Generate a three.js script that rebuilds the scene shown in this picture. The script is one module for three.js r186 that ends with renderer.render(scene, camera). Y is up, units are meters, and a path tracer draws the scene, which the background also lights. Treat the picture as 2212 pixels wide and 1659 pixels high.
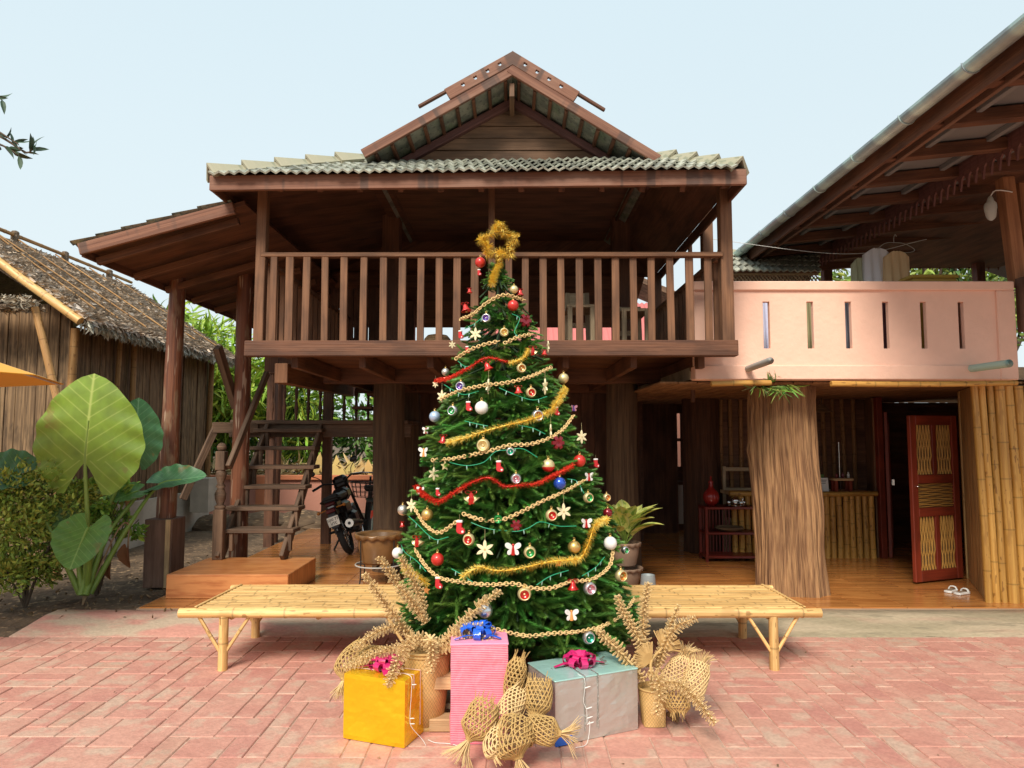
import * as THREE from 'three';
import { mergeGeometries } from 'three/addons/utils/BufferGeometryUtils.js';

// ---------------------------------------------------------------- camera, sky, sun, exposure
const scene = new THREE.Scene();
const FPX = 1500, CX = 1106, CY = 829.5, HOR = 940, EYE = 1.6;           // photo measured on a 2212 x 1659 grid
const PITCH = Math.atan((HOR - CY) / FPX);
const camera = new THREE.PerspectiveCamera(2 * Math.atan(CY / FPX) * 180 / Math.PI, 4 / 3, 0.05, 400);
camera.position.set(0, EYE, 0);
camera.rotation.set(PITCH, 0, 0);
camera.updateMatrixWorld();
const renderer = new THREE.WebGLRenderer({ antialias: true });
renderer.toneMapping = THREE.LinearToneMapping;
renderer.toneMappingExposure = 1.3;
renderer.shadowMap.enabled = true;

{ // hazy bright sky: pale blue above, whiter towards the horizon
  const w = 256, h = 128, data = new Float32Array(w * h * 4);
  for (let y = 0; y < h; y++) for (let x = 0; x < w; x++) {
    const el = ((y + 0.5) / h - 0.5) * Math.PI, t = Math.max(0, Math.sin(el)), a = Math.pow(t, 0.7);
    const low = [0.72, 0.795, 0.81], high = [0.565, 0.705, 0.785];
    const o = (y * w + x) * 4;
    for (let c = 0; c < 3; c++) data[o + c] = (low[c] + (high[c] - low[c]) * Math.min(1, a * 1.15)) * 0.91 * (1 + 0.012 * Math.sin(x / w * 18.85 + y / h * 7) * Math.sin(y / h * 23 + Math.sin(x / w * 12.566)));
    if (el < 0) { data[o] = 0.42; data[o + 1] = 0.36; data[o + 2] = 0.30; }
    data[o + 3] = 1;
  }
  const t = new THREE.DataTexture(data, w, h, THREE.RGBAFormat, THREE.FloatType);
  t.mapping = THREE.EquirectangularReflectionMapping; t.magFilter = THREE.LinearFilter; t.needsUpdate = true;
  scene.background = t; scene.environment = t;
}
const sun = new THREE.DirectionalLight(new THREE.Color(1, 0.91, 0.79), 3.5);
sun.name = 'sun'; sun.position.set(-4.5, 12.5, 6); sun.target.position.set(0, 0, -6);
sun.castShadow = true; sun.shadow.radius = 42; sun.shadow.mapSize.set(2048, 2048);
Object.assign(sun.shadow.camera, { left: -14, right: 14, top: 12, bottom: -12, near: 0.1, far: 40 });
scene.add(sun, sun.target);

// ---------------------------------------------------------------- numbers
function rngOf(s) { let a = s >>> 0; return () => { a = (a + 0x6d2b79f5) | 0; let t = Math.imul(a ^ (a >>> 15), 1 | a); t = (t + Math.imul(t ^ (t >>> 7), 61 | t)) ^ t; return ((t ^ (t >>> 14)) >>> 0) / 4294967296; }; }
let rnd = rngOf(7);
const R = (a, b) => a + (b - a) * rnd();
const V = (x, y, z) => new THREE.Vector3(x, y, z);
const lerp = (a, b, t) => a + (b - a) * t, clamp = (x, a, b) => Math.min(b, Math.max(a, x));
const smooth = (a, b, x) => { const t = clamp((x - a) / (b - a), 0, 1); return t * t * (3 - 2 * t); };
// photo grid point -> world point, on a plane whose place is known
const FWD = V(0, Math.sin(PITCH), -Math.cos(PITCH)), UP = V(0, Math.cos(PITCH), Math.sin(PITCH));
const ray = (px, py) => FWD.clone().multiplyScalar(FPX).add(V(px - CX, 0, 0)).addScaledVector(UP, CY - py);
const W = (px, py, D) => { const d = ray(px, py); return d.multiplyScalar(-D / d.z).add(V(0, EYE, 0)); };           // at depth D
const G = (px, py, h = 0) => { const d = ray(px, py); return d.multiplyScalar((h - EYE) / d.y).add(V(0, EYE, 0)); };   // on the level h
const PERM = new Uint16Array(2048), PV = new Float32Array(1024);
{ const r = rngOf(4242), p = Array.from({ length: 1024 }, (_, i) => i); for (let i = 1023; i > 0; i--) { const j = Math.floor(r() * (i + 1)); [p[i], p[j]] = [p[j], p[i]]; } for (let i = 0; i < 2048; i++) PERM[i] = p[i & 1023]; for (let i = 0; i < 1024; i++) PV[i] = r(); }
const hash = (x, y, s) => PV[PERM[(PERM[(x + s * 37) & 1023] + y) & 1023]];
function vnoise(x, y, px, py, s) { // periodic value noise
  const x0 = Math.floor(x), y0 = Math.floor(y), fx = x - x0, fy = y - y0, m = (a, p) => ((a % p) + p) % p;
  const ux = fx * fx * (3 - 2 * fx), uy = fy * fy * (3 - 2 * fy);
  const a = hash(m(x0, px), m(y0, py), s), b = hash(m(x0 + 1, px), m(y0, py), s), c = hash(m(x0, px), m(y0 + 1, py), s), d = hash(m(x0 + 1, px), m(y0 + 1, py), s);
  return lerp(lerp(a, b, ux), lerp(c, d, ux), uy);
}
function fbm(u, v, fx, fy, s, oct = 4) { let t = 0, a = 0.5, n = 0; for (let o = 0; o < oct; o++) { t += a * vnoise(u * fx, v * fy, fx, fy, s + o); n += a; a *= 0.55; fx *= 2; fy *= 2; } return t / n; }

// ---------------------------------------------------------------- textures and materials
const toS = (c) => Math.round(255 * clamp(c <= 0.0031308 ? 12.92 * c : 1.055 * Math.pow(c, 1 / 2.4) - 0.055, 0, 1));
function tex(w, h, f, srgb = true) {
  const data = new Uint8Array(w * h * 4);
  for (let y = 0; y < h; y++) for (let x = 0; x < w; x++) {
    const c = f((x + 0.5) / w, (y + 0.5) / h), o = (y * w + x) * 4;
    for (let k = 0; k < 3; k++) data[o + k] = srgb ? toS(c[k]) : Math.round(255 * clamp(c[k], 0, 1));
    data[o + 3] = 255;
  }
  const t = new THREE.DataTexture(data, w, h, THREE.RGBAFormat);
  t.wrapS = t.wrapT = THREE.RepeatWrapping; t.magFilter = THREE.LinearFilter; t.minFilter = THREE.LinearMipmapLinearFilter; t.generateMipmaps = true;
  if (srgb) t.colorSpace = THREE.SRGBColorSpace;
  t.needsUpdate = true; return t;
}
const sized = (t, mu, mv = mu) => { const c = t.clone(); c.repeat.set(1 / mu, 1 / mv); c.needsUpdate = true; return c; };
const mix3 = (a, b, t) => [lerp(a[0], b[0], t), lerp(a[1], b[1], t), lerp(a[2], b[2], t)];
const sc3 = (a, k) => [a[0] * k, a[1] * k, a[2] * k];
const hexlin = (h) => { const c = new THREE.Color(h); return [c.r, c.g, c.b]; };
const std = (o) => new THREE.MeshStandardMaterial({ roughness: 0.8, ...o });
const phy = (o) => new THREE.MeshPhysicalMaterial({ roughness: 0.8, ...o });
const lin = (r, g, b) => new THREE.Color().setRGB(r, g, b);

const grainBump = tex(512, 256, (u, v) => { const g = fbm(u, v, 3, 48, 11, 3) * 0.7 + fbm(u, v, 8, 8, 15, 3) * 0.3; return [g, g, g]; }, false);
const roughBump = tex(512, 512, (u, v) => { const g = fbm(u, v, 10, 10, 31, 5); return [g, g, g]; }, false);
function woodTex(a, b, seed, stain = 0.25) {
  return tex(512, 256, (u, v) => {
    const ring = fbm(u, v, 2, 14, seed, 3), fine = fbm(u, v, 5, 64, seed + 9, 2), pat = fbm(u, v, 4, 4, seed + 21, 4);
    let t = clamp(0.55 * ring + 0.45 * fine, 0, 1); t = smooth(0.25, 0.75, t);
    const c = mix3(a, b, t); return sc3(c, 1 - stain * 1.4 * smooth(0.45, 0.75, pat) + stain * 0.8 * smooth(0.55, 0.25, pat));
  });
}
function wood(a, b, seed, o = {}) {
  return std({ map: sized(woodTex(a, b, seed, o.stain ?? 0.25), 1.3, 0.45), bumpMap: sized(grainBump, 0.9, 0.3), bumpScale: o.bump ?? 0.004, roughness: o.rough ?? 0.72 });
}
const M = {};
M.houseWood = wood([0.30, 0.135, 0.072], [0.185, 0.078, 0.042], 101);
M.railWood = wood([0.36, 0.19, 0.105], [0.23, 0.112, 0.060], 131);
M.fasciaWood = std({ // weathered fascia with vertical rain stains: mould-black runs and pale scuffs
  map: sized(tex(1024, 128, (u, v) => {
    const g = fbm(u, v, 6, 20, 171, 3), p = fbm(u, v, 12, 3, 177, 4), run = fbm(u, v, 70, 1, 181, 2), run2 = fbm(u, v, 24, 1, 183, 2);
    let c = mix3([0.36, 0.165, 0.10], [0.235, 0.098, 0.058], smooth(0.3, 0.7, g));
    c = mix3(c, [0.40, 0.22, 0.15], 0.6 * smooth(0.5, 0.75, p));
    c = mix3(c, [0.07, 0.055, 0.05], 0.8 * smooth(0.66, 0.78, run * 0.6 + run2 * 0.5) * (0.5 + 0.5 * p)); return c;
  }), 4.4, 0.3), bumpMap: sized(grainBump, 0.9, 0.3), bumpScale: 0.003, roughness: 0.75 });
M.gableWood = wood([0.26, 0.155, 0.095], [0.16, 0.09, 0.052], 141);
M.teak = wood([0.30, 0.14, 0.078], [0.185, 0.083, 0.046], 151);
M.stairWood = wood([0.15, 0.10, 0.068], [0.085, 0.055, 0.036], 161);
M.plinthWood = wood([0.22, 0.125, 0.085], [0.15, 0.08, 0.052], 201);
M.orangeWood = wood([0.42, 0.19, 0.085], [0.30, 0.125, 0.055], 211, { stain: 0.12 });
M.paleWood = wood([0.62, 0.42, 0.22], [0.48, 0.30, 0.15], 221);
M.greyWood = wood([0.42, 0.32, 0.20], [0.30, 0.22, 0.13], 223);
M.redLacquer = wood([0.26, 0.035, 0.018], [0.17, 0.022, 0.012], 231, { rough: 0.35, bump: 0.001 });
M.doorRed = wood([0.25, 0.045, 0.022], [0.18, 0.030, 0.016], 241, { rough: 0.5, bump: 0.0015 });
M.purpleWood = wood([0.14, 0.058, 0.05], [0.085, 0.035, 0.032], 251);
M.pole = std({ map: sized(tex(512, 512, (u, v) => { // peeled reddish log with pale scars
  const g = fbm(u, v, 3, 30, 261, 3), p = fbm(u, v, 6, 8, 265, 4), s = fbm(u, v, 5, 16, 268, 3);
  let c = mix3([0.30, 0.115, 0.055], [0.17, 0.062, 0.032], smooth(0.3, 0.7, g)); c = mix3(c, [0.33, 0.21, 0.13], smooth(0.56, 0.7, p));
  return mix3(c, [0.55, 0.42, 0.33], smooth(0.70, 0.77, s)); }), 1.6, 0.6), bumpMap: sized(grainBump, 0.8, 0.3), bumpScale: 0.006, roughness: 0.55 });
const barkTex = (a, b, d, seed) => tex(512, 512, (u, v) => { const g = fbm(u, v, 4, 36, seed, 4), p = fbm(u, v, 5, 8, seed + 5, 4), f = fbm(u, v, 10, 90, seed + 8, 2); let c = mix3(a, b, smooth(0.32, 0.68, g * 0.7 + f * 0.3)); return mix3(c, d, 0.7 * smooth(0.55, 0.75, p)); });
const barkBump = tex(512, 512, (u, v) => { const g = fbm(u, v, 3, 40, 277, 4) * 0.7 + fbm(u, v, 8, 100, 279, 2) * 0.3; return [g, g, g]; }, false);
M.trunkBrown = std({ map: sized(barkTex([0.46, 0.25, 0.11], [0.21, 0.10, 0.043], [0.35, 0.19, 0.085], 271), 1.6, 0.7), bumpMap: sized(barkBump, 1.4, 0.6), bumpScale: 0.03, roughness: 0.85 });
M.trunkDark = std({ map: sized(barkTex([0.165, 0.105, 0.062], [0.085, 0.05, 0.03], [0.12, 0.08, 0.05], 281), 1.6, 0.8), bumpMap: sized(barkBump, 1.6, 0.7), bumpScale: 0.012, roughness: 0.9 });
// bamboo: vertex colours carry the node marks
const bambooTex = tex(512, 256, (u, v) => { const g = fbm(u, v, 3, 30, 291, 3), p = fbm(u, v, 5, 5, 293, 4), s = fbm(u, v, 20, 20, 297, 2); let c = mix3([1, 0.95, 0.85], [0.78, 0.66, 0.50], smooth(0.35, 0.7, g)); c = mix3(c, [0.62, 0.52, 0.40], 0.7 * smooth(0.55, 0.75, p)); return mix3(c, [0.35, 0.24, 0.14], 0.7 * smooth(0.74, 0.8, s)); });
const bambooMat = (c, rough = 0.5) => std({ color: lin(...c), vertexColors: true, map: sized(bambooTex, 1.1, 0.35), bumpMap: sized(grainBump, 0.6, 0.2), bumpScale: 0.0015, roughness: rough });
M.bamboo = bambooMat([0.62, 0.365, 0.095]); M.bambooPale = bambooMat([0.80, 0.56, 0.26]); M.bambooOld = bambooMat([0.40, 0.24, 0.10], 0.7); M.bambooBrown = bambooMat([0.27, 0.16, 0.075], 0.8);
M.bambooPaleFlat = std({ color: lin(0.62, 0.42, 0.18), map: sized(bambooTex, 1.1, 0.35), roughness: 0.6 }); M.bambooOldFlat = std({ color: lin(0.20, 0.12, 0.05), roughness: 0.9 });
M.slat = std({ map: sized(tex(512, 256, (u, v) => { const g = fbm(u, v, 3, 34, 301, 3), p = fbm(u, v, 5, 6, 305, 4); return sc3(mix3([0.24, 0.15, 0.075], [0.12, 0.072, 0.036], smooth(0.3, 0.7, g)), 1.15 - 0.5 * smooth(0.45, 0.75, p)); }), 1.0, 0.4), roughness: 0.85, bumpMap: sized(grainBump, 0.5, 0.2), bumpScale: 0.003 });
M.mat = std({ map: sized(tex(512, 512, (u, v) => { const g = fbm(u, v, 6, 30, 311, 3), n = Math.sin(u * Math.PI * 60) * Math.sin(v * Math.PI * 60); return sc3(mix3([0.30, 0.16, 0.07], [0.17, 0.085, 0.036], smooth(0.3, 0.7, g)), 1 + 0.15 * n); }), 1.2), roughness: 0.85 });
// paving colours
const paveTex = (a, b, d, seed) => tex(512, 512, (u, v) => { const p = fbm(u, v, 5, 5, seed, 5), q = fbm(u, v, 9, 9, seed + 7, 5), s = fbm(u, v, 70, 70, seed + 11, 2); let c = mix3(a, b, smooth(0.3, 0.7, p)); c = mix3(c, d, 0.75 * smooth(0.5, 0.72, q)); return sc3(c, 0.86 + 0.28 * s); });
const paveBump = tex(512, 512, (u, v) => { const g = fbm(u, v, 8, 8, 321, 6); return [g, g, g]; }, false);
M.pave = [[[0.58, 0.29, 0.22], [0.52, 0.235, 0.18], [0.55, 0.36, 0.27], 331], [[0.56, 0.27, 0.205], [0.50, 0.215, 0.17], [0.53, 0.34, 0.255], 341], [[0.59, 0.31, 0.235], [0.53, 0.26, 0.195], [0.54, 0.38, 0.285], 351], [[0.55, 0.30, 0.22], [0.50, 0.25, 0.185], [0.49, 0.36, 0.265], 361]]
  .map(([a, b, d, s]) => std({ map: sized(paveTex(a, b, d, s), 0.9), bumpMap: sized(paveBump, 0.5), bumpScale: 0.006, roughness: 0.82 }));
M.joint = std({ map: sized(paveTex([0.50, 0.29, 0.22], [0.40, 0.24, 0.18], [0.56, 0.40, 0.30], 371), 0.8), bumpMap: sized(roughBump, 0.3), bumpScale: 0.004, roughness: 0.95 });
M.concrete = std({ map: sized(tex(512, 512, (u, v) => { const p = fbm(u, v, 3, 6, 381, 5), q = fbm(u, v, 10, 16, 385, 4), s = fbm(u, v, 80, 80, 389, 2), r = fbm(u, v, 3, 4, 393, 3); let c = mix3([0.46, 0.37, 0.25], [0.34, 0.28, 0.18], smooth(0.3, 0.7, p)); c = mix3(c, [0.25, 0.21, 0.14], 0.6 * smooth(0.56, 0.74, q)); c = mix3(c, [0.50, 0.26, 0.20], 0.35 * smooth(0.5, 0.72, r)); return sc3(c, 0.85 + 0.3 * s); }), 2.4, 1.1), bumpMap: sized(roughBump, 0.6), bumpScale: 0.006, roughness: 0.9 });
M.pinkConcrete = std({ map: sized(tex(512, 512, (u, v) => { const p = fbm(u, v, 4, 5, 401, 5), s = fbm(u, v, 80, 80, 405, 2); return sc3(mix3([0.55, 0.26, 0.20], [0.50, 0.38, 0.27], smooth(0.38, 0.68, p)), 0.85 + 0.3 * s); }), 1.8, 1.2), bumpMap: sized(roughBump, 0.5), bumpScale: 0.005, roughness: 0.9 });
M.dirt = std({ map: sized(tex(512, 512, (u, v) => { const p = fbm(u, v, 8, 8, 411, 5), s = fbm(u, v, 60, 60, 415, 3), l = fbm(u, v, 36, 36, 419, 2); let c = mix3([0.16, 0.105, 0.062], [0.085, 0.055, 0.032], smooth(0.3, 0.7, p)); c = mix3(c, [0.30, 0.20, 0.11], smooth(0.68, 0.78, l)); return sc3(c, 0.75 + 0.5 * s); }), 1.6), bumpMap: sized(roughBump, 0.5), bumpScale: 0.02, roughness: 1 });
M.floorTile = [431, 441, 451].map((s, i) => phy({ map: sized(tex(512, 512, (u, v) => { const g = fbm(u, v, 3, 26, s, 3), p = fbm(u, v, 4, 6, s + 3, 4); return sc3(mix3([0.54, 0.225, 0.062], [0.36, 0.128, 0.032], smooth(0.28, 0.72, g * 0.7 + p * 0.3)), 1 + 0.06 * (i - 1)); }), 0.9, 0.6), roughness: 0.24, clearcoat: 0.3, clearcoatRoughness: 0.18 }));
M.stepTile = phy({ map: sized(tex(512, 512, (u, v) => { const g = fbm(u, v, 3, 22, 461, 3), p = fbm(u, v, 5, 8, 465, 4); return mix3([0.62, 0.255, 0.085], [0.44, 0.145, 0.042], smooth(0.3, 0.7, g * 0.65 + p * 0.35)); }), 0.6, 0.5), roughness: 0.35 });
// plaster, roof
M.pinkPlaster = std({ map: sized(tex(512, 512, (u, v) => { const p = fbm(u, v, 3, 3, 471, 5), q = fbm(u, v, 20, 20, 475, 3); return sc3(mix3([0.89, 0.56, 0.425], [0.83, 0.515, 0.385], p), 0.95 + 0.1 * q); }), 2.2), bumpMap: sized(roughBump, 0.35), bumpScale: 0.003, roughness: 0.85 });
M.pinkWall = std({ color: lin(0.52, 0.24, 0.17), bumpMap: sized(roughBump, 0.35), bumpScale: 0.003, roughness: 0.9 });
M.orangePaint = std({ color: lin(0.55, 0.19, 0.085), roughness: 0.8 });
M.whitePlaster = std({ map: sized(tex(256, 256, (u, v) => { const p = fbm(u, v, 4, 5, 481, 5); return mix3([0.58, 0.53, 0.44], [0.40, 0.35, 0.28], smooth(0.3, 0.8, p)); }), 1.5), roughness: 0.95 });
const tileTex = (k, s) => tex(256, 256, (u, v) => { const p = fbm(u, v, 5, 5, s, 5), q = fbm(u, v, 18, 18, s + 3, 3), m = fbm(u, v, 4, 4, s + 6, 4); let c = mix3([0.50, 0.49, 0.40], [0.27, 0.28, 0.24], smooth(0.3, 0.7, p)); c = mix3(c, [0.24, 0.31, 0.20], 0.7 * smooth(0.5, 0.72, m)); return sc3(mix3(c, [0.12, 0.11, 0.10], 0.6 * smooth(0.6, 0.75, q)), k); });
M.roofTile = [tileTex(1.0, 491), tileTex(0.8, 501), tileTex(1.15, 511)].map((t) => std({ map: sized(t, 0.5), roughness: 0.9, bumpMap: sized(roughBump, 0.2), bumpScale: 0.004 }));
M.ridgeTile = std({ map: sized(tex(256, 256, (u, v) => { const p = fbm(u, v, 4, 4, 521, 5), q = fbm(u, v, 12, 12, 523, 3); return mix3(mix3([0.56, 0.50, 0.36], [0.42, 0.42, 0.30], p), [0.22, 0.25, 0.17], 0.6 * smooth(0.5, 0.7, q)); }), 0.7), roughness: 0.9, bumpMap: sized(roughBump, 0.25), bumpScale: 0.004 });
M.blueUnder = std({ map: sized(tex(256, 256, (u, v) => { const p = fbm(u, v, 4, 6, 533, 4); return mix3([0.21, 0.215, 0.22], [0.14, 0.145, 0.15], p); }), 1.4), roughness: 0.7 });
M.metalRoof = std({ color: lin(0.30, 0.36, 0.40), roughness: 0.45, metalness: 0.6 });
M.gutter = std({ map: sized(tex(512, 128, (u, v) => { const p = fbm(u, v, 8, 2, 541, 4); return mix3([0.50, 0.68, 0.65], [0.30, 0.36, 0.38], smooth(0.35, 0.7, p)); }), 3, 0.5), roughness: 0.4, metalness: 0.35 });
M.redRoof = std({ color: lin(0.62, 0.17, 0.15), roughness: 0.55 });
M.thatch = std({ map: sized(tex(256, 256, (u, v) => { const p = fbm(u, v, 16, 16, 551, 4); return mix3([0.25, 0.18, 0.12], [0.10, 0.07, 0.05], p); }), 0.6), roughness: 1, bumpMap: sized(roughBump, 0.25), bumpScale: 0.03 });
M.thatchLeaf = std({ color: 0xffffff, roughness: 0.95, side: THREE.DoubleSide });
M.black = std({ color: lin(0.012, 0.012, 0.013), roughness: 0.5 });
M.iron = std({ color: lin(0.03, 0.028, 0.026), roughness: 0.5, metalness: 0.5 });
M.white = std({ color: lin(0.75, 0.74, 0.70), roughness: 0.6 });
M.chrome = std({ color: lin(0.72, 0.72, 0.70), roughness: 0.18, metalness: 1 });
M.greyPipe = std({ color: lin(0.42, 0.40, 0.36), roughness: 0.6 });
M.greenPipe = std({ color: lin(0.40, 0.60, 0.52), roughness: 0.5 });

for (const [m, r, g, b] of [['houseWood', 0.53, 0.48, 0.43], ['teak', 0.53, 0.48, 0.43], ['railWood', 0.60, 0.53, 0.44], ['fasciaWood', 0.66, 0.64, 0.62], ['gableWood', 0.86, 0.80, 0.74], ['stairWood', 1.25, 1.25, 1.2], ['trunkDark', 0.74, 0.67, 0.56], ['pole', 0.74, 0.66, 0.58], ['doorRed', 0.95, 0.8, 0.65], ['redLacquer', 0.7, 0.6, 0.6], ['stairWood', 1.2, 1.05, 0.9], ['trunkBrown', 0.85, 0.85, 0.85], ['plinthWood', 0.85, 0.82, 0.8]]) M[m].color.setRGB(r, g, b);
M.ridgeTile.color.setRGB(0.66, 0.66, 0.64);
for (const m of M.pave) m.color.setRGB(0.94, 0.955, 0.945);
for (const m of M.roofTile) m.color.setRGB(0.72, 0.73, 0.72);
// ---------------------------------------------------------------- geometry
function fin(pos, uv, col) { const g = new THREE.BufferGeometry(); g.setAttribute('position', new THREE.Float32BufferAttribute(pos, 3)); g.setAttribute('uv', new THREE.Float32BufferAttribute(uv, 2)); if (col) g.setAttribute('color', new THREE.Float32BufferAttribute(col, 3)); g.computeVertexNormals(); return g; }
function merge(list) {
  const hasC = list.every((g) => g.attributes.color);
  return mergeGeometries(list.map((g) => { let q = g.index ? g.toNonIndexed() : g; if (q === g) q = g.clone(); for (const k of Object.keys(q.attributes)) if (!['position', 'normal', 'uv'].includes(k) && !(k === 'color' && hasC)) q.deleteAttribute(k); return q; }));
}
function box(w, h, d, c = 0.004) { // chamfered box about the origin, uv in metres with u along the longest side
  c = Math.min(c, w * 0.3, h * 0.3, d * 0.3);
  const H = [w / 2, h / 2, d / 2], pos = [], uv = [], long = w >= h && w >= d ? 0 : h >= d ? 1 : 2, uo = rnd() * 3, vo = rnd() * 3;
  const pt = (s, f) => [0, 1, 2].map((k) => s[k] * (H[k] - (k === f ? 0 : c)));
  const face = (P) => {
    const a = V(...P[0]), n = V(...P[1]).sub(a).cross(V(...P[2]).sub(a)), m = P.reduce((q, p) => q.add(V(...p)), V(0, 0, 0));
    if (n.dot(m) < 0) P = P.slice().reverse();
    const ax = [Math.abs(n.x), Math.abs(n.y), Math.abs(n.z)], dom = ax.indexOf(Math.max(...ax)), rest = [0, 1, 2].filter((k) => k !== dom);
    const uA = rest.includes(long) ? long : rest[0], vA = rest.find((k) => k !== uA);
    for (let i = 1; i + 1 < P.length; i++) for (const p of [P[0], P[i], P[i + 1]]) { pos.push(...p); uv.push(p[uA] + uo, p[vA] + vo); }
  };
  const S = [-1, 1];
  for (let f = 0; f < 3; f++) { const [a, b] = [0, 1, 2].filter((k) => k !== f); for (const s of S) face([[-1, -1], [1, -1], [1, 1], [-1, 1]].map(([i, j]) => { const q = [0, 0, 0]; q[f] = s; q[a] = i; q[b] = j; return pt(q, f); })); }
  for (let e = 0; e < 3; e++) { const [a, b] = [0, 1, 2].filter((k) => k !== e); for (const i of S) for (const j of S) { const q0 = [0, 0, 0], q1 = [0, 0, 0]; q0[e] = -1; q1[e] = 1; q0[a] = q1[a] = i; q0[b] = q1[b] = j; face([pt(q0, a), pt(q1, a), pt(q1, b), pt(q0, b)]); } }
  for (const i of S) for (const j of S) for (const k of S) face([0, 1, 2].map((f) => pt([i, j, k], f)));
  return fin(pos, uv);
}
const at = (g, x, y, z, ry = 0, rx = 0, rz = 0) => { g.applyMatrix4(new THREE.Matrix4().compose(V(x, y, z), new THREE.Quaternion().setFromEuler(new THREE.Euler(rx, ry, rz, 'YXZ')), V(1, 1, 1))); return g; };
function basis(a, b, up = V(0, 1, 0)) { const X = b.clone().sub(a).normalize(); let Z = X.clone().cross(up); if (Z.lengthSq() < 1e-8) Z = X.clone().cross(V(0, 0, -1)); Z.normalize(); const Y = Z.clone().cross(X); return new THREE.Matrix4().makeBasis(X, Y, Z); }
function beam(a, b, width, height, c = 0.005, up) { const g = box(a.distanceTo(b), height, width, c), m = basis(a, b, up); m.setPosition(a.clone().add(b).multiplyScalar(0.5)); return g.applyMatrix4(m); }
function slab(P, t, c = [0.5, 0.5]) { // flat polygon given by its top corners, thickness t downwards along its normal
  const n = P[1].clone().sub(P[0]).cross(P[2].clone().sub(P[0])).normalize(); if (n.y < 0) { P = P.slice().reverse(); n.negate(); }
  const Q = P.map((p) => p.clone().addScaledVector(n, -t)), pos = [], uv = [], X = P[1].clone().sub(P[0]).normalize(), Y = n.clone().cross(X);
  const tri = (a, b, d) => { for (const p of [a, b, d]) { pos.push(p.x, p.y, p.z); uv.push(p.dot(X), p.dot(Y) + p.dot(n)); } };
  for (let i = 1; i + 1 < P.length; i++) { tri(P[0], P[i], P[i + 1]); tri(Q[0], Q[i + 1], Q[i]); }
  for (let i = 0; i < P.length; i++) { const j = (i + 1) % P.length; tri(P[i], Q[i], Q[j]); tri(P[i], Q[j], P[j]); }
  return fin(pos, uv);
}
function tube(P, rad, seg = 8, o = {}) { // tapered tube through points; uv in metres, u along
  const n = P.length, pos = [], nor = [], uv = [], col = [], idx = [], r = (i) => (typeof rad === 'number' ? rad : Array.isArray(rad) ? rad[i] : rad(i / (n - 1)));
  let T = P[1].clone().sub(P[0]).normalize(), N = Math.abs(T.y) < 0.9 ? V(0, 1, 0).cross(T).normalize() : V(1, 0, 0).cross(T).normalize(), L = 0; const uo = rnd() * 2, vo = rnd() * 2;
  for (let i = 0; i < n; i++) {
    const t = (i === 0 ? P[1].clone().sub(P[0]) : i === n - 1 ? P[n - 1].clone().sub(P[n - 2]) : P[i + 1].clone().sub(P[i - 1])).normalize();
    N.addScaledVector(t, -N.dot(t)).normalize(); const B = t.clone().cross(N); if (i) L += P[i].distanceTo(P[i - 1]);
    for (let k = 0; k <= seg; k++) {
      const a = k / seg * Math.PI * 2, q = r(i) * (o.wob ? o.wob(i / (n - 1), a, L) : 1), d = N.clone().multiplyScalar(Math.cos(a)).addScaledVector(B, Math.sin(a) * (o.flat ?? 1));
      pos.push(P[i].x + d.x * q, P[i].y + d.y * q, P[i].z + d.z * q); nor.push(d.x, d.y, d.z); uv.push(L + uo, a * Math.max(0.02, o.vr ?? r(0)) + vo);
      if (o.color) { const c = o.color(i / (n - 1), a); col.push(c[0], c[1], c[2]); }
    }
  }
  const w = seg + 1;
  for (let i = 0; i + 1 < n; i++) for (let k = 0; k < seg; k++) { const a = i * w + k; idx.push(a, a + 1, a + w, a + 1, a + w + 1, a + w); }
  if (!o.open) for (const [i, s] of [[0, -1], [n - 1, 1]]) { // caps
    const c0 = pos.length / 3, d = (i ? P[n - 1].clone().sub(P[n - 2]) : P[0].clone().sub(P[1])).normalize(); pos.push(P[i].x, P[i].y, P[i].z); nor.push(d.x, d.y, d.z); uv.push(uo, vo); if (o.color) { const c = o.color(i ? 1 : 0, 0); col.push(c[0], c[1], c[2]); }
    const b0 = pos.length / 3; for (let k = 0; k <= seg; k++) { const s0 = (i * w + k) * 3; pos.push(pos[s0], pos[s0 + 1], pos[s0 + 2]); nor.push(d.x, d.y, d.z); uv.push(uo + Math.cos(k / seg * 6.283) * 0.05, vo + Math.sin(k / seg * 6.283) * 0.05); if (o.color) col.push(col[s0], col[s0 + 1], col[s0 + 2]); }
    for (let k = 0; k < seg; k++) s > 0 ? idx.push(c0, b0 + k, b0 + k + 1) : idx.push(c0, b0 + k + 1, b0 + k);
  }
  const g = new THREE.BufferGeometry(); g.setAttribute('position', new THREE.Float32BufferAttribute(pos, 3)); g.setAttribute('normal', new THREE.Float32BufferAttribute(nor, 3)); g.setAttribute('uv', new THREE.Float32BufferAttribute(uv, 2)); if (o.color) g.setAttribute('color', new THREE.Float32BufferAttribute(col, 3)); g.setIndex(idx);
  if (o.wob) g.computeVertexNormals();
  return g;
}
const line = (a, b, n) => Array.from({ length: n + 1 }, (_, i) => a.clone().lerp(b, i / n));
const curve = (P, n) => new THREE.CatmullRomCurve3(P, false, 'centripetal').getPoints(n);
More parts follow.
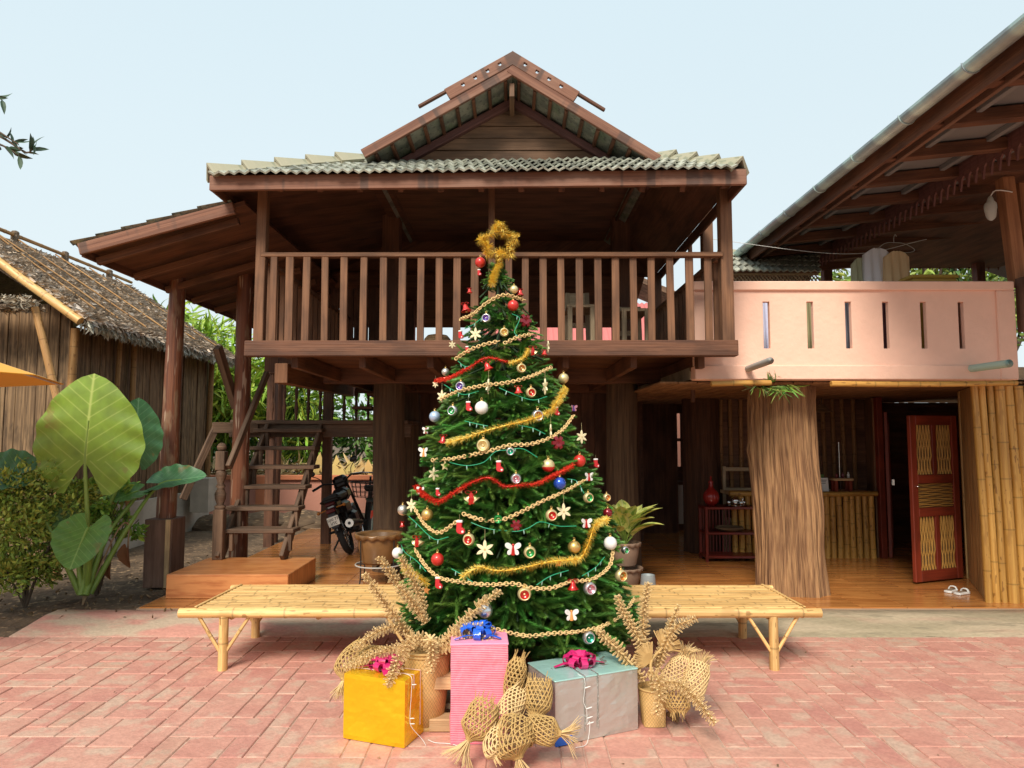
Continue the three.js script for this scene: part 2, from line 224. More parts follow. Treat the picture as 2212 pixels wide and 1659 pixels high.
function bamboo(a, b, r, seg = 9, node = 0.3, bend = 0.008) { // culm with raised, darker nodes
  const len = a.distanceTo(b), m = basis(a, b), Y = V(0, 0, 0).setFromMatrixColumn(m, 1), ts = [0], nodes = []; let t = R(0.1, node) / len;
  while (t < 1) { nodes.push(t); t += node * R(0.75, 1.25) / len; }
  for (const q of nodes) for (const e of [-0.012, -0.004, 0, 0.004, 0.012]) { const x = q + e / len; if (x > ts[ts.length - 1] + 0.0015 / len && x < 1) ts.push(x); }
  ts.push(1); const bd = R(-1, 1) * bend * len, tone = R(0.82, 1.12);
  const P = ts.map((q) => a.clone().lerp(b, q).addScaledVector(Y, Math.sin(q * Math.PI) * bd));
  const near = (q) => Math.min(1, ...nodes.map((x) => Math.abs(x - q) * len));
  const i = (q) => Math.round(q * (ts.length - 1));
  return tube(P, ts.map((q) => r * (1 + 0.10 * Math.max(0, 1 - near(q) / 0.011)) * (1 - 0.06 * q)), seg, { vr: r, color: (q) => { const d = near(ts[i(q)]), k = d < 0.002 ? 0.45 : d < 0.006 ? 0.8 : 1; return [tone * k, tone * k * 0.98, tone * k * 0.95]; } });
}
function leafG(len, wid, fold = 0.25, bend = 0.3, n = 4) { // leaf from the origin along +y, face +z
  const pos = [], uv = [], rows = [];
  for (let i = 0; i <= n; i++) { const t = i / n, w = wid / 2 * Math.pow(Math.sin(Math.PI * Math.pow(t, 0.75)), 0.85) * (i === n ? 0 : 1), a = bend * t; rows.push([[-w, len * t * Math.cos(a * 0.6), fold * w + -len * t * Math.sin(a) * 0.7], [0, len * t * Math.cos(a * 0.6), -len * t * Math.sin(a) * 0.7], [w, len * t * Math.cos(a * 0.6), fold * w - len * t * Math.sin(a) * 0.7]]); }
  const tri = (a, b, c) => { for (const p of [a, b, c]) { pos.push(...p); uv.push(p[0] / wid + 0.5, p[1] / len); } };
  for (let i = 0; i < n; i++) for (const k of [0, 1]) { const [a, b, c, d] = [rows[i][k], rows[i][k + 1], rows[i + 1][k + 1], rows[i + 1][k]]; if (i > 0) tri(a, b, c); if (i < n - 1) tri(a, c, d); else if (i === 0) tri(a, b, c); }
  return fin(pos, uv);
}

// ---------------------------------------------------------------- things and parts
const used = new Map();
function numbered(name) { const n = used.get(name) ?? 0; used.set(name, n + 1); return n ? name + '_' + String(n).padStart(3, '0') : name; }
function tag(o, label, category, group) { o.userData.label = label; o.userData.category = category; if (group) o.userData.group = group; return o; }
function thing(name, label, category, base = V(0, 0, 0), group) { const o = new THREE.Group(); o.name = numbered(name); o.position.copy(base); scene.add(o); return tag(o, label, category, group); }
function sh(m) { m.castShadow = m.receiveShadow = true; return m; }
function offset(p) { const o = V(0, 0, 0); for (let q = p; q && q !== scene; q = q.parent) o.add(q.position); return o; }
function part(p, name, geo, mat) { const o = offset(p), g = Array.isArray(geo) ? merge(geo) : geo; g.translate(-o.x, -o.y, -o.z); const m = sh(new THREE.Mesh(g, mat)); m.name = name; p.add(m); return m; }   // geometry in world coordinates
function local(p, name, geo, mat) { const m = sh(new THREE.Mesh(Array.isArray(geo) ? merge(geo) : geo, mat)); m.name = name; p.add(m); return m; }
function single(name, geo, mat, label, category, base, group) { const g = Array.isArray(geo) ? merge(geo) : geo, b = base ?? V(0, 0, 0); g.translate(-b.x, -b.y, -b.z); const m = sh(new THREE.Mesh(g, mat)); m.name = numbered(name); m.position.copy(b); scene.add(m); return tag(m, label, category, group); }
function structure(name, geo, mat) { const m = sh(new THREE.Mesh(Array.isArray(geo) ? merge(geo) : geo, mat)); m.name = name; m.userData.kind = 'structure'; scene.add(m); return m; }
function inst(p, name, geo, mat, mats, cols) { const m = sh(new THREE.InstancedMesh(geo, mat, mats.length)); m.name = name; m.userData.kind = 'stuff'; mats.forEach((x, i) => m.setMatrixAt(i, x)); if (cols) cols.forEach((c, i) => m.setColorAt(i, c)); p.add(m); return m; }
const trs = (p, q, s) => new THREE.Matrix4().compose(p, q, typeof s === 'number' ? V(s, s, s) : s);
const qTo = (dir, roll = 0, from = V(0, 1, 0)) => new THREE.Quaternion().setFromUnitVectors(from, dir.clone().normalize()).multiply(new THREE.Quaternion().setFromAxisAngle(from, roll));
// ================================================================ ground
{
  const g = new THREE.PlaneGeometry(260, 260, 1, 1); g.rotateX(-Math.PI / 2); g.attributes.uv.array.forEach((v, i, a) => { a[i] = v * 260; });
  const m = structure('ground', g, M.dirt); m.position.set(0, -0.04, -60);
}
{ // planting bed: lumpy bare soil left of the house, running back beside the hut
  const nx = 70, nz = 90, pos = [], uv = [], idx = [], x0 = -11, x1 = -1.2, d0 = 5.6, d1 = 16;
  for (let j = 0; j <= nz; j++) for (let i = 0; i <= nx; i++) {
    const x = lerp(x0, x1, i / nx), D = lerp(d0, d1, j / nz), n = fbm(x * 0.09 + 5, D * 0.09 + 3, 64, 64, 601, 4), n2 = fbm(x * 0.05, D * 0.05, 16, 16, 605, 3);
    pos.push(x, -0.038 + 0.05 * smooth(5.7, 6.6, D) + (n - 0.5) * 0.05 + (n2 - 0.45) * 0.05 * smooth(5.9, 7, D), -D); uv.push(x, D);
  }
  const w = nx + 1; for (let j = 0; j < nz; j++) for (let i = 0; i < nx; i++) { const a = j * w + i; idx.push(a, a + 1, a + w, a + 1, a + w + 1, a + w); }
  const g = new THREE.BufferGeometry(); g.setAttribute('position', new THREE.Float32BufferAttribute(pos, 3)); g.setAttribute('uv', new THREE.Float32BufferAttribute(uv, 2)); g.setIndex(idx); g.computeVertexNormals();
  structure('planting_bed', g, M.dirt);
}
const PAVE_D = 5.66;
{ // stamped paving: mortar bed and separate stones
  const bed = structure('paving', slab([V(-9, -0.006, 1), V(9, -0.006, 1), V(9, -0.006, -PAVE_D), V(-9, -0.006, -PAVE_D)], 0.03), M.joint);
  rnd = rngOf(77);
  const c = 0.122, nx = 90, nz = 33, xL = -5.49, dN = 1.63, grid = new Uint8Array(nx * nz), stones = [];
  const sizes = [[2, 2], [2, 1], [3, 2], [1, 2], [2, 2], [3, 1], [2, 3], [1, 3], [1, 1]];
  for (let j = 0; j < nz; j++) for (let i = 0; i < nx; i++) {
    if (grid[j * nx + i]) continue;
    const order = sizes.map((s) => [rnd() + (s[0] * s[1] > 4 ? -0.1 : s[0] * s[1] > 2 ? -0.2 : 0), s]).sort((a, b) => a[0] - b[0]).map((q) => q[1]).concat([[1, 1]]);
    for (const [w, d] of order) {
      if (i + w > nx || j + d > nz) continue;
      let ok = true; for (let b = 0; b < d; b++) for (let a = 0; a < w; a++) if (grid[(j + b) * nx + i + a]) ok = false;
      if (!ok) continue;
      for (let b = 0; b < d; b++) for (let a = 0; a < w; a++) grid[(j + b) * nx + i + a] = 1;
      stones.push({ x: xL + (i + w / 2) * c, D: dN + (j + d / 2) * c, w, d }); break;
    }
  }
  const vis = (s) => s.D > 3.25 && Math.abs(s.x) < s.D * 0.74 + 0.25;
  stones.sort((a, b) => (vis(b) - vis(a)) || b.w * b.d / (b.D * b.D) - a.w * a.d / (a.D * a.D));
  const cache = new Map(), geoOf = (w, d, k) => { const key = w + '_' + d + '_' + k; if (!cache.has(key)) cache.set(key, box(w * c - 0.007, 0.03, d * c - 0.007, 0.0045)); return cache.get(key); };
  const rest = M.pave.map(() => []);
  stones.forEach((s, i) => {
    const k = Math.floor(rnd() * 4), mi = Math.floor(rnd() * rnd() * 4), y = -0.015 + R(-0.0025, 0.002);
    if (i < 300) { const m = sh(new THREE.Mesh(geoOf(s.w, s.d, k), M.pave[mi])); m.name = 'paving_stone'; m.position.set(s.x, y, -s.D); m.rotation.set(R(-0.004, 0.004), R(-0.012, 0.012), R(-0.004, 0.004)); bed.add(m); }
    else rest[mi].push(at(geoOf(s.w, s.d, k).clone(), s.x, y, -s.D));
  });
  rest.forEach((l, i) => { if (l.length) { const m = local(bed, 'outer_stones', l, M.pave[i]); m.userData.kind = 'stuff'; } });
}
// concrete apron rising from the paving to the tiled floor; pinker to the left
const FLOOR = 0.08, EDGE = 6.2;
{
  const P = (x, D, y) => V(x, y, -D), n = 40, mk = (xa, xb) => {
    const pos = [], uv = [], idx = [], rows = [[PAVE_D - 0.02, -0.02], [PAVE_D, 0.006], [PAVE_D + 0.2, 0.03], [EDGE - 0.12, 0.062], [EDGE + 0.05, 0.066], [EDGE + 0.05, -0.03]];
    rows.forEach(([D, y], j) => { for (let i = 0; i <= n; i++) { const x = lerp(xa, xb, i / n), w = fbm(x * 0.1 + 3, j * 0.1, 64, 64, 611, 3) - 0.5; pos.push(x, y + (j > 0 && j < 5 ? w * 0.012 : 0), -(D + (j < 2 ? w * 0.05 : j === 3 ? w * 0.03 : 0))); uv.push(x, D + y); } });
    for (let j = 0; j + 1 < rows.length; j++) for (let i = 0; i < n; i++) { const a = j * (n + 1) + i, b = a + n + 1; idx.push(a, a + 1, b, a + 1, b + 1, b); }
    const g = new THREE.BufferGeometry(); g.setAttribute('position', new THREE.Float32BufferAttribute(pos, 3)); g.setAttribute('uv', new THREE.Float32BufferAttribute(uv, 2)); g.setIndex(idx); g.computeVertexNormals(); return g;
  };
  structure('concrete_apron', mk(-0.2, 9), M.concrete);
  structure('pink_apron', mk(-4.0, -0.2), M.pinkConcrete);
}
{ // tiled floor of the house: slab and separate tiles, strips of wood grain
  rnd = rngOf(91);
  const top = structure('tiled_floor', slab([V(-3.32, FLOOR - 0.009, -EDGE - 0.06), V(9, FLOOR - 0.009, -EDGE - 0.06), V(9, FLOOR - 0.009, -11.6), V(-3.32, FLOOR - 0.009, -11.6)], 0.1), std({ color: lin(0.38, 0.25, 0.16), roughness: 0.9 }));
  const T = 0.4, gs = [0, 1, 2].map(() => box(T - 0.005, 0.012, T - 0.005, 0.0015)), far = [];
  for (let j = 0; j < 13; j++) for (let i = 0; i < 30; i++) {
    const x = -3.30 + (i + 0.5) * T, D = EDGE + 0.07 + (j + 0.5) * T; if (x > 8.8) continue;
    const k = Math.floor(rnd() * 3);
    if (Math.abs(x) < D * 0.76 && j < 10) { const m = sh(new THREE.Mesh(gs[k], M.floorTile[Math.floor(rnd() * 3)])); m.name = 'floor_tile'; m.position.set(x, FLOOR - 0.005, -D); top.add(m); }
    else far.push(at(gs[k].clone(), x, FLOOR - 0.005, -D));
  }
  const s = local(top, 'outer_tiles', far, M.floorTile[0]); s.userData.kind = 'stuff';
}

// ================================================================ main house
rnd = rngOf(101);
const house = thing('wooden_house', 'brown wooden stilt house with open balcony and tiled gable roof', 'house', V(0, 0, -8));
const HP = (n, g, m = M.houseWood, p = house) => part(p, n, g, m);
const deckY = W(1100, 741, 6).y;                                        // balcony floor level
HP('floor_beam', beam(W(533, 754, 6.06), W(1591, 753, 5.94), 0.12, 0.135), M.houseWood);
HP('balcony_floor', slab([V(-2.2, deckY - 0.02, -6.1), V(1.87, deckY - 0.02, -6.0), V(1.87, deckY - 0.02, -10), V(-2.2, deckY - 0.02, -10)], 0.035), M.teak);
for (let i = 0; i < 7; i++) { const x = lerp(-1.95, 1.7, i / 6); HP('joist', beam(V(x, deckY - 0.13, -6.2), V(x, deckY - 0.13, -10), 0.06, 0.14), M.teak); }
HP('cross_beam', beam(V(-2.12, 2.315, -7.85), V(1.86, 2.315, -7.85), 0.16, 0.27), M.teak);
HP('cross_beam', beam(V(-2.12, 2.315, -9.6), V(1.86, 2.315, -9.6), 0.16, 0.27), M.teak);
HP('side_beam', beam(W(607, 806, 6.95), V(W(607, 806, 6.95).x, 2.26, -10), 0.13, 0.2), M.railWood);
HP('side_beam', beam(W(1530, 800, 6.8), V(W(1530, 800, 6.8).x, 2.28, -10), 0.13, 0.2), M.houseWood);
// balustrade
const railing = HP('handrail', beam(W(566, 552, 6.06), W(1560, 551, 5.94), 0.075, 0.04), M.railWood);
const balX = [593, 627, 664, 703, 744, 787, 829, 870, 910, 949, 988, 1026, 1063, 1099, 1135, 1173, 1211, 1251, 1291, 1329, 1367, 1406, 1446, 1488, 1528];
for (const x of balX) {
  const D = lerp(6.04, 5.96, (x - 560) / 1000), a = W(x, 556, D), w = R(0.058, 0.07), lean = R(-0.006, 0.006);
  HP('baluster', beam(V(a.x + lean, deckY + 0.02 - R(0, 0.012), a.z), V(a.x, a.y + 0.005, a.z), 0.032, w, 0.004, V(1, 0, 0)), M.railWood);
}
for (const [px, dn, df] of [[566, 6.1, 9.6], [1560, 6.0, 9.2]]) { // side railings going back
  const x0 = W(px, 552, dn).x, y0 = W(px, 552, 6).y; HP('handrail', beam(V(x0, y0, -dn - 0.06), V(x0, y0, -df), 0.075, 0.04), M.railWood);
  for (let D = dn + 0.2; D < df; D += 0.19) HP('baluster', beam(V(x0, deckY, -D), V(x0, y0, -D), 0.05, 0.03), M.railWood);
}
// balcony posts
HP('post', beam(V(W(560, 600, 6.03).x, deckY - 0.1, -6.07), V(W(562, 600, 6.03).x, 3.86, -6.07), 0.085, 0.085), M.railWood);
HP('post', beam(V(W(1570, 600, 5.95).x, deckY - 0.1, -5.98), V(W(1570, 600, 5.95).x, 3.86, -5.98), 0.105, 0.105), M.railWood);
HP('post', beam(V(W(1528, 600, 6.9).x, deckY, -6.9), V(W(1528, 600, 6.9).x, 3.9, -6.9), 0.105, 0.105), M.railWood);
HP('post', beam(V(W(1062, 480, 6.0).x, deckY, -6.02), V(W(1062, 480, 6.0).x, 3.86, -6.02), 0.055, 0.055), M.railWood);
HP('post', beam(V(1.84, deckY, -8.7), V(1.84, 3.65, -8.7), 0.1, 0.1), M.teak);
// big log stilts
rnd = rngOf(111);
function trunkCol(base, top, r, seed, o = {}) {
  const n = 26, P = []; for (let i = 0; i <= n; i++) { const t = i / n; P.push(base.clone().lerp(top, t).add(V(Math.sin(t * 5 + seed) * 0.012, 0, 0))); }
  return tube(P, (t) => r * (1 + (o.flare ?? 0.08) * Math.pow(1 - t, 3)), 40, { wob: (t, a) => 1 + (o.rough ?? 0.03) * (fbm(t * 0.3 + seed * 0.37, a / 6.2832, 8, 8, 620 + seed, 3) - 0.5) * 2 + (o.groove ?? 0.02) * (fbm(t * 0.15 + seed * 0.1, a / 6.2832, 8, 48, 640 + seed, 2) - 0.5) * 2 });
}
for (const [px, D, s] of [[841, 8.0, 1], [1345, 8.0, 2]]) {
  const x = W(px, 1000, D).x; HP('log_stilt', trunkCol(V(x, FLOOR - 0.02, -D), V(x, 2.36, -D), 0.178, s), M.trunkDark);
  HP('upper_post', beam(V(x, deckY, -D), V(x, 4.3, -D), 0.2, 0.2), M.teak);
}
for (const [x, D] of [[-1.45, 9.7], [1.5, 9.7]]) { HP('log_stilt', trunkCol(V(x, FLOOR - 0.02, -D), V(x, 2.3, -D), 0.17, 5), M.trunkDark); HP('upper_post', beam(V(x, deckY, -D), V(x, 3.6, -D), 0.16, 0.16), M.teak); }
// dark plank walls: under the house, and the screen at the back left of the balcony
for (let i = 0; i < 17; i++) HP('wall_plank', at(box(0.198, 2.2, 0.03), -1.5 + i * 0.2, 1.17, -10.1), M.teak);
HP('wall_backing', at(box(3.6, 2.3, 0.04), 0.1, 1.2, -10.14), M.teak);
for (let i = 0; i < 8; i++) HP('wall_plank', at(box(0.19, 1.5, 0.03), -3.25 + i * 0.2, deckY + 0.8, -9.35), M.teak);

// ---- roof
const eL = W(455, 378, 5.66), eR = W(1611, 364, 5.5);                    // top corners of the front fascia
const tL = V(-1.42, 4.22, -6.5), tR = V(1.38, 4.2, -6.42), tLb = V(-1.42, 4.22, -8.9), tRb = V(1.38, 4.2, -8.9);
const bL = V(eL.x, eL.y, -9.3), bR = V(eR.x, eR.y - 0.05, -9.1);
const roof = HP('skirt_roof', [slab([eL, eR, tR, tL], 0.04), slab([eL, tL, tLb, bL], 0.04), slab([eR, bR, tRb, tR], 0.04), slab([bL, tLb, tRb, bR], 0.04), slab([V(-2.4, 3.75, -9.05), V(1.75, 3.72, -9.05), V(1.75, 3.24, -10.3), V(-2.4, 3.24, -10.3)], 0.04)], M.houseWood);  // underside in dark timber rather than tile, so eave shade is in the colour
{
  const dn = V(0, -0.075, 0);
  HP('fascia_board', beam(eL.clone().add(dn), eR.clone().add(dn), 0.04, 0.125, 0.004), M.fasciaWood, house);
  const k = (a, b, n = 'eave_board') => HP(n, beam(a.clone().add(V(0, -0.07, -0.02)), b.clone().add(V(0, -0.07, 0)), 0.03, 0.11), M.houseWood);
  k(eL, bL); k(eR, bR);
}
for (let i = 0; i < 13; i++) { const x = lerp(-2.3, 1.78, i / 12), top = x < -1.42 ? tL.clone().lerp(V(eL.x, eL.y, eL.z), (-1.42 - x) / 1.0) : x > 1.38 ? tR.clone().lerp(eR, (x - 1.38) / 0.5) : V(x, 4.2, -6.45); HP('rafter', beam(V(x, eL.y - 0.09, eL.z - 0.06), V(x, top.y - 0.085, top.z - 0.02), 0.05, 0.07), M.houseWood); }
{ const m = (a, b, t) => a.clone().lerp(b, t); for (let i = 1; i < 8; i++) { const t = i / 8; HP('batten', beam(m(eL, tL, t).add(V(0.04, -0.062, 0)), m(eR, tR, t).add(V(-0.04, -0.062, 0)), 0.03, 0.035), M.teak); } }
HP('wall_plate', beam(V(-2.3, 3.86, -6.05), V(1.75, 3.88, -5.96), 0.07, 0.1), M.teak);
// roof tiles
function waveTile(w, l, waves, amp, th) { // top sheet and front lip; z is down the slope, y is outward
  const n = waves * 4, pos = [], uv = [], y = (x) => amp * Math.cos(2 * Math.PI * waves * x / w);
  const tri = (a, b, c) => { for (const p of [a, b, c]) { pos.push(...p); uv.push(p[0], p[2] + p[1]); } };
  for (let i = 0; i < n; i++) { const xa = (i / n - 0.5) * w, xb = ((i + 1) / n - 0.5) * w, ya = y(xa), yb = y(xb), A = [xa, ya + 0.012, l / 2], B = [xb, yb + 0.012, l / 2], C = [xb, yb - 0.012, -l / 2], D = [xa, ya - 0.012, -l / 2], A2 = [xa, ya + 0.012 - th, l / 2], B2 = [xb, yb + 0.012 - th, l / 2]; tri(A, B, C); tri(A, C, D); tri(A2, B2, B); tri(A2, B, A); }
  return fin(pos, uv);
}
function layTiles(parent, a, b, c, d, geo, tw, tl, mats, inside) { // eave a->b, upper edge d->c
  const X = b.clone().sub(a).normalize(), up = d.clone().add(c).multiplyScalar(0.5).sub(a.clone().add(b).multiplyScalar(0.5)), N = up.clone().cross(X).normalize(); if (N.y < 0) N.negate();
  const S = N.clone().cross(X).normalize(); if (S.y > 0) S.negate(); const rows = Math.ceil(up.length() / tl), cols = Math.ceil(a.distanceTo(b) / tw), base = offset(parent);
  const q = new THREE.Quaternion().setFromRotationMatrix(new THREE.Matrix4().makeBasis(S.clone().negate().cross(N).negate().normalize().multiplyScalar(1), N, S));
  const Xd = N.clone().cross(S); const qq = new THREE.Quaternion().setFromRotationMatrix(new THREE.Matrix4().makeBasis(Xd, N, S));
  for (let j = 0; j < rows; j++) for (let i = 0; i < cols; i++) {
    const t = (j + 0.45) * tl / up.length(), p = a.clone().addScaledVector(X, (i + 0.5) * tw).addScaledVector(up, Math.min(t, 1)), e0 = a.clone().lerp(d, t), e1 = b.clone().lerp(c, t);
    if (p.clone().sub(e0).dot(X) < -tw * 0.3 || e1.clone().sub(p).dot(X) < tw * 0.15) continue;
    p.addScaledVector(N, 0.022 + R(-0.004, 0.004)).addScaledVector(S, 0.05 + R(-0.01, 0.01)); const m = sh(new THREE.Mesh(geo[Math.floor(rnd() * geo.length)], mats[Math.floor(rnd() * mats.length)])); m.name = 'roof_tile'; m.position.copy(p).sub(base); m.quaternion.copy(qq); m.rotateZ(R(-0.02, 0.02)); m.rotateY(R(-0.02, 0.02)); parent.add(m);
  }
}
const wt = [0.011, 0.013, 0.012].map((a) => waveTile(0.176, 0.29, 2, a, 0.016));
layTiles(roof, eL, eR, tR, tL, wt, 0.172, 0.235, M.roofTile);
// hip ridge caps
function ridgeCap(len, w0, h0, w1, h1, th = 0.02) { // from -z (small end) to +z (large end, open)
  const pos = [], uv = [], tri = (a, b, c) => { for (const p of [a, b, c]) { pos.push(...p); uv.push(p[2], p[0] + p[1]); } }, quad = (a, b, c, d) => { tri(a, b, c); tri(a, c, d); };
  const A = [[-w0, -h0, -len / 2], [0, 0, -len / 2], [w0, -h0, -len / 2]], B = [[-w1, -h1, len / 2], [0, 0.03, len / 2], [w1, -h1, len / 2]], lo = (p) => [p[0] * 0.8, p[1] - th * 1.5, p[2]];
  for (const k of [0, 1]) { quad(A[k], B[k], B[k + 1], A[k + 1]); quad(lo(A[k + 1]), lo(B[k + 1]), lo(B[k]), lo(A[k])); quad(B[k], lo(B[k]), lo(B[k + 1]), B[k + 1]); quad(A[k + 1], lo(A[k + 1]), lo(A[k]), A[k]); }
  quad(A[0], lo(A[0]), lo(B[0]), B[0]); quad(B[2], lo(B[2]), lo(A[2]), A[2]); return fin(pos, uv);
}
function capLine(a, b, n, parent = roof, k = 1) { // a low end, b high end
  const d = b.clone().sub(a), L = d.length() / n, Z = d.clone().normalize().negate(), X = V(0, 1, 0).cross(Z).normalize(), Y = Z.clone().cross(X), q = new THREE.Quaternion().setFromRotationMatrix(new THREE.Matrix4().makeBasis(X, Y, Z)), o = offset(parent);
  for (let i = 0; i < n; i++) { const m = sh(new THREE.Mesh(ridgeCap(L * 1.18, 0.075 * k, 0.06 * k, 0.11 * k, 0.085 * k), M.ridgeTile)); m.name = 'ridge_cap'; m.position.copy(a).addScaledVector(d, (i + 0.42) / n).addScaledVector(Y, 0.085 * k).sub(o); m.quaternion.copy(q); m.rotateX(-0.07); parent.add(m); }
}
capLine(eL.clone().add(V(0.03, 0.0, -0.05)), tL.clone().add(V(0.05, 0.02, -0.05)), 5);
capLine(eR.clone().add(V(-0.07, 0, -0.06)), tR.clone().add(V(-0.05, 0.02, -0.05)), 4);
// gable roof
const BD = 6.1, gA = W(1107, 150, BD), gL = W(783, 331, BD), gRt = W(1424, 343, BD), GB = -9.1;
const back = (p) => V(p.x, p.y, GB), gro = HP('gable_roof', [slab([gA, gL, back(gL), back(gA)], 0.035), slab([gA, back(gA), back(gRt), gRt], 0.035)], M.roofTile[1]);
for (const [e, s] of [[gL, -1], [gRt, 1]]) { // barge boards and steps of tile above, dark rafter under the eave, tile battens
  const u = e.clone().sub(gA).normalize(), n = V(-u.y * s, u.x * s, 0); if (n.y < 0) n.negate();
  HP('barge_board', beam(gA.clone().addScaledVector(n, -0.02).addScaledVector(u, -0.024).add(V(0, 0, 0.02 + s * 0.002)), e.clone().addScaledVector(n, -0.02).add(V(0, 0, 0.02)), 0.035, 0.085, 0.004), M.fasciaWood);
  HP('gable_rafter', beam(V(gA.x, gA.y - 0.115, -6.5), V(e.x, e.y - 0.1, -6.5), 0.07, 0.07), M.purpleWood);
  for (let i = 0; i < 9; i++) { const p = gA.clone().lerp(e, (i + 0.6) / 9.2).addScaledVector(n, -0.05); HP('batten', beam(p.clone().add(V(0, 0, -0.02)), p.clone().add(V(0, 0, -2.6)), 0.03, 0.045), M.houseWood); }
  // pierced crest board above the barge board, and the thin strip that runs on from it
  const len = gA.distanceTo(e), L1 = len * 0.405, sh0 = new THREE.Shape(); const tn = Math.abs(u.y / u.x); sh0.moveTo(-0.022 * tn, 0); sh0.lineTo(L1, 0); sh0.lineTo(L1, 0.105); sh0.lineTo(-0.127 * tn, 0.105); sh0.lineTo(-0.022 * tn, 0);
  for (let k = 0; k < 4; k++) { const h = new THREE.Path(), cx = 0.085 + k * 0.128, cy = 0.062; h.moveTo(cx - 0.021, cy + 0.008); h.quadraticCurveTo(cx - 0.02, cy - 0.022, cx, cy - 0.022); h.quadraticCurveTo(cx + 0.02, cy - 0.022, cx + 0.021, cy + 0.008); h.quadraticCurveTo(cx + 0.008, cy + 0.022, cx, cy + 0.01); h.quadraticCurveTo(cx - 0.008, cy + 0.022, cx - 0.021, cy + 0.008); sh0.holes.push(h); }
  const cg = new THREE.ExtrudeGeometry(sh0, { depth: 0.03, bevelEnabled: true, bevelSize: 0.003, bevelThickness: 0.003, bevelSegments: 1 });
  const Z = V(0, 0, 1), Xb = u.clone(), Yb = n.clone(), flip = Xb.clone().cross(Yb).z; const mtx = new THREE.Matrix4().makeBasis(Xb, Yb, Xb.clone().cross(Yb)); if (flip < 0) cg.translate(0, 0, -0.03); mtx.setPosition(gA.clone().addScaledVector(n, 0.022).add(V(0, 0, 0.012))); cg.applyMatrix4(mtx);
  HP('crest_board', cg, M.fasciaWood);
  HP('crest_strip', beam(gA.clone().addScaledVector(u, L1).addScaledVector(n, 0.112).add(V(0, 0, 0.02)), gA.clone().addScaledVector(u, len * 0.585).addScaledVector(n, 0.112).add(V(0, 0, 0.02)), 0.04, 0.026), M.houseWood);
}
{ // gable wall of wide horizontal boards, king post end
  const y0 = 3.98, y1 = gA.y - 0.1, n = 7, x = (y, s) => s * Math.max(0.02, (gA.y - 0.09 - y) / (gA.y - gL.y) * 1.33);
  for (let i = 0; i < n; i++) { const a = lerp(y0, y1, i / n) + 0.006, b = lerp(y0, y1, (i + 1) / n) - 0.004, d = -6.56 + (i % 2) * 0.006; const s = new THREE.Shape([[x(a, -1), a], [x(a, 1), a], [x(b, 1), b], [x(b, -1), b]].map((q) => new THREE.Vector2(...q))); const g = new THREE.ExtrudeGeometry(s, { depth: 0.03, bevelEnabled: true, bevelSize: 0.002, bevelThickness: 0.002, bevelSegments: 1 }); g.translate(0, 0, d); HP('gable_board', g, M.gableWood); }
  HP('back_gable', slab([V(-1.4, 4.15, -9.04), V(1.36, 4.15, -9.04), V(0, gA.y - 0.05, -9.05)], 0.03), M.teak);
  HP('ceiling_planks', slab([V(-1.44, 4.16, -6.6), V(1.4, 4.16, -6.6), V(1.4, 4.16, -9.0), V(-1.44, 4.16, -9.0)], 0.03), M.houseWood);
  const k = W(1104, 203, 6.2); HP('ridge_beam', beam(V(0, k.y, -6.12), V(0, k.y, -9), 0.045, 0.13), M.gableWood);
}
// left lean-to roof over the stairs
{
  const a = W(503, 443, 6.0), b = W(175, 532, 6.0), far = -10.6, A2 = V(a.x + 0.1, a.y + 0.04, a.z);
  const lean = HP('lean_to_roof', slab([A2, b, V(b.x, b.y, far), V(A2.x, A2.y, far)], 0.035), M.houseWood);  // same dark timber below the tiles, carrying shade in its colour
  HP('rake_board', beam(a.clone().add(V(0.02, -0.035, 0.02)), b.clone().add(V(0, -0.035, 0.02)), 0.035, 0.105, 0.004), M.fasciaWood);
  HP('eave_board', beam(b.clone().add(V(0.02, -0.05, 0)), V(b.x + 0.02, b.y - 0.05, far), 0.03, 0.09), M.houseWood);
  const wl = [waveTile(0.3, 0.3, 4, 0.01, 0.016)];
  for (let j = 0; j < 6; j++) { const p = b.clone().lerp(a, (j + 0.35) / 6), u = a.clone().sub(b).normalize(); for (let i = 0; i < 3; i++) { const m = sh(new THREE.Mesh(wl[0], M.roofTile[(i + j) % 3])); m.name = 'roof_tile'; const N = V(-u.y, u.x, 0); m.position.copy(p).addScaledVector(N, 0.04).add(V(0, 0, -0.12 - i * 0.29)).sub(offset(lean)); m.quaternion.setFromRotationMatrix(new THREE.Matrix4().makeBasis(V(0, 0, 1).negate(), N, u.clone().negate().multiplyScalar(1))); m.quaternion.setFromRotationMatrix(new THREE.Matrix4().makeBasis(N.clone().cross(u.clone().negate()), N, u.clone().negate())); lean.add(m); } }
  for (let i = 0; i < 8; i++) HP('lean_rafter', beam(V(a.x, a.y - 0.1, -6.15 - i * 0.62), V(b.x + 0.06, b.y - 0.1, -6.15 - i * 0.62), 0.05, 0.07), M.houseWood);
  const lamp = W(322, 526, 6.35); HP('eave_bracket', at(box(0.035, 0.11, 0.03), lamp.x, lamp.y + 0.02, lamp.z), M.metalRoof);
}
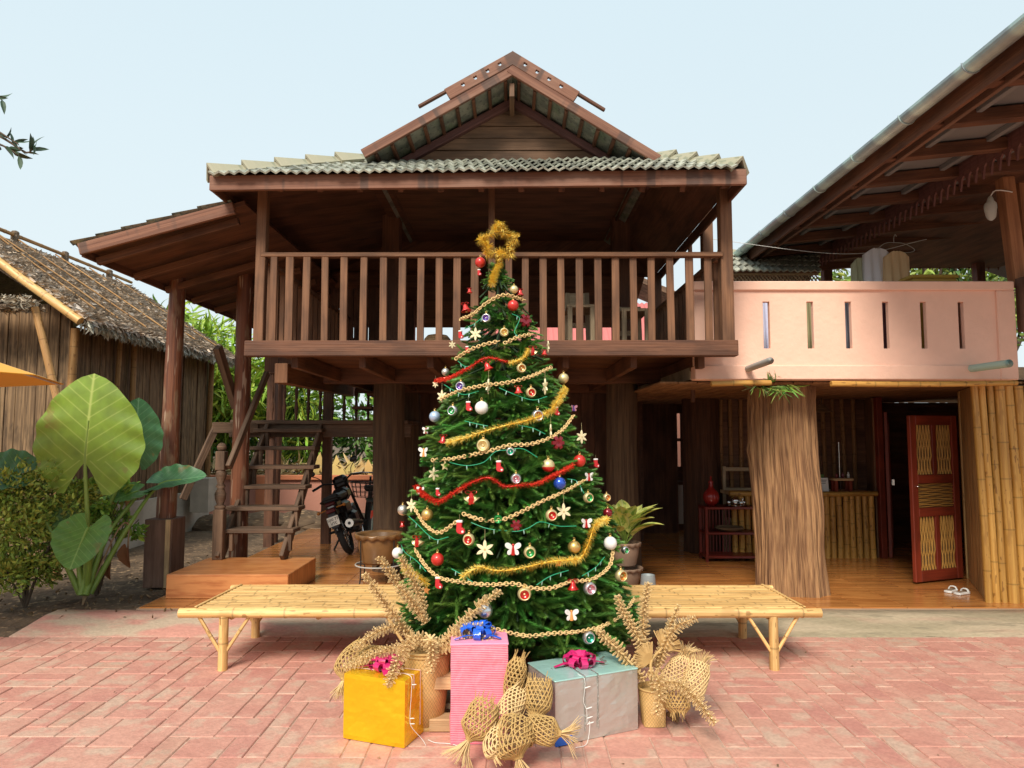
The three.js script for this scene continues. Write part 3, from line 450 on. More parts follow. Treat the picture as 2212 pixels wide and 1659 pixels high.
// lean-to posts: pole on a boxed plinth, and a second dark pole by the stairs
{
  const p = G(352, 1262, 0.07), D = -p.z + 0.16; const x = W(356, 1200, D).x;
  HP('log_pole', tube(line(V(x, 0.7, -D), W(388, 540, D), 24), (t) => lerp(0.098, 0.08, t), 20, { wob: (t, a) => 1 + 0.10 * (fbm(t, a / 6.2832, 8, 4, 661, 3) - 0.5) * 2 }), M.pole);
  const pl = HP('plinth', at(box(0.285, 0.70, 0.3, 0.006), x, 0.38, -D + 0.01), M.plinthWood); HP('plinth_strip', at(box(0.05, 0.695, 0.012, 0.002), x + 0.105, 0.38, -D + 0.168), M.paleWood, pl);
  HP('log_pole', tube(line(V(W(520, 1000, 7.9).x, 0.05, -7.9), V(W(528, 650, 7.9).x, 3.5, -7.9), 20), (t) => lerp(0.10, 0.085, t), 16, { wob: (t, a) => 1 + 0.08 * (fbm(t, a / 6.2832, 8, 4, 667, 3) - 0.5) * 2 }), M.pole);
  HP('log_pole', tube(line(V(-3.55, 0, -10.4), V(-3.5, 3.2, -10.4), 8), 0.09, 12), M.teak);
}
// ================================================================ staircase
{
  rnd = rngOf(121);
  const xl = -3.12, xr = -2.32;
  single('stair_platform', at(box(1.14, 0.22, 0.92, 0.006), -2.66, 0.19, -7.06), M.stepTile, 'low orange tiled step platform under the wooden stairs', 'step', V(-2.66, 0.08, -7.06));
  const st = thing('staircase', 'steep brown wooden stairs without risers, turned newel post', 'staircase', V(-2.7, 0.3, -8)), S = (n, g, m = M.stairWood) => part(st, n, g, m);
  const T = [[1146, 7.5], [1098, 7.7], [1052, 7.9], [1009, 8.1], [968, 8.3], [930, 8.5]].map(([y, D]) => W(560, y, D).y);
  T.forEach((y, i) => S('tread', at(box(xr - xl + R(0.0, 0.06), 0.045, 0.25, 0.006), (xl + xr) / 2 + R(-0.015, 0.015), y, -7.56 - i * 0.2)));
  for (const [x0, x1] of [[xl + 0.05, xl + 0.1], [xr - 0.08, xr - 0.04]]) S('stringer', beam(V(x0, 0.30, -7.38), V(x1, 1.72, -8.66), 0.045, 0.15));
  for (const x of [xl + 0.1, xr - 0.08]) for (let i = 0; i < 6; i++) S('tread_cleat', at(box(0.04, 0.19, 0.05), x + 0.04, T[i] - 0.115, -7.48 - i * 0.2));
  S('handrail', beam(W(494, 1010, 7.32), W(577, 806, 8.15), 0.05, 0.075));
  const nw = G(472, 1208, 0.3); // turned newel post at the foot
  S('newel_post', [at(box(0.105, 0.52, 0.105, 0.006), nw.x, 0.56, nw.z), new THREE.LatheGeometry([[0.05, 0.82], [0.06, 0.85], [0.035, 0.87], [0.055, 0.93], [0.06, 0.98], [0.035, 1.04], [0.05, 1.06], [0.03, 1.09], [0.058, 1.17], [0.05, 1.22], [0.03, 1.25]].map((q) => new THREE.Vector2(...q)), 14).translate(nw.x, 0, nw.z), at(box(0.1, 0.2, 0.1, 0.006), nw.x, 1.33, nw.z), new THREE.SphereGeometry(0.05, 12, 8).translate(nw.x, 1.47, nw.z)], M.stairWood);
  // landing with turned balusters and the short upper flight
  S('landing_floor', at(box(2.2, 0.05, 1.35, 0.006), -2.38, 1.76, -9.25)); S('landing_beam', at(box(2.25, 0.16, 0.08), -2.38, 1.655, -8.66)); S('landing_beam', at(box(2.25, 0.16, 0.08), -2.38, 1.655, -9.85));
  for (const [x, D] of [[-3.42, 9.9], [-2.62, 9.9], [-1.45, 9.9]]) S('landing_post', at(box(0.12, 2.55, 0.12), x, 1.25, -D), M.teak);
  const prof = [[0.014, 0], [0.018, 0.1], [0.03, 0.2], [0.016, 0.32], [0.028, 0.42], [0.014, 0.55], [0.016, 0.7]].map((q) => new THREE.Vector2(...q)), bg = new THREE.LatheGeometry(prof, 8);
  for (let x = -3.4; x < -1.4; x += 0.17) S('baluster', bg.clone().translate(x, 1.78, -9.85), M.teak);
  S('landing_rail', at(box(2.1, 0.05, 0.07), -2.4, 2.5, -9.85), M.teak);
  S('crossbar', beam(V(-3.62, 1.69, -8.4), V(-3.15, 1.69, -8.62), 0.08, 0.13)); S('brace', beam(V(-3.85, 0.85, -8.2), V(-3.58, 1.7, -8.42), 0.06, 0.08));
  S('brace', beam(W(470, 750, 7.6), W(510, 880, 8.0), 0.07, 0.1));
  for (let i = 0; i < 3; i++) S('upper_tread', at(box(0.24, 0.035, 0.8, 0.005), -1.9 + i * 0.17, 1.95 + i * 0.17, -9.2), M.teak);
}
// ================================================================ right: terrace, its room, and the big roof
rnd = rngOf(301);
const TD = 6.3, terrace = thing('pink_terrace', 'pink plastered roof terrace with slotted parapet over a bamboo room', 'building', V(3.3, 0, -8));
const TP = (n, g, m = M.pinkPlaster, p = terrace) => part(p, n, g, m);
const yTop = W(1900, 607, TD).y, yB = W(1900, 820, TD).y, xA = W(1500, 700, TD).x, xB = W(2196, 700, TD).x;
{
  const y1 = W(1900, 627, TD).y, y0 = W(1900, 789, TD).y, xr = W(2157, 700, TD).x;
  const s = new THREE.Shape([[xA, y0], [xr, y0], [xr, y1], [xA, y1]].map((q) => new THREE.Vector2(...q)));
  for (const px of [1650, 1745, 1828, 1909, 1991, 2073]) { const a = W(px - 1, 650, TD), b = W(px + 18, 753, TD), h = new THREE.Path(); h.moveTo(a.x, a.y); h.lineTo(b.x, a.y); h.lineTo(b.x, b.y); h.lineTo(a.x, b.y); h.lineTo(a.x, a.y); s.holes.push(h); }
  const g = new THREE.ExtrudeGeometry(s, { depth: 0.045, bevelEnabled: true, bevelSize: 0.004, bevelThickness: 0.004, bevelSegments: 1 }); g.translate(0, 0, -TD - 0.075);
  const wall = TP('parapet', g);
  TP('parapet_cap', at(box(xB - xA, yTop - y1, 0.16, 0.008), (xA + xB) / 2, (yTop + y1) / 2, -TD - 0.08), M.pinkPlaster, wall);
  TP('parapet_end', at(box(xB - xr, y1 - yB, 0.16, 0.008), (xB + xr) / 2, (yB + y1) / 2 - 0.001, -TD - 0.08), M.pinkPlaster, wall);
  TP('slab_edge', at(box(xr - xA, y0 - yB, 0.16, 0.008), (xA + xr) / 2, (yB + y0) / 2, -TD - 0.08), M.pinkPlaster, wall);
  TP('floor_slab', at(box(9 - xA, 0.12, 4.6, 0.004), (xA + 9) / 2, yB + 0.075, -TD - 2.5), M.concrete);
  TP('side_parapet', at(box(0.12, yTop - yB - 0.02, 3.6, 0.006), xB - 0.03, (yTop + yB) / 2 - 0.012, -TD - 2.0));
  // ceiling of split bamboo
  for (let i = 0; i < 24; i++) TP('ceiling_slat', at(box(0.17, 0.02, 4.3, 0.003), xA - 0.2 + i * 0.18, yB - 0.012, -TD - 2.35), M.mat);
  // bamboo edging poles under the slab
  for (const [a, b] of [[1536, 1665], [1795, 2196]]) TP('edge_bamboo', bamboo(W(a, 829, TD - 0.06), W(b, 827, TD - 0.06), 0.026, 10, 0.22), M.bamboo);
}
// drain pipes through the parapet
function pipe(px0, py0, px1, py1, r, mat, label) {
  const a = W(px0, py0, TD + 0.05), L = 0.7, D1 = TD * (px0 - CX) / (px1 - CX), b = W(px1, py1, Math.max(5.5, D1)), c = a.clone().lerp(b, 0.985);
  const t = thing('drain_pipe', label, 'pipe', a); part(t, 'pipe_wall', tube([a, c, b, b.clone().addScaledVector(b.clone().sub(a).normalize(), -0.001), b.clone().addScaledVector(b.clone().sub(a).normalize(), -0.12)], [r, r, r, r * 0.82, r * 0.8], 16, { open: true }), mat); part(t, 'bore', tube(line(a.clone().lerp(b, 0.7), a.clone().lerp(b, 0.8), 1), r * 0.8, 12), M.black);
}
pipe(1612, 798, 1664, 779, 0.030, M.greyPipe, 'short grey drain pipe poking out of pink wall above the fern');
pipe(2092, 797, 2180, 785, 0.034, M.greenPipe, 'pale green drain pipe poking out of pink wall above bamboo wall');

// huge tree trunk carrying the terrace
{
  const base = G(1709, 1292, 0.07), D = -base.z + 0.30, P = []; const cx = [1712, 1706, 1702, 1694, 1690, 1686], cy = [1290, 1180, 1080, 980, 900, 822];
  cx.forEach((x, i) => P.push(W(x, cy[i], D))); P[0].y = 0.04; P[5].y = yB - 0.03;
  const pts = curve(P, 84), rr = [0.335, 0.312, 0.318, 0.312, 0.302, 0.295];
  const tr = thing('trunk_pillar', 'massive bare brown tree trunk holding up the pink terrace', 'tree trunk', V(pts[0].x, 0.07, pts[0].z));
  part(tr, 'trunk', tube(pts, (t) => { const f = t * 5, i = Math.min(4, Math.floor(f)); return lerp(rr[i], rr[i + 1], f - i); }, 132, { vr: 0.3, wob: (t, a) => { const u = a / 6.2832; return 1 + 0.10 * (fbm(t * 0.25 + 0.1, u, 8, 10, 701, 3) - 0.5) * 2 + 0.085 * (fbm(t * 0.22 + 0.3, u, 8, 34, 705, 3) - 0.5) * 2 - 0.075 * smooth(0.62, 0.72, fbm(t * 0.18 + 0.7, u, 8, 22, 713, 3)) + 0.07 * Math.exp(-Math.pow((t - 0.62) / 0.03, 2) - Math.pow((u - 0.72) / 0.03, 2)) - 0.14 * (t < 0.085 && t > 0.03 && u > 0.55 && u < 0.60 ? 1 : 0) + 0.04 * (fbm(t * 0.4, u, 8, 90, 709, 2) - 0.5) * 2 + 0.10 * Math.exp(-Math.pow((t - 0.42) / 0.05, 2) - Math.pow((u - 0.99) / 0.035, 2)); } }), M.trunkBrown);
}
// fern on the trunk's top
const grassMat = std({ color: 0xffffff, roughness: 0.6, side: THREE.DoubleSide });
{
  const c = W(1668, 830, TD + 0.02), t = thing('spider_plant', 'small tufted green plant growing between trunk and pink wall', 'plant', c), mats = [], cols = [];
  for (let i = 0; i < 90; i++) { const a = R(-0.3, 3.44), up = R(-0.4, 1.2), L = i < 25 ? R(0.6, 1) : R(0.9, 1.7), off = i < 25 ? V(R(-0.03, 0.03), 0.02, 0) : V(R(-0.2, 0.16), R(-0.05, 0), R(0, 0.05)); mats.push(trs(off, qTo(V(Math.cos(a) * 0.7, i < 25 ? up + 0.5 : up * 0.3 - 0.45, Math.sin(a) * 0.8), R(0, 6)), V(1, L, 1))); cols.push(lin(R(0.06, 0.22), R(0.14, 0.32), R(0.02, 0.05))); }
  inst(t, 'blades', leafG(0.13, 0.012, 0.3, 0.7, 4), grassMat, mats, cols);
}
// ---- room under the terrace
{
  const yC = yB - 0.03, wallM = M.mat;
  // back wall panels, doorway between
  const wD = 9.25;
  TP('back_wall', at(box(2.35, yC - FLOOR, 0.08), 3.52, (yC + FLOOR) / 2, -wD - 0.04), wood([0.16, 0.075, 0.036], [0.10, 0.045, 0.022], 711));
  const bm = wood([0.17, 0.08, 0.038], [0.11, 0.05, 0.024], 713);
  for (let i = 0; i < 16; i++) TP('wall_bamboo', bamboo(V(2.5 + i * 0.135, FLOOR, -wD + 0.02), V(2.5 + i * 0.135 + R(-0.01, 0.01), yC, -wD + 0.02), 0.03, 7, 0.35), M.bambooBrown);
  const dj = W(1905, 1000, 8.7); TP('door_frame', at(box(0.07, yC - FLOOR, 0.09), dj.x, (yC + FLOOR) / 2, -8.75), M.doorRed);
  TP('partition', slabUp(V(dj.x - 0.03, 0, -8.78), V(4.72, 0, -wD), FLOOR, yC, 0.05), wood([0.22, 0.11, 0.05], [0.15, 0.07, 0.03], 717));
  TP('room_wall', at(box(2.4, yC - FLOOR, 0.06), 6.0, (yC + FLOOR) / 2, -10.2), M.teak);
  TP('inner_wall', at(box(0.06, yC - FLOOR, 3), 7.2, (yC + FLOOR) / 2, -8.7), M.teak);
  // angled entrance wall of flattened bamboo, from the front poles back to the door's hinge
  const A = V(4.37, 0, -6.5), B = V(4.86, 0, -7.5); for (let i = 0; i < 6; i++) TP('wall_slat', slabUp(A.clone().lerp(B, i / 6 + 0.004), A.clone().lerp(B, (i + 1) / 6 - 0.004), FLOOR, yC, 0.03), wallSlat());
  TP('door_frame', slabUp(V(4.86, 0, -7.5), V(4.93, 0, -7.62), FLOOR, yC, 0.06), M.bambooPaleFlat);
  // bamboo poles along the front
  let x = W(2101, 1000, 6.5).x; for (let i = 0; x < 5.6; i++) { const r = [0.034, 0.032, 0.03, 0.05, 0.042, 0.045][i % 6] * R(0.94, 1.05); x += r; TP('wall_bamboo', bamboo(V(x + 0.03, FLOOR - 0.02, -6.46 + R(-0.012, 0.012)), V(x + R(-0.02, 0.005), yC - 0.02, -6.46), r, 12, 0.4), M.bamboo); x += r + 0.004; }
  TP('front_wall', at(box(3.4, yC - FLOOR, 0.05), 6.15, (yC + FLOOR) / 2, -6.56), M.mat);
}
function slabUp(a, b, y0, y1, t) { const g = box(a.distanceTo(b), y1 - y0, t, 0.003), m = basis(V(a.x, 0, a.z), V(b.x, 0, b.z)); m.setPosition((a.x + b.x) / 2, (y0 + y1) / 2, (a.z + b.z) / 2); return g.applyMatrix4(m); }
function wallSlat() { return M.slatGold ??= wood([0.50, 0.30, 0.11], [0.36, 0.20, 0.07], 721); }
function woven(w, h, nv, mat, vertical) { // woven panel: bowed strips over thin cross pieces
  const L = [], n = nv; for (let i = 0; i < n; i++) { const u = (i + 0.5) / n, P = []; for (let k = 0; k <= 8; k++) { const t = k / 8, z = 0.006 * Math.cos(t * Math.PI * 5 + (i % 2) * Math.PI), sx = (i % 2 ? 1 : -1) * 0.004 * Math.sin(t * Math.PI * 3); P.push(vertical ? V((u - 0.5) * w + sx, (t - 0.5) * h, z) : V((t - 0.5) * w, (u - 0.5) * h + sx, z)); } L.push(tube(P, (vertical ? w : h) / n * 0.36, 5, { flat: 0.8, color: () => { const k = 0.8 + 0.3 * hash(i, 3, 9); return [k, k, k]; } })); }
  return merge(L);
}
// open red door with woven panels
{
  const a = G(1976, 1258, 0.1), b = G(2078, 1247, 0.1), h = W(1955, 897, -a.z).y - 0.1, w = Math.hypot(b.x - a.x, b.z - a.z);
  const d = thing('panel_door', 'open dark red door with five woven bamboo panels', 'door', V(a.x, 0.1, a.z)); d.rotation.y = Math.atan2(-(b.z - a.z), b.x - a.x);
  const P = (n, x0, x1, y0, y1, t, m) => local(d, n, at(box(x1 - x0, y1 - y0, t, 0.004), (x0 + x1) / 2, (y0 + y1) / 2, 0), m), s = 0.085;
  P('stile', 0, s, 0, h, 0.04, M.doorRed); P('stile', w - s, w, 0, h, 0.04, M.doorRed);
  const ys = [[0, 0.11], [h * 0.385, h * 0.385 + 0.09], [h * 0.585, h * 0.585 + 0.09], [h - 0.10, h]]; for (const [y0, y1] of ys) P('rail', s, w - s, y0, y1, 0.038, M.doorRed);
  for (const [y0, y1] of [[0.11, h * 0.385], [h * 0.585 + 0.09, h - 0.1]]) { P('mullion', w / 2 - 0.03, w / 2 + 0.03, y0, y1, 0.038, M.doorRed); for (const x of [(s + w / 2 - 0.03) / 2, (w - s + w / 2 + 0.03) / 2]) local(d, 'woven_panel', woven(w / 2 - 0.03 - s - 0.004, y1 - y0 - 0.004, 11, null, true).translate(x, (y0 + y1) / 2, 0), M.bamboo); }
  local(d, 'woven_panel', woven(w - 2 * s - 0.004, h * 0.2 - 0.094, 13, null, false).translate(w / 2, h * 0.485 + 0.045, 0), M.bamboo);
  local(d, 'backing_panel', at(box(w - 2 * s + 0.01, h - 0.2, 0.008), w / 2, h / 2, -0.012), M.bambooOldFlat);
  local(d, 'handle', [tube([V(0.05, h * 0.57, 0.02), V(0.05, h * 0.57, 0.05), V(0.1, h * 0.57, 0.05)], 0.007, 6)], M.chrome);
}
{ // second, darker door leaf on the left of the opening
  const a = W(1912, 1060, 8.7), d = thing('narrow_door', 'dark reddish wooden door leaf swung into the dim doorway', 'door', V(a.x + 0.04, 0.09, -8.7)); d.rotation.y = 1.05;
  local(d, 'door_board', at(box(0.5, 1.8, 0.04, 0.004), 0.25, 0.9, 0), M.doorRed); for (const x of [0.14, 0.36]) local(d, 'door_panel', at(box(0.16, 1.55, 0.02, 0.006), x, 0.9, 0.02), M.doorRed); local(d, 'handle', at(box(0.02, 0.08, 0.05), 0.46, 0.9, 0.04), M.chrome);
}
// bamboo counter
{
  const D = 8.75, x0 = W(1580, 1100, D).x, x1 = W(1890, 1100, D).x, yt = W(1800, 1066, D).y, c = thing('bamboo_counter', 'bar counter fronted with upright yellow bamboo poles', 'counter', V((x0 + x1) / 2, FLOOR, -D));
  part(c, 'counter_top', [bamboo(V(x0 - 0.03, yt, -D + 0.02), V(x1 + 0.02, yt, -D + 0.02), 0.032, 9, 0.4), at(box(x1 - x0 + 0.04, 0.04, 0.42), (x0 + x1) / 2, yt, -D - 0.2)].slice(1), M.paleWood); part(c, 'edge_pole', bamboo(V(x0 - 0.03, yt, -D + 0.025), V(x1 + 0.02, yt, -D + 0.025), 0.034, 9, 0.45), M.bamboo);
  const n = 22, w = (x1 - x0) / n; for (let i = 0; i < n; i++) part(c, 'front_pole', bamboo(V(x0 + (i + 0.5) * w, FLOOR - 0.01, -D), V(x0 + (i + 0.5) * w + R(-0.006, 0.006), yt - 0.03, -D), w * 0.47, 8, 0.28), M.bamboo);
  part(c, 'body', at(box(x1 - x0 - 0.05, yt - FLOOR - 0.05, 0.36), (x0 + x1) / 2, (yt + FLOOR) / 2 - 0.01, -D - 0.24), M.teak);
  // things on it
  const on = (px, dx = 0) => V(W(px, 1050, D).x + dx, yt + 0.02, -D - 0.1);
  const f = thing('leaflet_stand', 'small white card in a green folder on the bamboo counter', 'card stand', on(1782)); local(f, 'folder', at(box(0.17, 0.21, 0.01), -0.03, 0.105, -0.02, 0.15, -0.12), std({ color: lin(0.12, 0.22, 0.06) })); local(f, 'card', at(box(0.12, 0.17, 0.006), 0.02, 0.085, 0.015, -0.1, -0.18), M.white); local(f, 'printed_lines', at(merge([0, 1, 2].map((i) => box(0.08 - i * 0.015, 0.008, 0.002).translate(0, 0.05 - i * 0.02, 0))), 0.02, 0.09, 0.02, -0.1, -0.18), std({ color: lin(0.2, 0.22, 0.2) }));
  single('white_cup', new THREE.LatheGeometry([[0, 0], [0.035, 0], [0.045, 0.1], [0.041, 0.1], [0.032, 0.006]].map((q) => new THREE.Vector2(...q)), 16).translate(...on(1769).toArray()), M.white, 'white cup half hidden behind the massive trunk', 'cup', on(1769));
  const tr = thing('pedestal_tray', 'low wooden pedestal tray with small bottles on the counter', 'tray', on(1826)); local(tr, 'tray_top', at(box(0.24, 0.03, 0.16, 0.006), 0, 0.15, 0), M.paleWood); for (const [x, z] of [[-0.09, 0.05], [0.09, 0.05], [-0.09, -0.05], [0.09, -0.05]]) local(tr, 'leg', at(box(0.035, 0.135, 0.035), x, 0.0675, z), M.doorRed);
  for (const [x, c0, hgt] of [[-0.06, [0.2, 0.03, 0.03], 0.06], [0.02, [0.15, 0.03, 0.04], 0.07], [0.09, [0.7, 0.68, 0.62], 0.075]]) { const b = on(1826, x).add(V(0, 0.166, 0)); single('small_bottle', new THREE.LatheGeometry([[0, 0], [0.016, 0], [0.018, hgt * 0.6], [0.008, hgt * 0.8], [0.009, hgt], [0, hgt]].map((q) => new THREE.Vector2(...q)), 10).translate(b.x, b.y, b.z), std({ color: lin(...c0), roughness: 0.3 }), c0[0] > 0.5 ? 'white bottle on the pedestal tray on the counter' : 'little dark red bottle on the pedestal tray on the counter', 'bottle', b, c0[0] > 0.5 ? undefined : 'red bottles on the pedestal tray'); }
  const pb = on(1833).add(V(0, 0, -0.12)); single('thin_rod', at(box(0.012, 0.62, 0.012), pb.x, pb.y + 0.31, pb.z), M.chrome, 'thin upright pale rod standing at the back of the counter', 'rod', pb);
  const lp = W(1775, 890, 8.6); const hl = thing('hanging_lampshade', 'unlit cone lampshade hanging over the bamboo counter', 'lamp', lp); local(hl, 'shade', new THREE.LatheGeometry([[0.02, 0.1], [0.13, 0], [0.127, 0], [0.018, 0.095]].map((q) => new THREE.Vector2(...q)), 18), M.slat); local(hl, 'cord', tube([V(0, 0.1, 0), V(0, yB - 0.05 - lp.y, 0)], 0.004, 5), M.black);
}
// red shelf, vase, silver tea set, basket tray, chair behind
{
  const D = 8.45, a = G(1524, 1207, FLOOR), x0 = W(1524, 1150, D).x, x1 = W(1640, 1150, D).x, h = W(1560, 1098, D).y;
  const s = thing('red_shelf', 'low dark red slatted shelf standing beside massive trunk', 'shelf', V((x0 + x1) / 2, FLOOR, -D - 0.15));
  for (const y of [FLOOR + 0.06, (h + FLOOR) / 2 + 0.02, h]) part(s, 'shelf_board', at(box(x1 - x0, 0.03, 0.32), (x0 + x1) / 2, y, -D - 0.16), M.redLacquer);
  for (const x of [x0 + 0.02, x1 - 0.02]) for (const z of [-D - 0.02, -D - 0.3]) part(s, 'leg', at(box(0.035, h - FLOOR, 0.035), x, (h + FLOOR) / 2, z), M.redLacquer);
  for (let i = 0; i < 14; i++) part(s, 'back_slat', at(box(0.018, h - FLOOR - 0.08, 0.012), lerp(x0 + 0.06, x1 - 0.06, i / 13), (h + FLOOR) / 2 + 0.02, -D - 0.31), M.redLacquer);
  const vb = V(W(1537, 1090, D + 0.15).x, h + 0.016, -D - 0.16); single('red_vase', new THREE.LatheGeometry([[0, 0], [0.05, 0], [0.085, 0.05], [0.1, 0.1], [0.085, 0.16], [0.05, 0.2], [0.03, 0.22], [0.022, 0.26], [0.03, 0.29], [0.012, 0.31], [0.012, 0.35], [0, 0.36]].map((q) => new THREE.Vector2(...q)), 24).translate(vb.x, vb.y, vb.z), std({ color: lin(0.30, 0.02, 0.015), roughness: 0.22 }), 'round glossy red lidded jar on the red shelf', 'jar', vb);
  const tb = V(W(1590, 1090, D + 0.12).x, h + 0.016, -D - 0.13), ts = thing('silver_tea_set', 'silver teapot with small cups on a tray on the red shelf', 'tea set', tb);
  local(ts, 'tray', new THREE.LatheGeometry([[0, 0], [0.13, 0], [0.15, 0.014], [0.148, 0.016], [0.128, 0.005], [0, 0.005]].map((q) => new THREE.Vector2(...q)), 24), M.chrome);
  const cup = new THREE.LatheGeometry([[0, 0], [0.018, 0], [0.03, 0.03], [0.027, 0.045], [0.025, 0.045], [0.016, 0.005]].map((q) => new THREE.Vector2(...q)), 12); for (const [x, z, y] of [[-0.09, 0.02, 0.008], [0.09, 0.02, 0.008], [-0.03, 0.08, 0.008], [0.04, 0.08, 0.008]]) { local(ts, 'cup', cup.clone().translate(x, y, z), M.chrome); }
  local(ts, 'teapot', [new THREE.LatheGeometry([[0, 0], [0.035, 0], [0.055, 0.04], [0.05, 0.075], [0.03, 0.09], [0.012, 0.1], [0.014, 0.115], [0, 0.12]].map((q) => new THREE.Vector2(...q)), 18).translate(0, 0.008, -0.01), tube(curve([V(0.05, 0.04, -0.01), V(0.08, 0.06, -0.01), V(0.095, 0.09, -0.01)], 6), 0.008, 6)], M.chrome);
  const bb = V(W(1578, 1140, D + 0.1).x, (h + FLOOR) / 2 + 0.036, -D - 0.15); single('basket_tray', new THREE.LatheGeometry([[0, 0], [0.13, 0], [0.165, 0.035], [0.172, 0.03], [0.165, 0.05], [0.158, 0.05], [0.125, 0.008], [0, 0.008]].map((q) => new THREE.Vector2(...q)), 28).translate(bb.x, bb.y, bb.z), M.slat, 'shallow round woven tray on the middle of the red shelf', 'tray', bb);
  const cx = W(1600, 1060, 9.0).x, ch = thing('bamboo_chair', 'bamboo chair with ladder back behind the red shelf', 'chair', V(cx, FLOOR, -9.0)); for (const [x, z, hh] of [[-0.2, 0.02, 1.12], [0.2, 0.02, 1.12], [-0.2, 0.17, 0.45], [0.2, 0.17, 0.45]]) local(ch, 'leg', at(box(0.04, hh, 0.04), x, hh / 2, z - 0.05), M.greyWood); for (const y of [0.45, 0.82, 1.08]) local(ch, y < 0.5 ? 'seat' : 'back_rail', at(box(0.42, 0.05, y < 0.5 ? 0.26 : 0.03), 0, y, y < 0.5 ? 0.06 : -0.04), M.greyWood);
}
// dark inner trunk, white cabinet and barred window at the far back
{
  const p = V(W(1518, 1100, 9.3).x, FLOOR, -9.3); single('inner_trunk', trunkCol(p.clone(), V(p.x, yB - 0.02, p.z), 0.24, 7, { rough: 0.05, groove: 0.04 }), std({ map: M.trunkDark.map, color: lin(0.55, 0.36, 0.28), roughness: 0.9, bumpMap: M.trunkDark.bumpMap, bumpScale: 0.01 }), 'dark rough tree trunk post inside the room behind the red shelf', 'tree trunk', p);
  const D = 11.2, x0 = W(1390, 1100, D).x, x1 = W(1476, 1100, D).x, c = thing('white_cabinet', 'white low cabinet with dark top standing in the dim room', 'cabinet', V((x0 + x1) / 2, FLOOR, -D)), yb = W(1430, 1132, D).y, yt = W(1430, 1047, D).y; part(c, 'front_panel', at(box(x1 - x0, yt - yb, 0.4), (x0 + x1) / 2, (yt + yb) / 2, -D - 0.2), M.white); part(c, 'top', at(box(x1 - x0 + 0.06, 0.05, 0.46), (x0 + x1) / 2, yt + 0.027, -D - 0.2), M.teak); part(c, 'plinth', at(box(x1 - x0, Math.max(0.03, yb - FLOOR), 0.36), (x0 + x1) / 2, (yb + FLOOR) / 2, -D - 0.2), M.teak);
  // barred window wall behind
  const wd = 11.5, wl = thing('window_wall', 'dark back wall with a barred window above the white cabinet', 'wall', V(2.3, FLOOR, -wd)); const xs = [1.9, W(1396, 950, wd).x, W(1409, 950, wd).x, W(1417, 950, wd).x, W(1428, 950, wd).x, W(1438, 950, wd).x, W(1449, 950, wd).x, W(1458, 950, wd).x, W(1470, 950, wd).x, 3.4], y0 = W(1430, 1008, wd).y, y1 = W(1430, 893, wd).y, ym = W(1430, 950, wd).y;
  part(wl, 'lower_panel', at(box(1.6, y0 - FLOOR, 0.06), 2.6, (y0 + FLOOR) / 2, -wd), M.teak); part(wl, 'upper_panel', at(box(1.6, 2.3 - y1, 0.06), 2.6, (2.3 + y1) / 2, -wd), M.teak); for (let i = 0; i + 1 < xs.length; i += 2) part(wl, 'window_bar', at(box(xs[i + 1] - xs[i], y1 - y0, 0.05), (xs[i] + xs[i + 1]) / 2, (y0 + y1) / 2, -wd), M.teak); part(wl, 'middle_rail', at(box(0.7, 0.05, 0.04), 2.45, ym, -wd), M.teak);
  const wk = thing('far_partition', 'dark plank partition between log stilt and barred window', 'wall', V(1.85, FLOOR, -10.8)); for (let i = 0; i < 6; i++) part(wk, 'plank', at(box(0.04, 2.15, 0.22), 1.84, 1.15, -10.2 - i * 0.23), M.teak);
  part(wl, 'ceiling_board', at(box(1.9, 0.04, 2.2), 2.7, 2.28, -10.5), M.teak);
}
// slippers
for (const [px, py, a] of [[2055, 1278, 0.35], [2079, 1283, 0.15]]) {
  const b = G(px, py, FLOOR + 0.003), t = thing('slipper', 'pale slipper of a pair left on the tiles by the red door', 'slipper', b, 'pair of pale slippers'); t.rotation.y = a - 1.25; t.scale.setScalar(0.62);
  const s = new THREE.Shape(); s.moveTo(-0.045, -0.13); s.quadraticCurveTo(0, -0.15, 0.045, -0.13); s.quadraticCurveTo(0.035, 0, 0.055, 0.08); s.quadraticCurveTo(0.04, 0.15, 0, 0.15); s.quadraticCurveTo(-0.055, 0.14, -0.05, 0.07); s.quadraticCurveTo(-0.03, 0, -0.045, -0.13);
  local(t, 'sole', new THREE.ExtrudeGeometry(s, { depth: 0.022, bevelEnabled: true, bevelSize: 0.008, bevelThickness: 0.006, bevelSegments: 2 }).rotateX(-Math.PI / 2).translate(0, 0.006, 0), M.white);
  local(t, 'insole', new THREE.ExtrudeGeometry(s, { depth: 0.004, bevelEnabled: false }).scale(0.85, 0.88, 1).rotateX(-Math.PI / 2).translate(0, 0.036, 0), std({ color: lin(0.28, 0.20, 0.14) }));
  local(t, 'strap', tube(curve([V(-0.06, 0.025, -0.07), V(-0.035, 0.07, -0.07), V(0.035, 0.07, -0.07), V(0.06, 0.025, -0.07)], 8), 0.03, 8, { flat: 0.3 }), M.white);
}
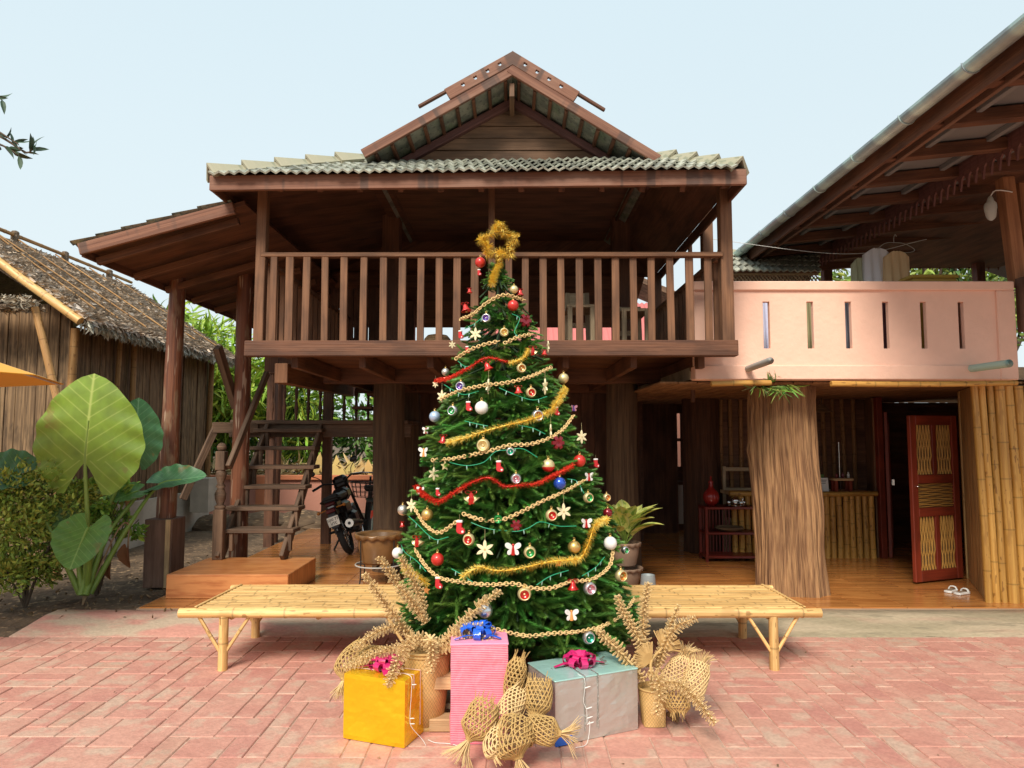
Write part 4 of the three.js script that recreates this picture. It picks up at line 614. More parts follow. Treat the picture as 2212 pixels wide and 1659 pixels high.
// ================================================================ big roof on the right
{
  rnd = rngOf(331);
  const X = (px, py, x) => { const d = ray(px, py); return d.multiplyScalar(x / d.x).add(V(0, EYE, 0)); };
  const gy = X(1896, 310, 2.9).y, b = thing('eaves_roof', 'large dark roof with pale metal gutter, carved valance and wooden posts over the terrace', 'roof', V(5, 0, -7)), B = (n, g, m = M.houseWood) => part(b, n, g, m);
  const n0 = 2.9, f0 = 9.0, ex = 2.98, ey = gy + 0.05, k = 0.1, y = (x) => ey + (x - ex) * k;
  B('roof_sheet', [slab([V(ex - 0.08, y(ex - 0.08), -n0), V(6.6, y(6.6), -n0), V(6.6, y(6.6), -10.4), V(ex - 0.08, y(ex - 0.08), -f0)], 0.02), slab([V(6.6, y(6.6), -n0), V(10, y(6.6) - 1.2, -n0), V(10, y(6.6) - 1.2, -10.4), V(6.6, y(6.6), -10.4)], 0.02)], M.blueUnder);
  const gs = []; for (let i = 0; i <= 10; i++) { const a = Math.PI * (1 + i / 10); gs.push(new THREE.Vector2(Math.cos(a) * 0.06, Math.sin(a) * 0.058)); } for (let i = 10; i >= 0; i--) { const a = Math.PI * (1 + i / 10); gs.push(new THREE.Vector2(Math.cos(a) * 0.053, Math.sin(a) * 0.051)); }
  const gg = new THREE.ExtrudeGeometry(new THREE.Shape(gs), { depth: f0 - n0 - 0.05, bevelEnabled: false }); gg.translate(2.9, gy + 0.03, -f0 + 0.03); const gut = B('gutter', gg, M.gutter);
  for (let D = 3.5; D < 8.9; D += 0.72) part(gut, 'gutter_strap', tube(Array.from({ length: 9 }, (_, i) => { const a = Math.PI * (0.98 + 1.04 * i / 8); return V(2.9 + Math.cos(a) * 0.064, gy + 0.03 + Math.sin(a) * 0.062, -D); }), 0.006, 5), M.gutter);
  B('fascia_board', at(box(0.03, 0.17, f0 - n0 - 0.1, 0.004), ex + 0.04, gy - 0.02, -(f0 + n0) / 2), M.houseWood); B('fascia_board', at(box(0.035, 0.08, f0 - n0 - 0.1, 0.004), ex + 0.16, gy - 0.05, -(f0 + n0) / 2), M.plinthWood);
  for (let D = n0 + 0.15; D < 10.2; D += 0.62) B('rafter', beam(V(ex + 0.05, y(ex) - 0.08, -Math.min(D, 10.2)), V(6.5, y(6.5) - 0.085, -D), 0.09, 0.1), M.houseWood);
  for (let i = 0; i < 2; i++) { const x = ex + 0.4 + i * 0.5; if (x < 3.9) B('purlin', at(box(0.045, 0.045, 6), x, y(x) - 0.045, -6.2), M.blueUnder); }
  // valance of pointed boards, hung at x = 4.5 and across the far end
  const xv = 4.03, yb = X(2205, 340, xv).y + 0.04, vh = 0.27, vs = new THREE.Shape([[-0.048, vh], [0.048, vh], [0.048, 0.075], [0.022, 0.05], [0.0, -0.05], [-0.022, 0.05], [-0.048, 0.075]].map((q) => new THREE.Vector2(...q))), vg = new THREE.ExtrudeGeometry(vs, { depth: 0.018, bevelEnabled: false }).rotateY(Math.PI / 2);
  for (let D = 3.6; D < 10.1; D += 0.1) { const m = sh(new THREE.Mesh(vg, M.purpleWood)); m.name = 'valance_board'; m.position.set(xv, yb + R(-0.005, 0.005), -D).sub(b.position); b.add(m); }
  B('added_ceiling', at(box(3.9, 0.03, 6.8), xv + 2.03, yb + vh - 0.01, -6.8), M.houseWood); B('valance_beam', at(box(0.09, 0.12, 6.6), xv + 0.06, yb + vh + 0.03, -7.1), M.houseWood);  // ceiling slab added to hide the lit rafters and keep the interior dark
  const vf = new THREE.ExtrudeGeometry(vs, { depth: 0.018, bevelEnabled: false }), yf = W(2050, 578, 10.15).y; for (let x = 4.6; x < 8; x += 0.145) { const m = sh(new THREE.Mesh(vf, M.teak)); m.name = 'valance_board'; m.position.set(x, yf, -10.15).sub(b.position); m.scale.set(1.2, 0.8, 1); b.add(m); }
  B('end_beam', at(box(4.2, 0.6, 0.08), 6.1, yf + 0.48, -10.2), M.teak);
  // posts
  B('post', beam(W(2170, 385, 6.42), W(2200, 620, 6.42), 0.115, 0.115), M.orangeWood); B('post', beam(W(2196, 330, 6.75), W(2226, 640, 6.75), 0.15, 0.12), M.orangeWood); B('post', at(box(0.12, 3, 0.12), 6.75, 3.6, -9.9), M.teak); B('post', at(box(0.12, 2.6, 0.12), 4.55, 3.2, -9.9), M.teak); B('bracket_block', at(box(0.2, 0.5, 0.16), W(2206, 640, 6.44).x, W(2206, 640, 6.44).y - 0.1, -6.3), M.plinthWood);
  B('side_wall', at(box(0.1, 3, 4), 7.9, 3.5, -8.2), M.teak);
  const bg = W(2140, 450, 6.36), bag = thing('plastic_bag', 'crumpled translucent plastic bag tied to the orange wooden post', 'bag', bg); { const g = new THREE.SphereGeometry(0.07, 20, 16); const p = g.attributes.position; for (let i = 0; i < p.count; i++) { const x = p.getX(i), yy = p.getY(i), z = p.getZ(i), n = 0.75 + 0.5 * fbm(x * 3 + 0.5, yy * 3 + z * 2 + 0.5, 8, 8, 741, 3); p.setXYZ(i, x * n * 0.75 * (yy > 0.03 ? 0.6 : 1), yy * 1.7, z * n * 0.6); } g.computeVertexNormals(); local(bag, 'film', g, phy({ color: lin(0.75, 0.78, 0.74), transmission: 0.45, roughness: 0.5, side: THREE.DoubleSide })); local(bag, 'tie', tube(curve([V(0, 0.11, 0), V(0.03, 0.16, 0.02), V(0.14, 0.16, 0.02), V(0.21, 0.155, 0)], 8), 0.006, 5), M.white); }
}
{ // small tiled canopy behind the parapet
  rnd = rngOf(341);
  const D = 8.4, a = W(1560, 582, D), b = W(1772, 585, D), c = W(1768, 551, D + 0.5), d = W(1560, 546, D + 0.5), t = thing('tiled_canopy', 'small tiled canopy roof with carved trim behind the pink parapet', 'canopy', V((a.x + b.x) / 2, yB + 0.13, -D - 0.4));
  const s = part(t, 'roof_deck', [slab([a, b, c, d], 0.03), slab([d, c, c.clone().add(V(0.05, -0.4, -0.6)), d.clone().add(V(0, -0.4, -0.6))], 0.03)], M.houseWood); layTiles(s, a, b, c, d, [waveTile(0.17, 0.25, 2, 0.014, 0.018)], 0.165, 0.2, M.roofTile);
  capLine(d.clone().add(V(0, -0.03, 0)), c.clone().add(V(0, -0.03, 0)), 4, s, 0.8);
  part(t, 'fringe_board', at(box(b.x - a.x, 0.03, 0.03), (a.x + b.x) / 2, a.y - 0.045, -D - 0.06), M.greyWood); const fr = []; for (let x = a.x; x < b.x - 0.03; x += 0.045) { const g = box(0.1, 0.014, 0.015, 0.002); g.rotateZ(-0.9); g.translate(x + 0.03, a.y - 0.1, -D - 0.06); const g2 = box(0.07, 0.012, 0.013, 0.002); g2.rotateZ(0.9); g2.translate(x + 0.02, a.y - 0.1, -D - 0.075); fr.push(g, g2); } part(t, 'fringe', fr, M.greyWood);
  for (const x of [a.x + 0.15, b.x - 0.18]) part(t, 'post', at(box(0.08, a.y - yB, 0.08), x, (a.y + yB) / 2, -D - 0.45), M.teak); part(t, 'back_panel', at(box(b.x - a.x - 0.3, 0.85, 0.04), (a.x + b.x) / 2, yB + 0.62, -D - 0.6), M.teak);
}
// laundry
function shirt(px, D, w, h, col, y, name, label, sleeve) {
  const p = W(px, y, D), t = thing(name, label, 'shirt', p), pos = [], uv = [], idx = [], nx = 24, ny = 16;
  const g = new THREE.BoxGeometry(w, h, 0.05, nx, ny, 1), q = g.attributes.position; for (let i = 0; i < q.count; i++) { const u = q.getX(i) / w, v = q.getY(i) / h + 0.5; const taper = v > 0.95 ? 0.42 : 1; q.setXYZ(i, q.getX(i) * (1 + 0.08 * (1 - v)), q.getY(i) - h / 2 - (Math.pow(Math.abs(u) * 2, 1.6) * 0.075 - 0.0 + (Math.abs(u) < 0.12 ? 0.012 : 0)) * smooth(0.55, 1, v), q.getZ(i) + 0.02 * Math.sin(u * 19 + v * 2) * (1 - v * 0.6)); } g.computeVertexNormals(); local(t, 'cloth', g, std({ color: lin(...col), roughness: 0.95, side: THREE.DoubleSide }));
  return t;
}
{
  const s1 = shirt(1893, 7.4, 0.28, 0.6, [0.80, 0.79, 0.82], 535, 'white_shirt', 'pale grey white shirt drying on the hanger line', 1), s2 = shirt(1935, 7.36, 0.26, 0.55, [0.78, 0.56, 0.32], 541, 'tan_shirt', 'tan cotton shirt drying on the wire hanger', 1), s3 = shirt(1856, 7.45, 0.16, 0.5, [0.45, 0.46, 0.30], 556, 'olive_shirt', 'olive green shirt drying beside the white shirt', 1);
  const h0 = W(1935, 526, 7.36), hg = thing('wire_hanger', 'thin wire clothes hanger holding the tan shirt', 'hanger', h0); local(hg, 'wire', tube(curve([V(-0.2, -0.06, 0), V(-0.12, 0, 0), V(0, 0.01, 0), V(0.1, -0.005, 0), V(0.2, -0.07, 0), V(0.18, -0.09, 0), V(0, -0.1, 0)], 30), 0.004, 5), M.greyPipe); local(hg, 'hook', tube(curve([V(-0.02, 0.005, 0), V(-0.02, 0.06, 0), V(-0.005, 0.1, 0), V(0.012, 0.075, 0)], 8), 0.004, 5), M.greyPipe);
  const lw = thing('clothes_line', 'thin line strung across the terrace for drying shirts', 'line', W(1800, 560, 7.42)); part(lw, 'cord', tube(curve([V(1.95, 3.75, -7.4), W(1850, 548, 7.4), V(4.5, 3.72, -7.4)], 20), 0.003, 5), M.white); part(lw, 'upright', at(box(0.04, 1.9, 0.04), 1.93, 2.9, -7.4), M.houseWood);
  const yb = W(2005, 602, 7.0), yt = thing('yellow_bin_lid', 'long yellow lid resting just behind the pink parapet', 'lid', yb); local(yt, 'lid', at(box(0.48, 0.035, 0.25, 0.012), 0, 0, 0), std({ color: lin(0.55, 0.36, 0.06), roughness: 0.5 })); local(yt, 'bin_body', at(box(0.44, yb.y - yB - 0.15, 0.22, 0.01), 0, -(yb.y - yB - 0.15) / 2 - 0.018, 0), std({ color: lin(0.45, 0.30, 0.06), roughness: 0.6 }));
  const wp = W(1737, 668, 6.9); // things seen through the parapet slots
  for (const [px, c, n, l] of [[1660, [0.6, 0.62, 0.8], 'blue_towel', 'pale blue towel hanging behind the first parapet slot'], [1755, [0.32, 0.30, 0.16], 'khaki_cloth', 'khaki cloth hanging behind the second parapet slot'], [1837, [0.25, 0.27, 0.33], 'grey_cloth', 'slate grey cloth hanging behind the third parapet slot'], [1919, [0.14, 0.05, 0.06], 'maroon_cloth', 'maroon cloth hanging behind the fourth parapet slot']]) shirt(px, 7.0, 0.22, 0.62, c, 635, n, l).userData.category = 'cloth';
}
// ================================================================ bamboo hut on the left
rnd = rngOf(401);
const lathe = (pts, n = 20) => new THREE.LatheGeometry(pts.map((q) => new THREE.Vector2(...q)), n);
{
  const hut = thing('bamboo_hut', 'bamboo walled hut with shaggy dry leaf thatched roof', 'hut', V(-7, 0, -10)), H = (n, g, m) => part(hut, n, g, m);
  const xe = -5.0, ye = 2.95, xr = -7.0, yr = 4.27, d0 = 8.1, d1 = 12.5, slope = V(xr - xe, yr - ye, 0), N = V(-slope.y, slope.x, 0).normalize(); if (N.y < 0) N.negate();
  H('thatch_base', [slab([V(xe, ye, -d0), V(xr, yr, -d0), V(xr, yr, -d1), V(xe, ye, -d1)], 0.09), slab([V(xr, yr, -d0), V(-9, ye, -d0), V(-9, ye, -d1), V(xr, yr, -d1)], 0.09)], M.thatch);
  const lg = leafG(0.13, 0.045, 0.5, 0.6, 3), mats = [], cols = [], o = hut.position, dn = slope.clone().negate().normalize();
  for (let i = 0; i < 26000; i++) {
    const s = Math.pow(rnd(), 1), D = R(d0 - 0.03, d1), p = V(xe, ye, -D).addScaledVector(slope, s).addScaledVector(N, R(0, 0.05)), dir = dn.clone().addScaledVector(N, R(0.0, 0.26)).add(V(0, 0, R(-0.9, 0.9)));
    mats.push(trs(p.sub(o), qTo(dir, R(-1.2, 1.2)), R(0.6, 1.25))); const k = R(0.55, 1.2), g = rnd() < 0.25 ? 0.8 : 1; cols.push(lin(0.62 * k * g, 0.51 * k * (g < 1 ? 0.88 : 1), 0.40 * k));
  }
  for (let i = 0; i < 2200; i++) { const D = R(d0, d1), p = V(xe + R(-0.08, 0.03), ye + R(-0.05, 0.05), -D), dir = V(R(-0.1, 0.5), -1, R(-0.5, 0.5)); mats.push(trs(p.sub(o), qTo(dir, R(-1.5, 1.5)), R(0.5, 1.05))); const k = R(0.5, 1.2); cols.push(lin(0.52 * k, 0.50 * k, 0.41 * k)); }
  for (let i = 0; i < 2000; i++) { const x = R(-9, -5.55), p = V(x, 3.12 + R(-0.06, 0.1) + (-5.5 - x) * 0.02, -d0 + R(-0.1, 0.25)), dir = V(R(-0.4, 0.4), R(-1, -0.1), R(0.2, 0.9)); mats.push(trs(p.sub(o), qTo(dir, R(-1.5, 1.5)), R(0.6, 1.1))); const k = R(0.4, 1.2); cols.push(lin(0.52 * k, 0.44 * k, 0.33 * k)); }
  inst(hut, 'thatch_leaves', lg, M.thatchLeaf, mats, cols);
  H('apron_thatch', slab([V(-5.6, 3.2, -d0 - 0.05), V(-9, 3.2, -d0 - 0.05), V(-9, 3.08, -d0 + 0.35), V(-5.75, 3.08, -d0 + 0.3)], 0.05), M.thatch);
  H('rake_pole', bamboo(V(xe - 0.05, ye - 0.02, -d0 + 0.05), V(-6.75, ye + 1.22, -d0 + 0.05), 0.052, 12, 0.45), M.bambooPale);
  H('ridge_pole', bamboo(V(xr, yr + 0.13, -d0 - 0.2), V(xr, yr + 0.13, -d1 - 0.1), 0.028, 8, 0.4), M.bambooOld);
  for (const D of [9.6, 10.7, 11.9]) H('ridge_tie', at(box(0.09, 0.2, 0.09, 0.02), xr, yr + 0.1, -D), M.thatch);
  for (const [D, s0, s1, dd] of [[8.5, 0.1, 0.98, 0.5], [8.85, 0.06, 1, 0.2], [9.5, 0.05, 1, 0.1], [10.3, 0.1, 1, 0.1], [11.2, 0.1, 1, 0.05], [12.0, 0.1, 1, 0]]) H('thatch_stick', bamboo(V(xe, ye, -D).addScaledVector(slope, s0).addScaledVector(N, 0.09), V(xe, ye, -D - dd).addScaledVector(slope, s1).addScaledVector(N, 0.09), 0.012, 6, 0.5, 0.012), M.bambooOld);
  // walls of flattened bamboo
  for (let D = 8.45; D < 12.35; D += 0.105) H('wall_slat', at(box(0.022, 2.3, 0.1, 0.004), -5.42 + R(-0.012, 0.012), 1.75, -D - 0.05), M.slat);
  for (let x = -5.40; x > -8.6; x -= 0.125) H('wall_slat', at(box(0.12, 3.1, 0.022, 0.004), x - 0.06, 1.65, -8.42 + R(-0.012, 0.012)), M.slat);
  H('wall_backing', [at(box(0.02, 2.4, 4.0), -5.46, 1.75, -10.42), at(box(3.3, 3.1, 0.02), -7.05, 1.65, -8.46)], M.slat);
  H('wall_base', at(box(0.1, 0.72, 4.0), -5.4, 0.3, -10.4), M.whitePlaster); H('white_block', at(box(0.3, 0.55, 0.35), -5.1, 0.62, -11.6), M.whitePlaster);
  for (const [D, r] of [[8.42, 0.05], [9.4, 0.035], [9.75, 0.04], [10.8, 0.035], [12.3, 0.05]]) H('wall_post', bamboo(V(-5.36, 0.3, -D), V(-5.34, 2.9, -D), r, 8, 0.4), M.bambooOld);
  H('prop_pole', bamboo(W(128, 880, 7.9), W(76, 665, 8.0), 0.045, 8, 0.4), M.bambooOld); H('prop_pole', bamboo(V(W(128, 880, 7.9).x + 0.12, 0.0, -7.8), W(128, 880, 7.9), 0.045, 8, 0.4), M.bambooOld);
}
// ================================================================ parasol corner
{
  const tip = W(112, 809, 5.0), c = V(tip.x - 1.40, 0, -5.0), t = thing('yellow_parasol', 'yellow orange fabric parasol reaching in beside the hut', 'parasol', V(c.x, 0, c.z)), n = 8, R0 = 1.28, y0 = tip.y, y1 = y0 + 0.42, g = [];
  const pos = [], uv = []; for (let i = 0; i < n; i++) { const a = i / n * Math.PI * 2, b = (i + 1) / n * Math.PI * 2, P = (q, r, y) => [Math.cos(q) * r, y, Math.sin(q) * r]; for (const s of [0, 1]) { const o = s ? -0.006 : 0, T = [[0, y1 + o, 0], P(a, R0, y0 + o), P(b, R0, y0 + o)]; for (const p of s ? T : [T[0], T[2], T[1]]) { pos.push(...p); uv.push(p[0], p[2]); } } const A = P(a, R0, y0), B = P(b, R0, y0), A2 = P(a, R0, y0 - 0.006), B2 = P(b, R0, y0 - 0.006); for (const p of [A, B, B2, A, B2, A2]) { pos.push(...p); uv.push(p[0], p[1]); } }
  local(t, 'canopy', fin(pos, uv), phy({ color: lin(0.85, 0.40, 0.015), roughness: 0.8, transmission: 0.2, side: THREE.DoubleSide })); local(t, 'pole', tube([V(0, 0, 0), V(0, y1, 0)], 0.022, 10), M.greyPipe); local(t, 'base', lathe([[0, 0], [0.25, 0], [0.25, 0.06], [0.05, 0.1], [0, 0.1]], 20), M.concrete); for (let i = 0; i < n; i++) { const a = i / n * Math.PI * 2; local(t, 'rib', tube([V(0, y1 - 0.03, 0), V(Math.cos(a) * R0 * 0.98, y0 - 0.012, Math.sin(a) * R0 * 0.98)], 0.008, 5), M.greyPipe); }
}
// ================================================================ plants at the left
const veinTex = (base, vein) => tex(256, 256, (u, v) => { const x = Math.abs(u - 0.5) * 2, rib = Math.exp(-Math.pow(x / 0.022, 2)); const q = (v - x * 0.33 * (v > 0.28 ? 1 : -1.2)) * 9.5, d = Math.abs(q - Math.round(q)), ve = Math.exp(-Math.pow(d / 0.05, 2)) * (1 - 0.55 * x); const n = fbm(u, v, 12, 12, 801, 4); const br = smooth(0.66, 0.74, fbm(u, v, 7, 7, 805, 4)) * smooth(0.3, 0.95, x) * 0.7, ft = Math.exp(-Math.pow((((v + x * 0.5) * 70 % 1) - 0.5) / 0.16, 2)) * 0.12; return mix3(mix3(sc3(base, 0.68 + 0.6 * n), vein, clamp(rib + ve * 0.65 + ft, 0, 1)), [0.24, 0.15, 0.04], br); });
const taroUnder = phy({ map: veinTex([0.20, 0.33, 0.025], [0.46, 0.56, 0.13]), roughness: 0.55, transmission: 0.22, side: THREE.DoubleSide }), taroTop = phy({ map: veinTex([0.050, 0.17, 0.060], [0.15, 0.30, 0.15]), roughness: 0.42, transmission: 0.12, side: THREE.DoubleSide }), taroLow = phy({ map: veinTex([0.10, 0.24, 0.03], [0.24, 0.40, 0.10]), roughness: 0.5, transmission: 0.2, side: THREE.DoubleSide });
const taroStem = std({ color: lin(0.20, 0.30, 0.05), roughness: 0.5 });
function heartLeaf(L, Wd, cup = 0.12, seed = 1) { // petiole joint at the origin, tip along +y
  const ns = 30, nt = 8, pos = [], uv = [], idx = [], off = 0.26; let base = 0;
  for (const side of [-1, 1]) {
    for (let i = 0; i <= ns; i++) for (let j = 0; j <= nt; j++) {
      const s = i / ns, t = j / nt, w = Wd / 2 * Math.pow(Math.max(0, Math.sin(Math.PI * (0.10 + 0.90 * Math.pow(s, 0.92)))), 0.64) * (1 + 0.014 * Math.sin(s * 34 + seed)), xi = s < off ? Wd * 0.17 * Math.pow(1 - s / off, 0.8) : 0, x = lerp(xi, Math.max(w, xi), t), y = (s - off) * L, r = x / Wd * 2;
      const z = cup * Wd * r * r + 0.022 * Wd * Math.sin(s * 30 + seed + r * 3) * r * r + -0.10 * L * Math.pow(s - 0.3, 2);
      pos.push(side * x, y, z); uv.push(0.5 + side * x / Wd, s);
    }
    const w = nt + 1; for (let i = 0; i < ns; i++) for (let j = 0; j < nt; j++) { const a = base + i * w + j; side > 0 ? idx.push(a, a + 1, a + w, a + 1, a + w + 1, a + w) : idx.push(a, a + w, a + 1, a + 1, a + w, a + w + 1); } base += (ns + 1) * w;
  }
  const g = new THREE.BufferGeometry(); g.setAttribute('position', new THREE.Float32BufferAttribute(pos, 3)); g.setAttribute('uv', new THREE.Float32BufferAttribute(uv, 2)); g.setIndex(idx); g.computeVertexNormals(); return g;
}
{
  const D = 6.6, root = V(W(185, 1150, D).x, 0.02, -D), t = thing('giant_taro', 'giant taro plant with huge heart shaped leaves beside the log pole', 'plant', root);
  const leaf = (px, py, Dp, L, Wd, dir, face, mat, cup, sd) => { // joint at the pixel, tip towards dir, face normal
    const p = W(px, py, Dp), Y = dir.clone().normalize(), Z = face.clone().addScaledVector(Y, -face.dot(Y)).normalize(), X = Y.clone().cross(Z), m = new THREE.Matrix4().makeBasis(X, Y, Z); m.setPosition(p); const g = heartLeaf(L, Wd, cup, sd).applyMatrix4(m); const l = part(t, 'leaf', g, mat);
    part(t, 'leaf_stalk', tube(curve([root.clone().add(V(R(-0.05, 0.05), 0.1, R(-0.05, 0.05))), root.clone().lerp(p, 0.5).add(V(R(-0.04, 0.04), 0.12, 0)), p.clone().addScaledVector(Z, -0.01), p.clone().addScaledVector(Y, L * 0.35).addScaledVector(Z, -0.008)], 16), (q) => lerp(0.03, 0.007, q), 8), taroStem); return l;
  };
  leaf(183, 1000, 6.5, 1.13, 0.99, V(0.06, 1, 0.05), V(0.1, 0.1, 1), taroUnder, -0.06, 1);
  leaf(290, 975, 7.1, 0.74, 0.5, V(0.12, 1, 0.1), V(0.75, 0.2, 0.75), taroTop, 0.1, 2);
  leaf(345, 1045, 7.2, 0.68, 0.36, V(1, 0.22, 0.12), V(-0.1, 0.75, 0.62), taroTop, 0.2, 3);
  leaf(40, 1025, 6.5, 0.6, 0.5, V(-1, 0.05, 0.3), V(0, 0.7, 0.7), taroTop, 0.15, 4);
  leaf(190, 1140, 6.35, 0.52, 0.52, V(-0.08, -0.8, 0.5), V(0, 0.5, 0.85), taroLow, 0.1, 5);
  leaf(140, 1120, 6.7, 0.42, 0.4, V(-0.7, 0.3, 0.3), V(0.2, 0.4, 0.9), taroLow, 0.1, 6);
  leaf(300, 1060, 7.1, 0.36, 0.3, V(-0.4, -0.2, 0.6), V(0.2, 0.9, 0.5), taroLow, 0.12, 7);
  const dry = std({ color: lin(0.22, 0.09, 0.035), roughness: 0.9, side: THREE.DoubleSide }); for (const [px, py, s] of [[276, 1188, 1], [218, 1215, 0.8], [238, 1225, 0.7]]) { const p = W(px, py, 6.9), g = heartLeaf(0.24 * s, 0.12 * s, 0.6, px); g.rotateZ(Math.PI + R(-0.2, 0.2)); g.rotateY(R(-0.5, 0.5)); g.translate(p.x, p.y, p.z); part(t, 'dry_leaf', g, dry); part(t, 'dry_stalk', tube(curve([root.clone(), W(px - 12, py - 55, 6.85), W(px, py - 58, 6.9), p], 14), 0.008, 5), std({ color: lin(0.30, 0.20, 0.11) })); }
}
const leafMat = std({ color: 0xffffff, roughness: 0.55, side: THREE.DoubleSide }), barkMat = std({ color: lin(0.11, 0.075, 0.05), roughness: 0.95 });
function bush(name, label, base, blobs, n, geo, col, o = {}) { // stems and many leaves through clumps [x, y, z, rx, ry]
  const t = thing(name, label, o.cat ?? 'shrub', base, o.group), mats = [], cols = [], stems = [];
  for (const [x, y, z, rx, ry] of blobs) { stems.push(tube(curve([V(0, 0, 0), V(x * 0.4, y * 0.5, z * 0.4), V(x, y + ry * 0.3, z)], 8), (q) => (o.stem ?? 0.014) * (1 - 0.75 * q), 5)); for (let k = 0; k < 4; k++) stems.push(tube([V(x * 0.6, y * 0.7, z * 0.6), V(x + R(-rx, rx) * 0.7, y + R(-ry, ry) * 0.7, z + R(-rx, rx) * 0.6)], (o.stem ?? 0.014) * 0.35, 4)); }
  local(t, 'stems', stems, o.bark ?? barkMat);
  const tot = blobs.reduce((s, b) => s + b[3] * b[3] * b[4], 0);
  for (const [x, y, z, rx, ry] of blobs) { const m = Math.round(n * rx * rx * ry / tot), sub = Array.from({ length: Math.max(3, Math.round(m / 60)) }, () => { const d = V(R(-1, 1), R(-1, 1), R(-1, 1)).normalize().multiplyScalar(Math.pow(rnd(), 0.4)); return V(x + d.x * rx, y + d.y * ry, z + d.z * rx); }); for (let i = 0; i < m; i++) { const c = sub[Math.floor(rnd() * sub.length)], s = rx * (o.clump ?? 0.32), p = c.clone().add(V(R(-s, s), R(-s, s), R(-s, s))), out = p.clone().sub(V(x, y, z)).normalize(); mats.push(trs(p, qTo(out.multiplyScalar(0.7).add(V(R(-0.7, 0.7), R(-0.5, 0.9) + (o.droop ?? 0), R(-0.7, 0.7))), R(0, 6.28)), R(0.65, 1.25))); cols.push(col()); } }
  inst(t, 'foliage', geo, leafMat, mats, cols); return t;
}
const gcol = (r, g, b, v = 0.4) => () => { const k = R(1 - v, 1 + v), y = R(0.8, 1.35); return lin(r * k * y, g * k, b * k); };
{
  const sl = leafG(0.055, 0.024, 0.3, 0.3, 3), D = 6.55, b = V(W(60, 1200, D).x, 0, -D), L = (px, py, dz, r, ry) => { const p = W(px, py, D + dz); return [p.x - b.x, p.y, p.z - b.z, r, ry]; };
  bush('garden_shrub', 'straggly yellow green small leaved shrub at the bed edge', b, [L(20, 1060, 0, 0.30, 0.20), L(95, 1045, 0.1, 0.28, 0.18), L(30, 1130, -0.1, 0.28, 0.2), L(60, 1215, 0.1, 0.26, 0.2), L(10, 1240, -0.2, 0.22, 0.16), L(110, 1180, 0, 0.16, 0.18), L(160, 1080, 0.2, 0.22, 0.14)], 8200, sl, gcol(0.28, 0.37, 0.055), { clump: 0.36 });
  const b2 = V(W(215, 1150, 7.0).x, 0, -7.0); bush('leafy_shrub', 'bright green leafy shrub growing under the giant taro leaf', b2, [[0.1, 0.95, 0, 0.22, 0.16], [-0.12, 0.7, 0.05, 0.2, 0.2], [0.22, 0.75, -0.1, 0.18, 0.14], [-0.3, 0.5, 0, 0.16, 0.14]], 1300, leafG(0.075, 0.034, 0.3, 0.3, 3), gcol(0.20, 0.36, 0.045));
}
{ // fallen leaves and pebbles on the bed
  const m = []; const cols = []; for (let i = 0; i < 260; i++) { const D = R(6.0, 9), x = -D * R(0.42, 0.78); m.push(trs(V(x, 0.045 + R(0, 0.015), -D), new THREE.Quaternion().setFromEuler(new THREE.Euler(R(-1.9, -1.2), R(0, 6), R(0, 6))), R(0.5, 1.2))); const k = R(0.4, 1.3); cols.push(lin(0.28 * k, 0.18 * k, 0.09 * k)); }
  const s = inst(scene, 'leaf_litter', leafG(0.06, 0.03, 0.3, 0.5, 3), leafMat, m, cols); s.userData.label = 'dry brown fallen leaves scattered over the soil bed'; s.userData.category = 'leaf litter';
}
{ // dry bits and specks blown over the paving
  const m = [], cols = [], r0 = rngOf(4711); for (let i = 0; i < 70; i++) { const D = 3.3 + r0() * 2.3, x = (r0() - 0.5) * 1.5 * D; m.push(trs(V(x, 0.008, -D), new THREE.Quaternion().setFromEuler(new THREE.Euler(-1.57 + (r0() - 0.5) * 0.5, 0, r0() * 6)), 0.12 + 0.32 * r0() * r0())); const k = 0.4 + r0(); cols.push(lin(0.22 * k, 0.14 * k, 0.07 * k)); }
  const s = inst(scene, 'paving_specks', leafG(0.06, 0.035, 0.4, 0.5, 3), leafMat, m, cols); s.userData.label = 'tiny dry leaf bits scattered over the brick paving'; s.userData.category = 'leaf litter';
}
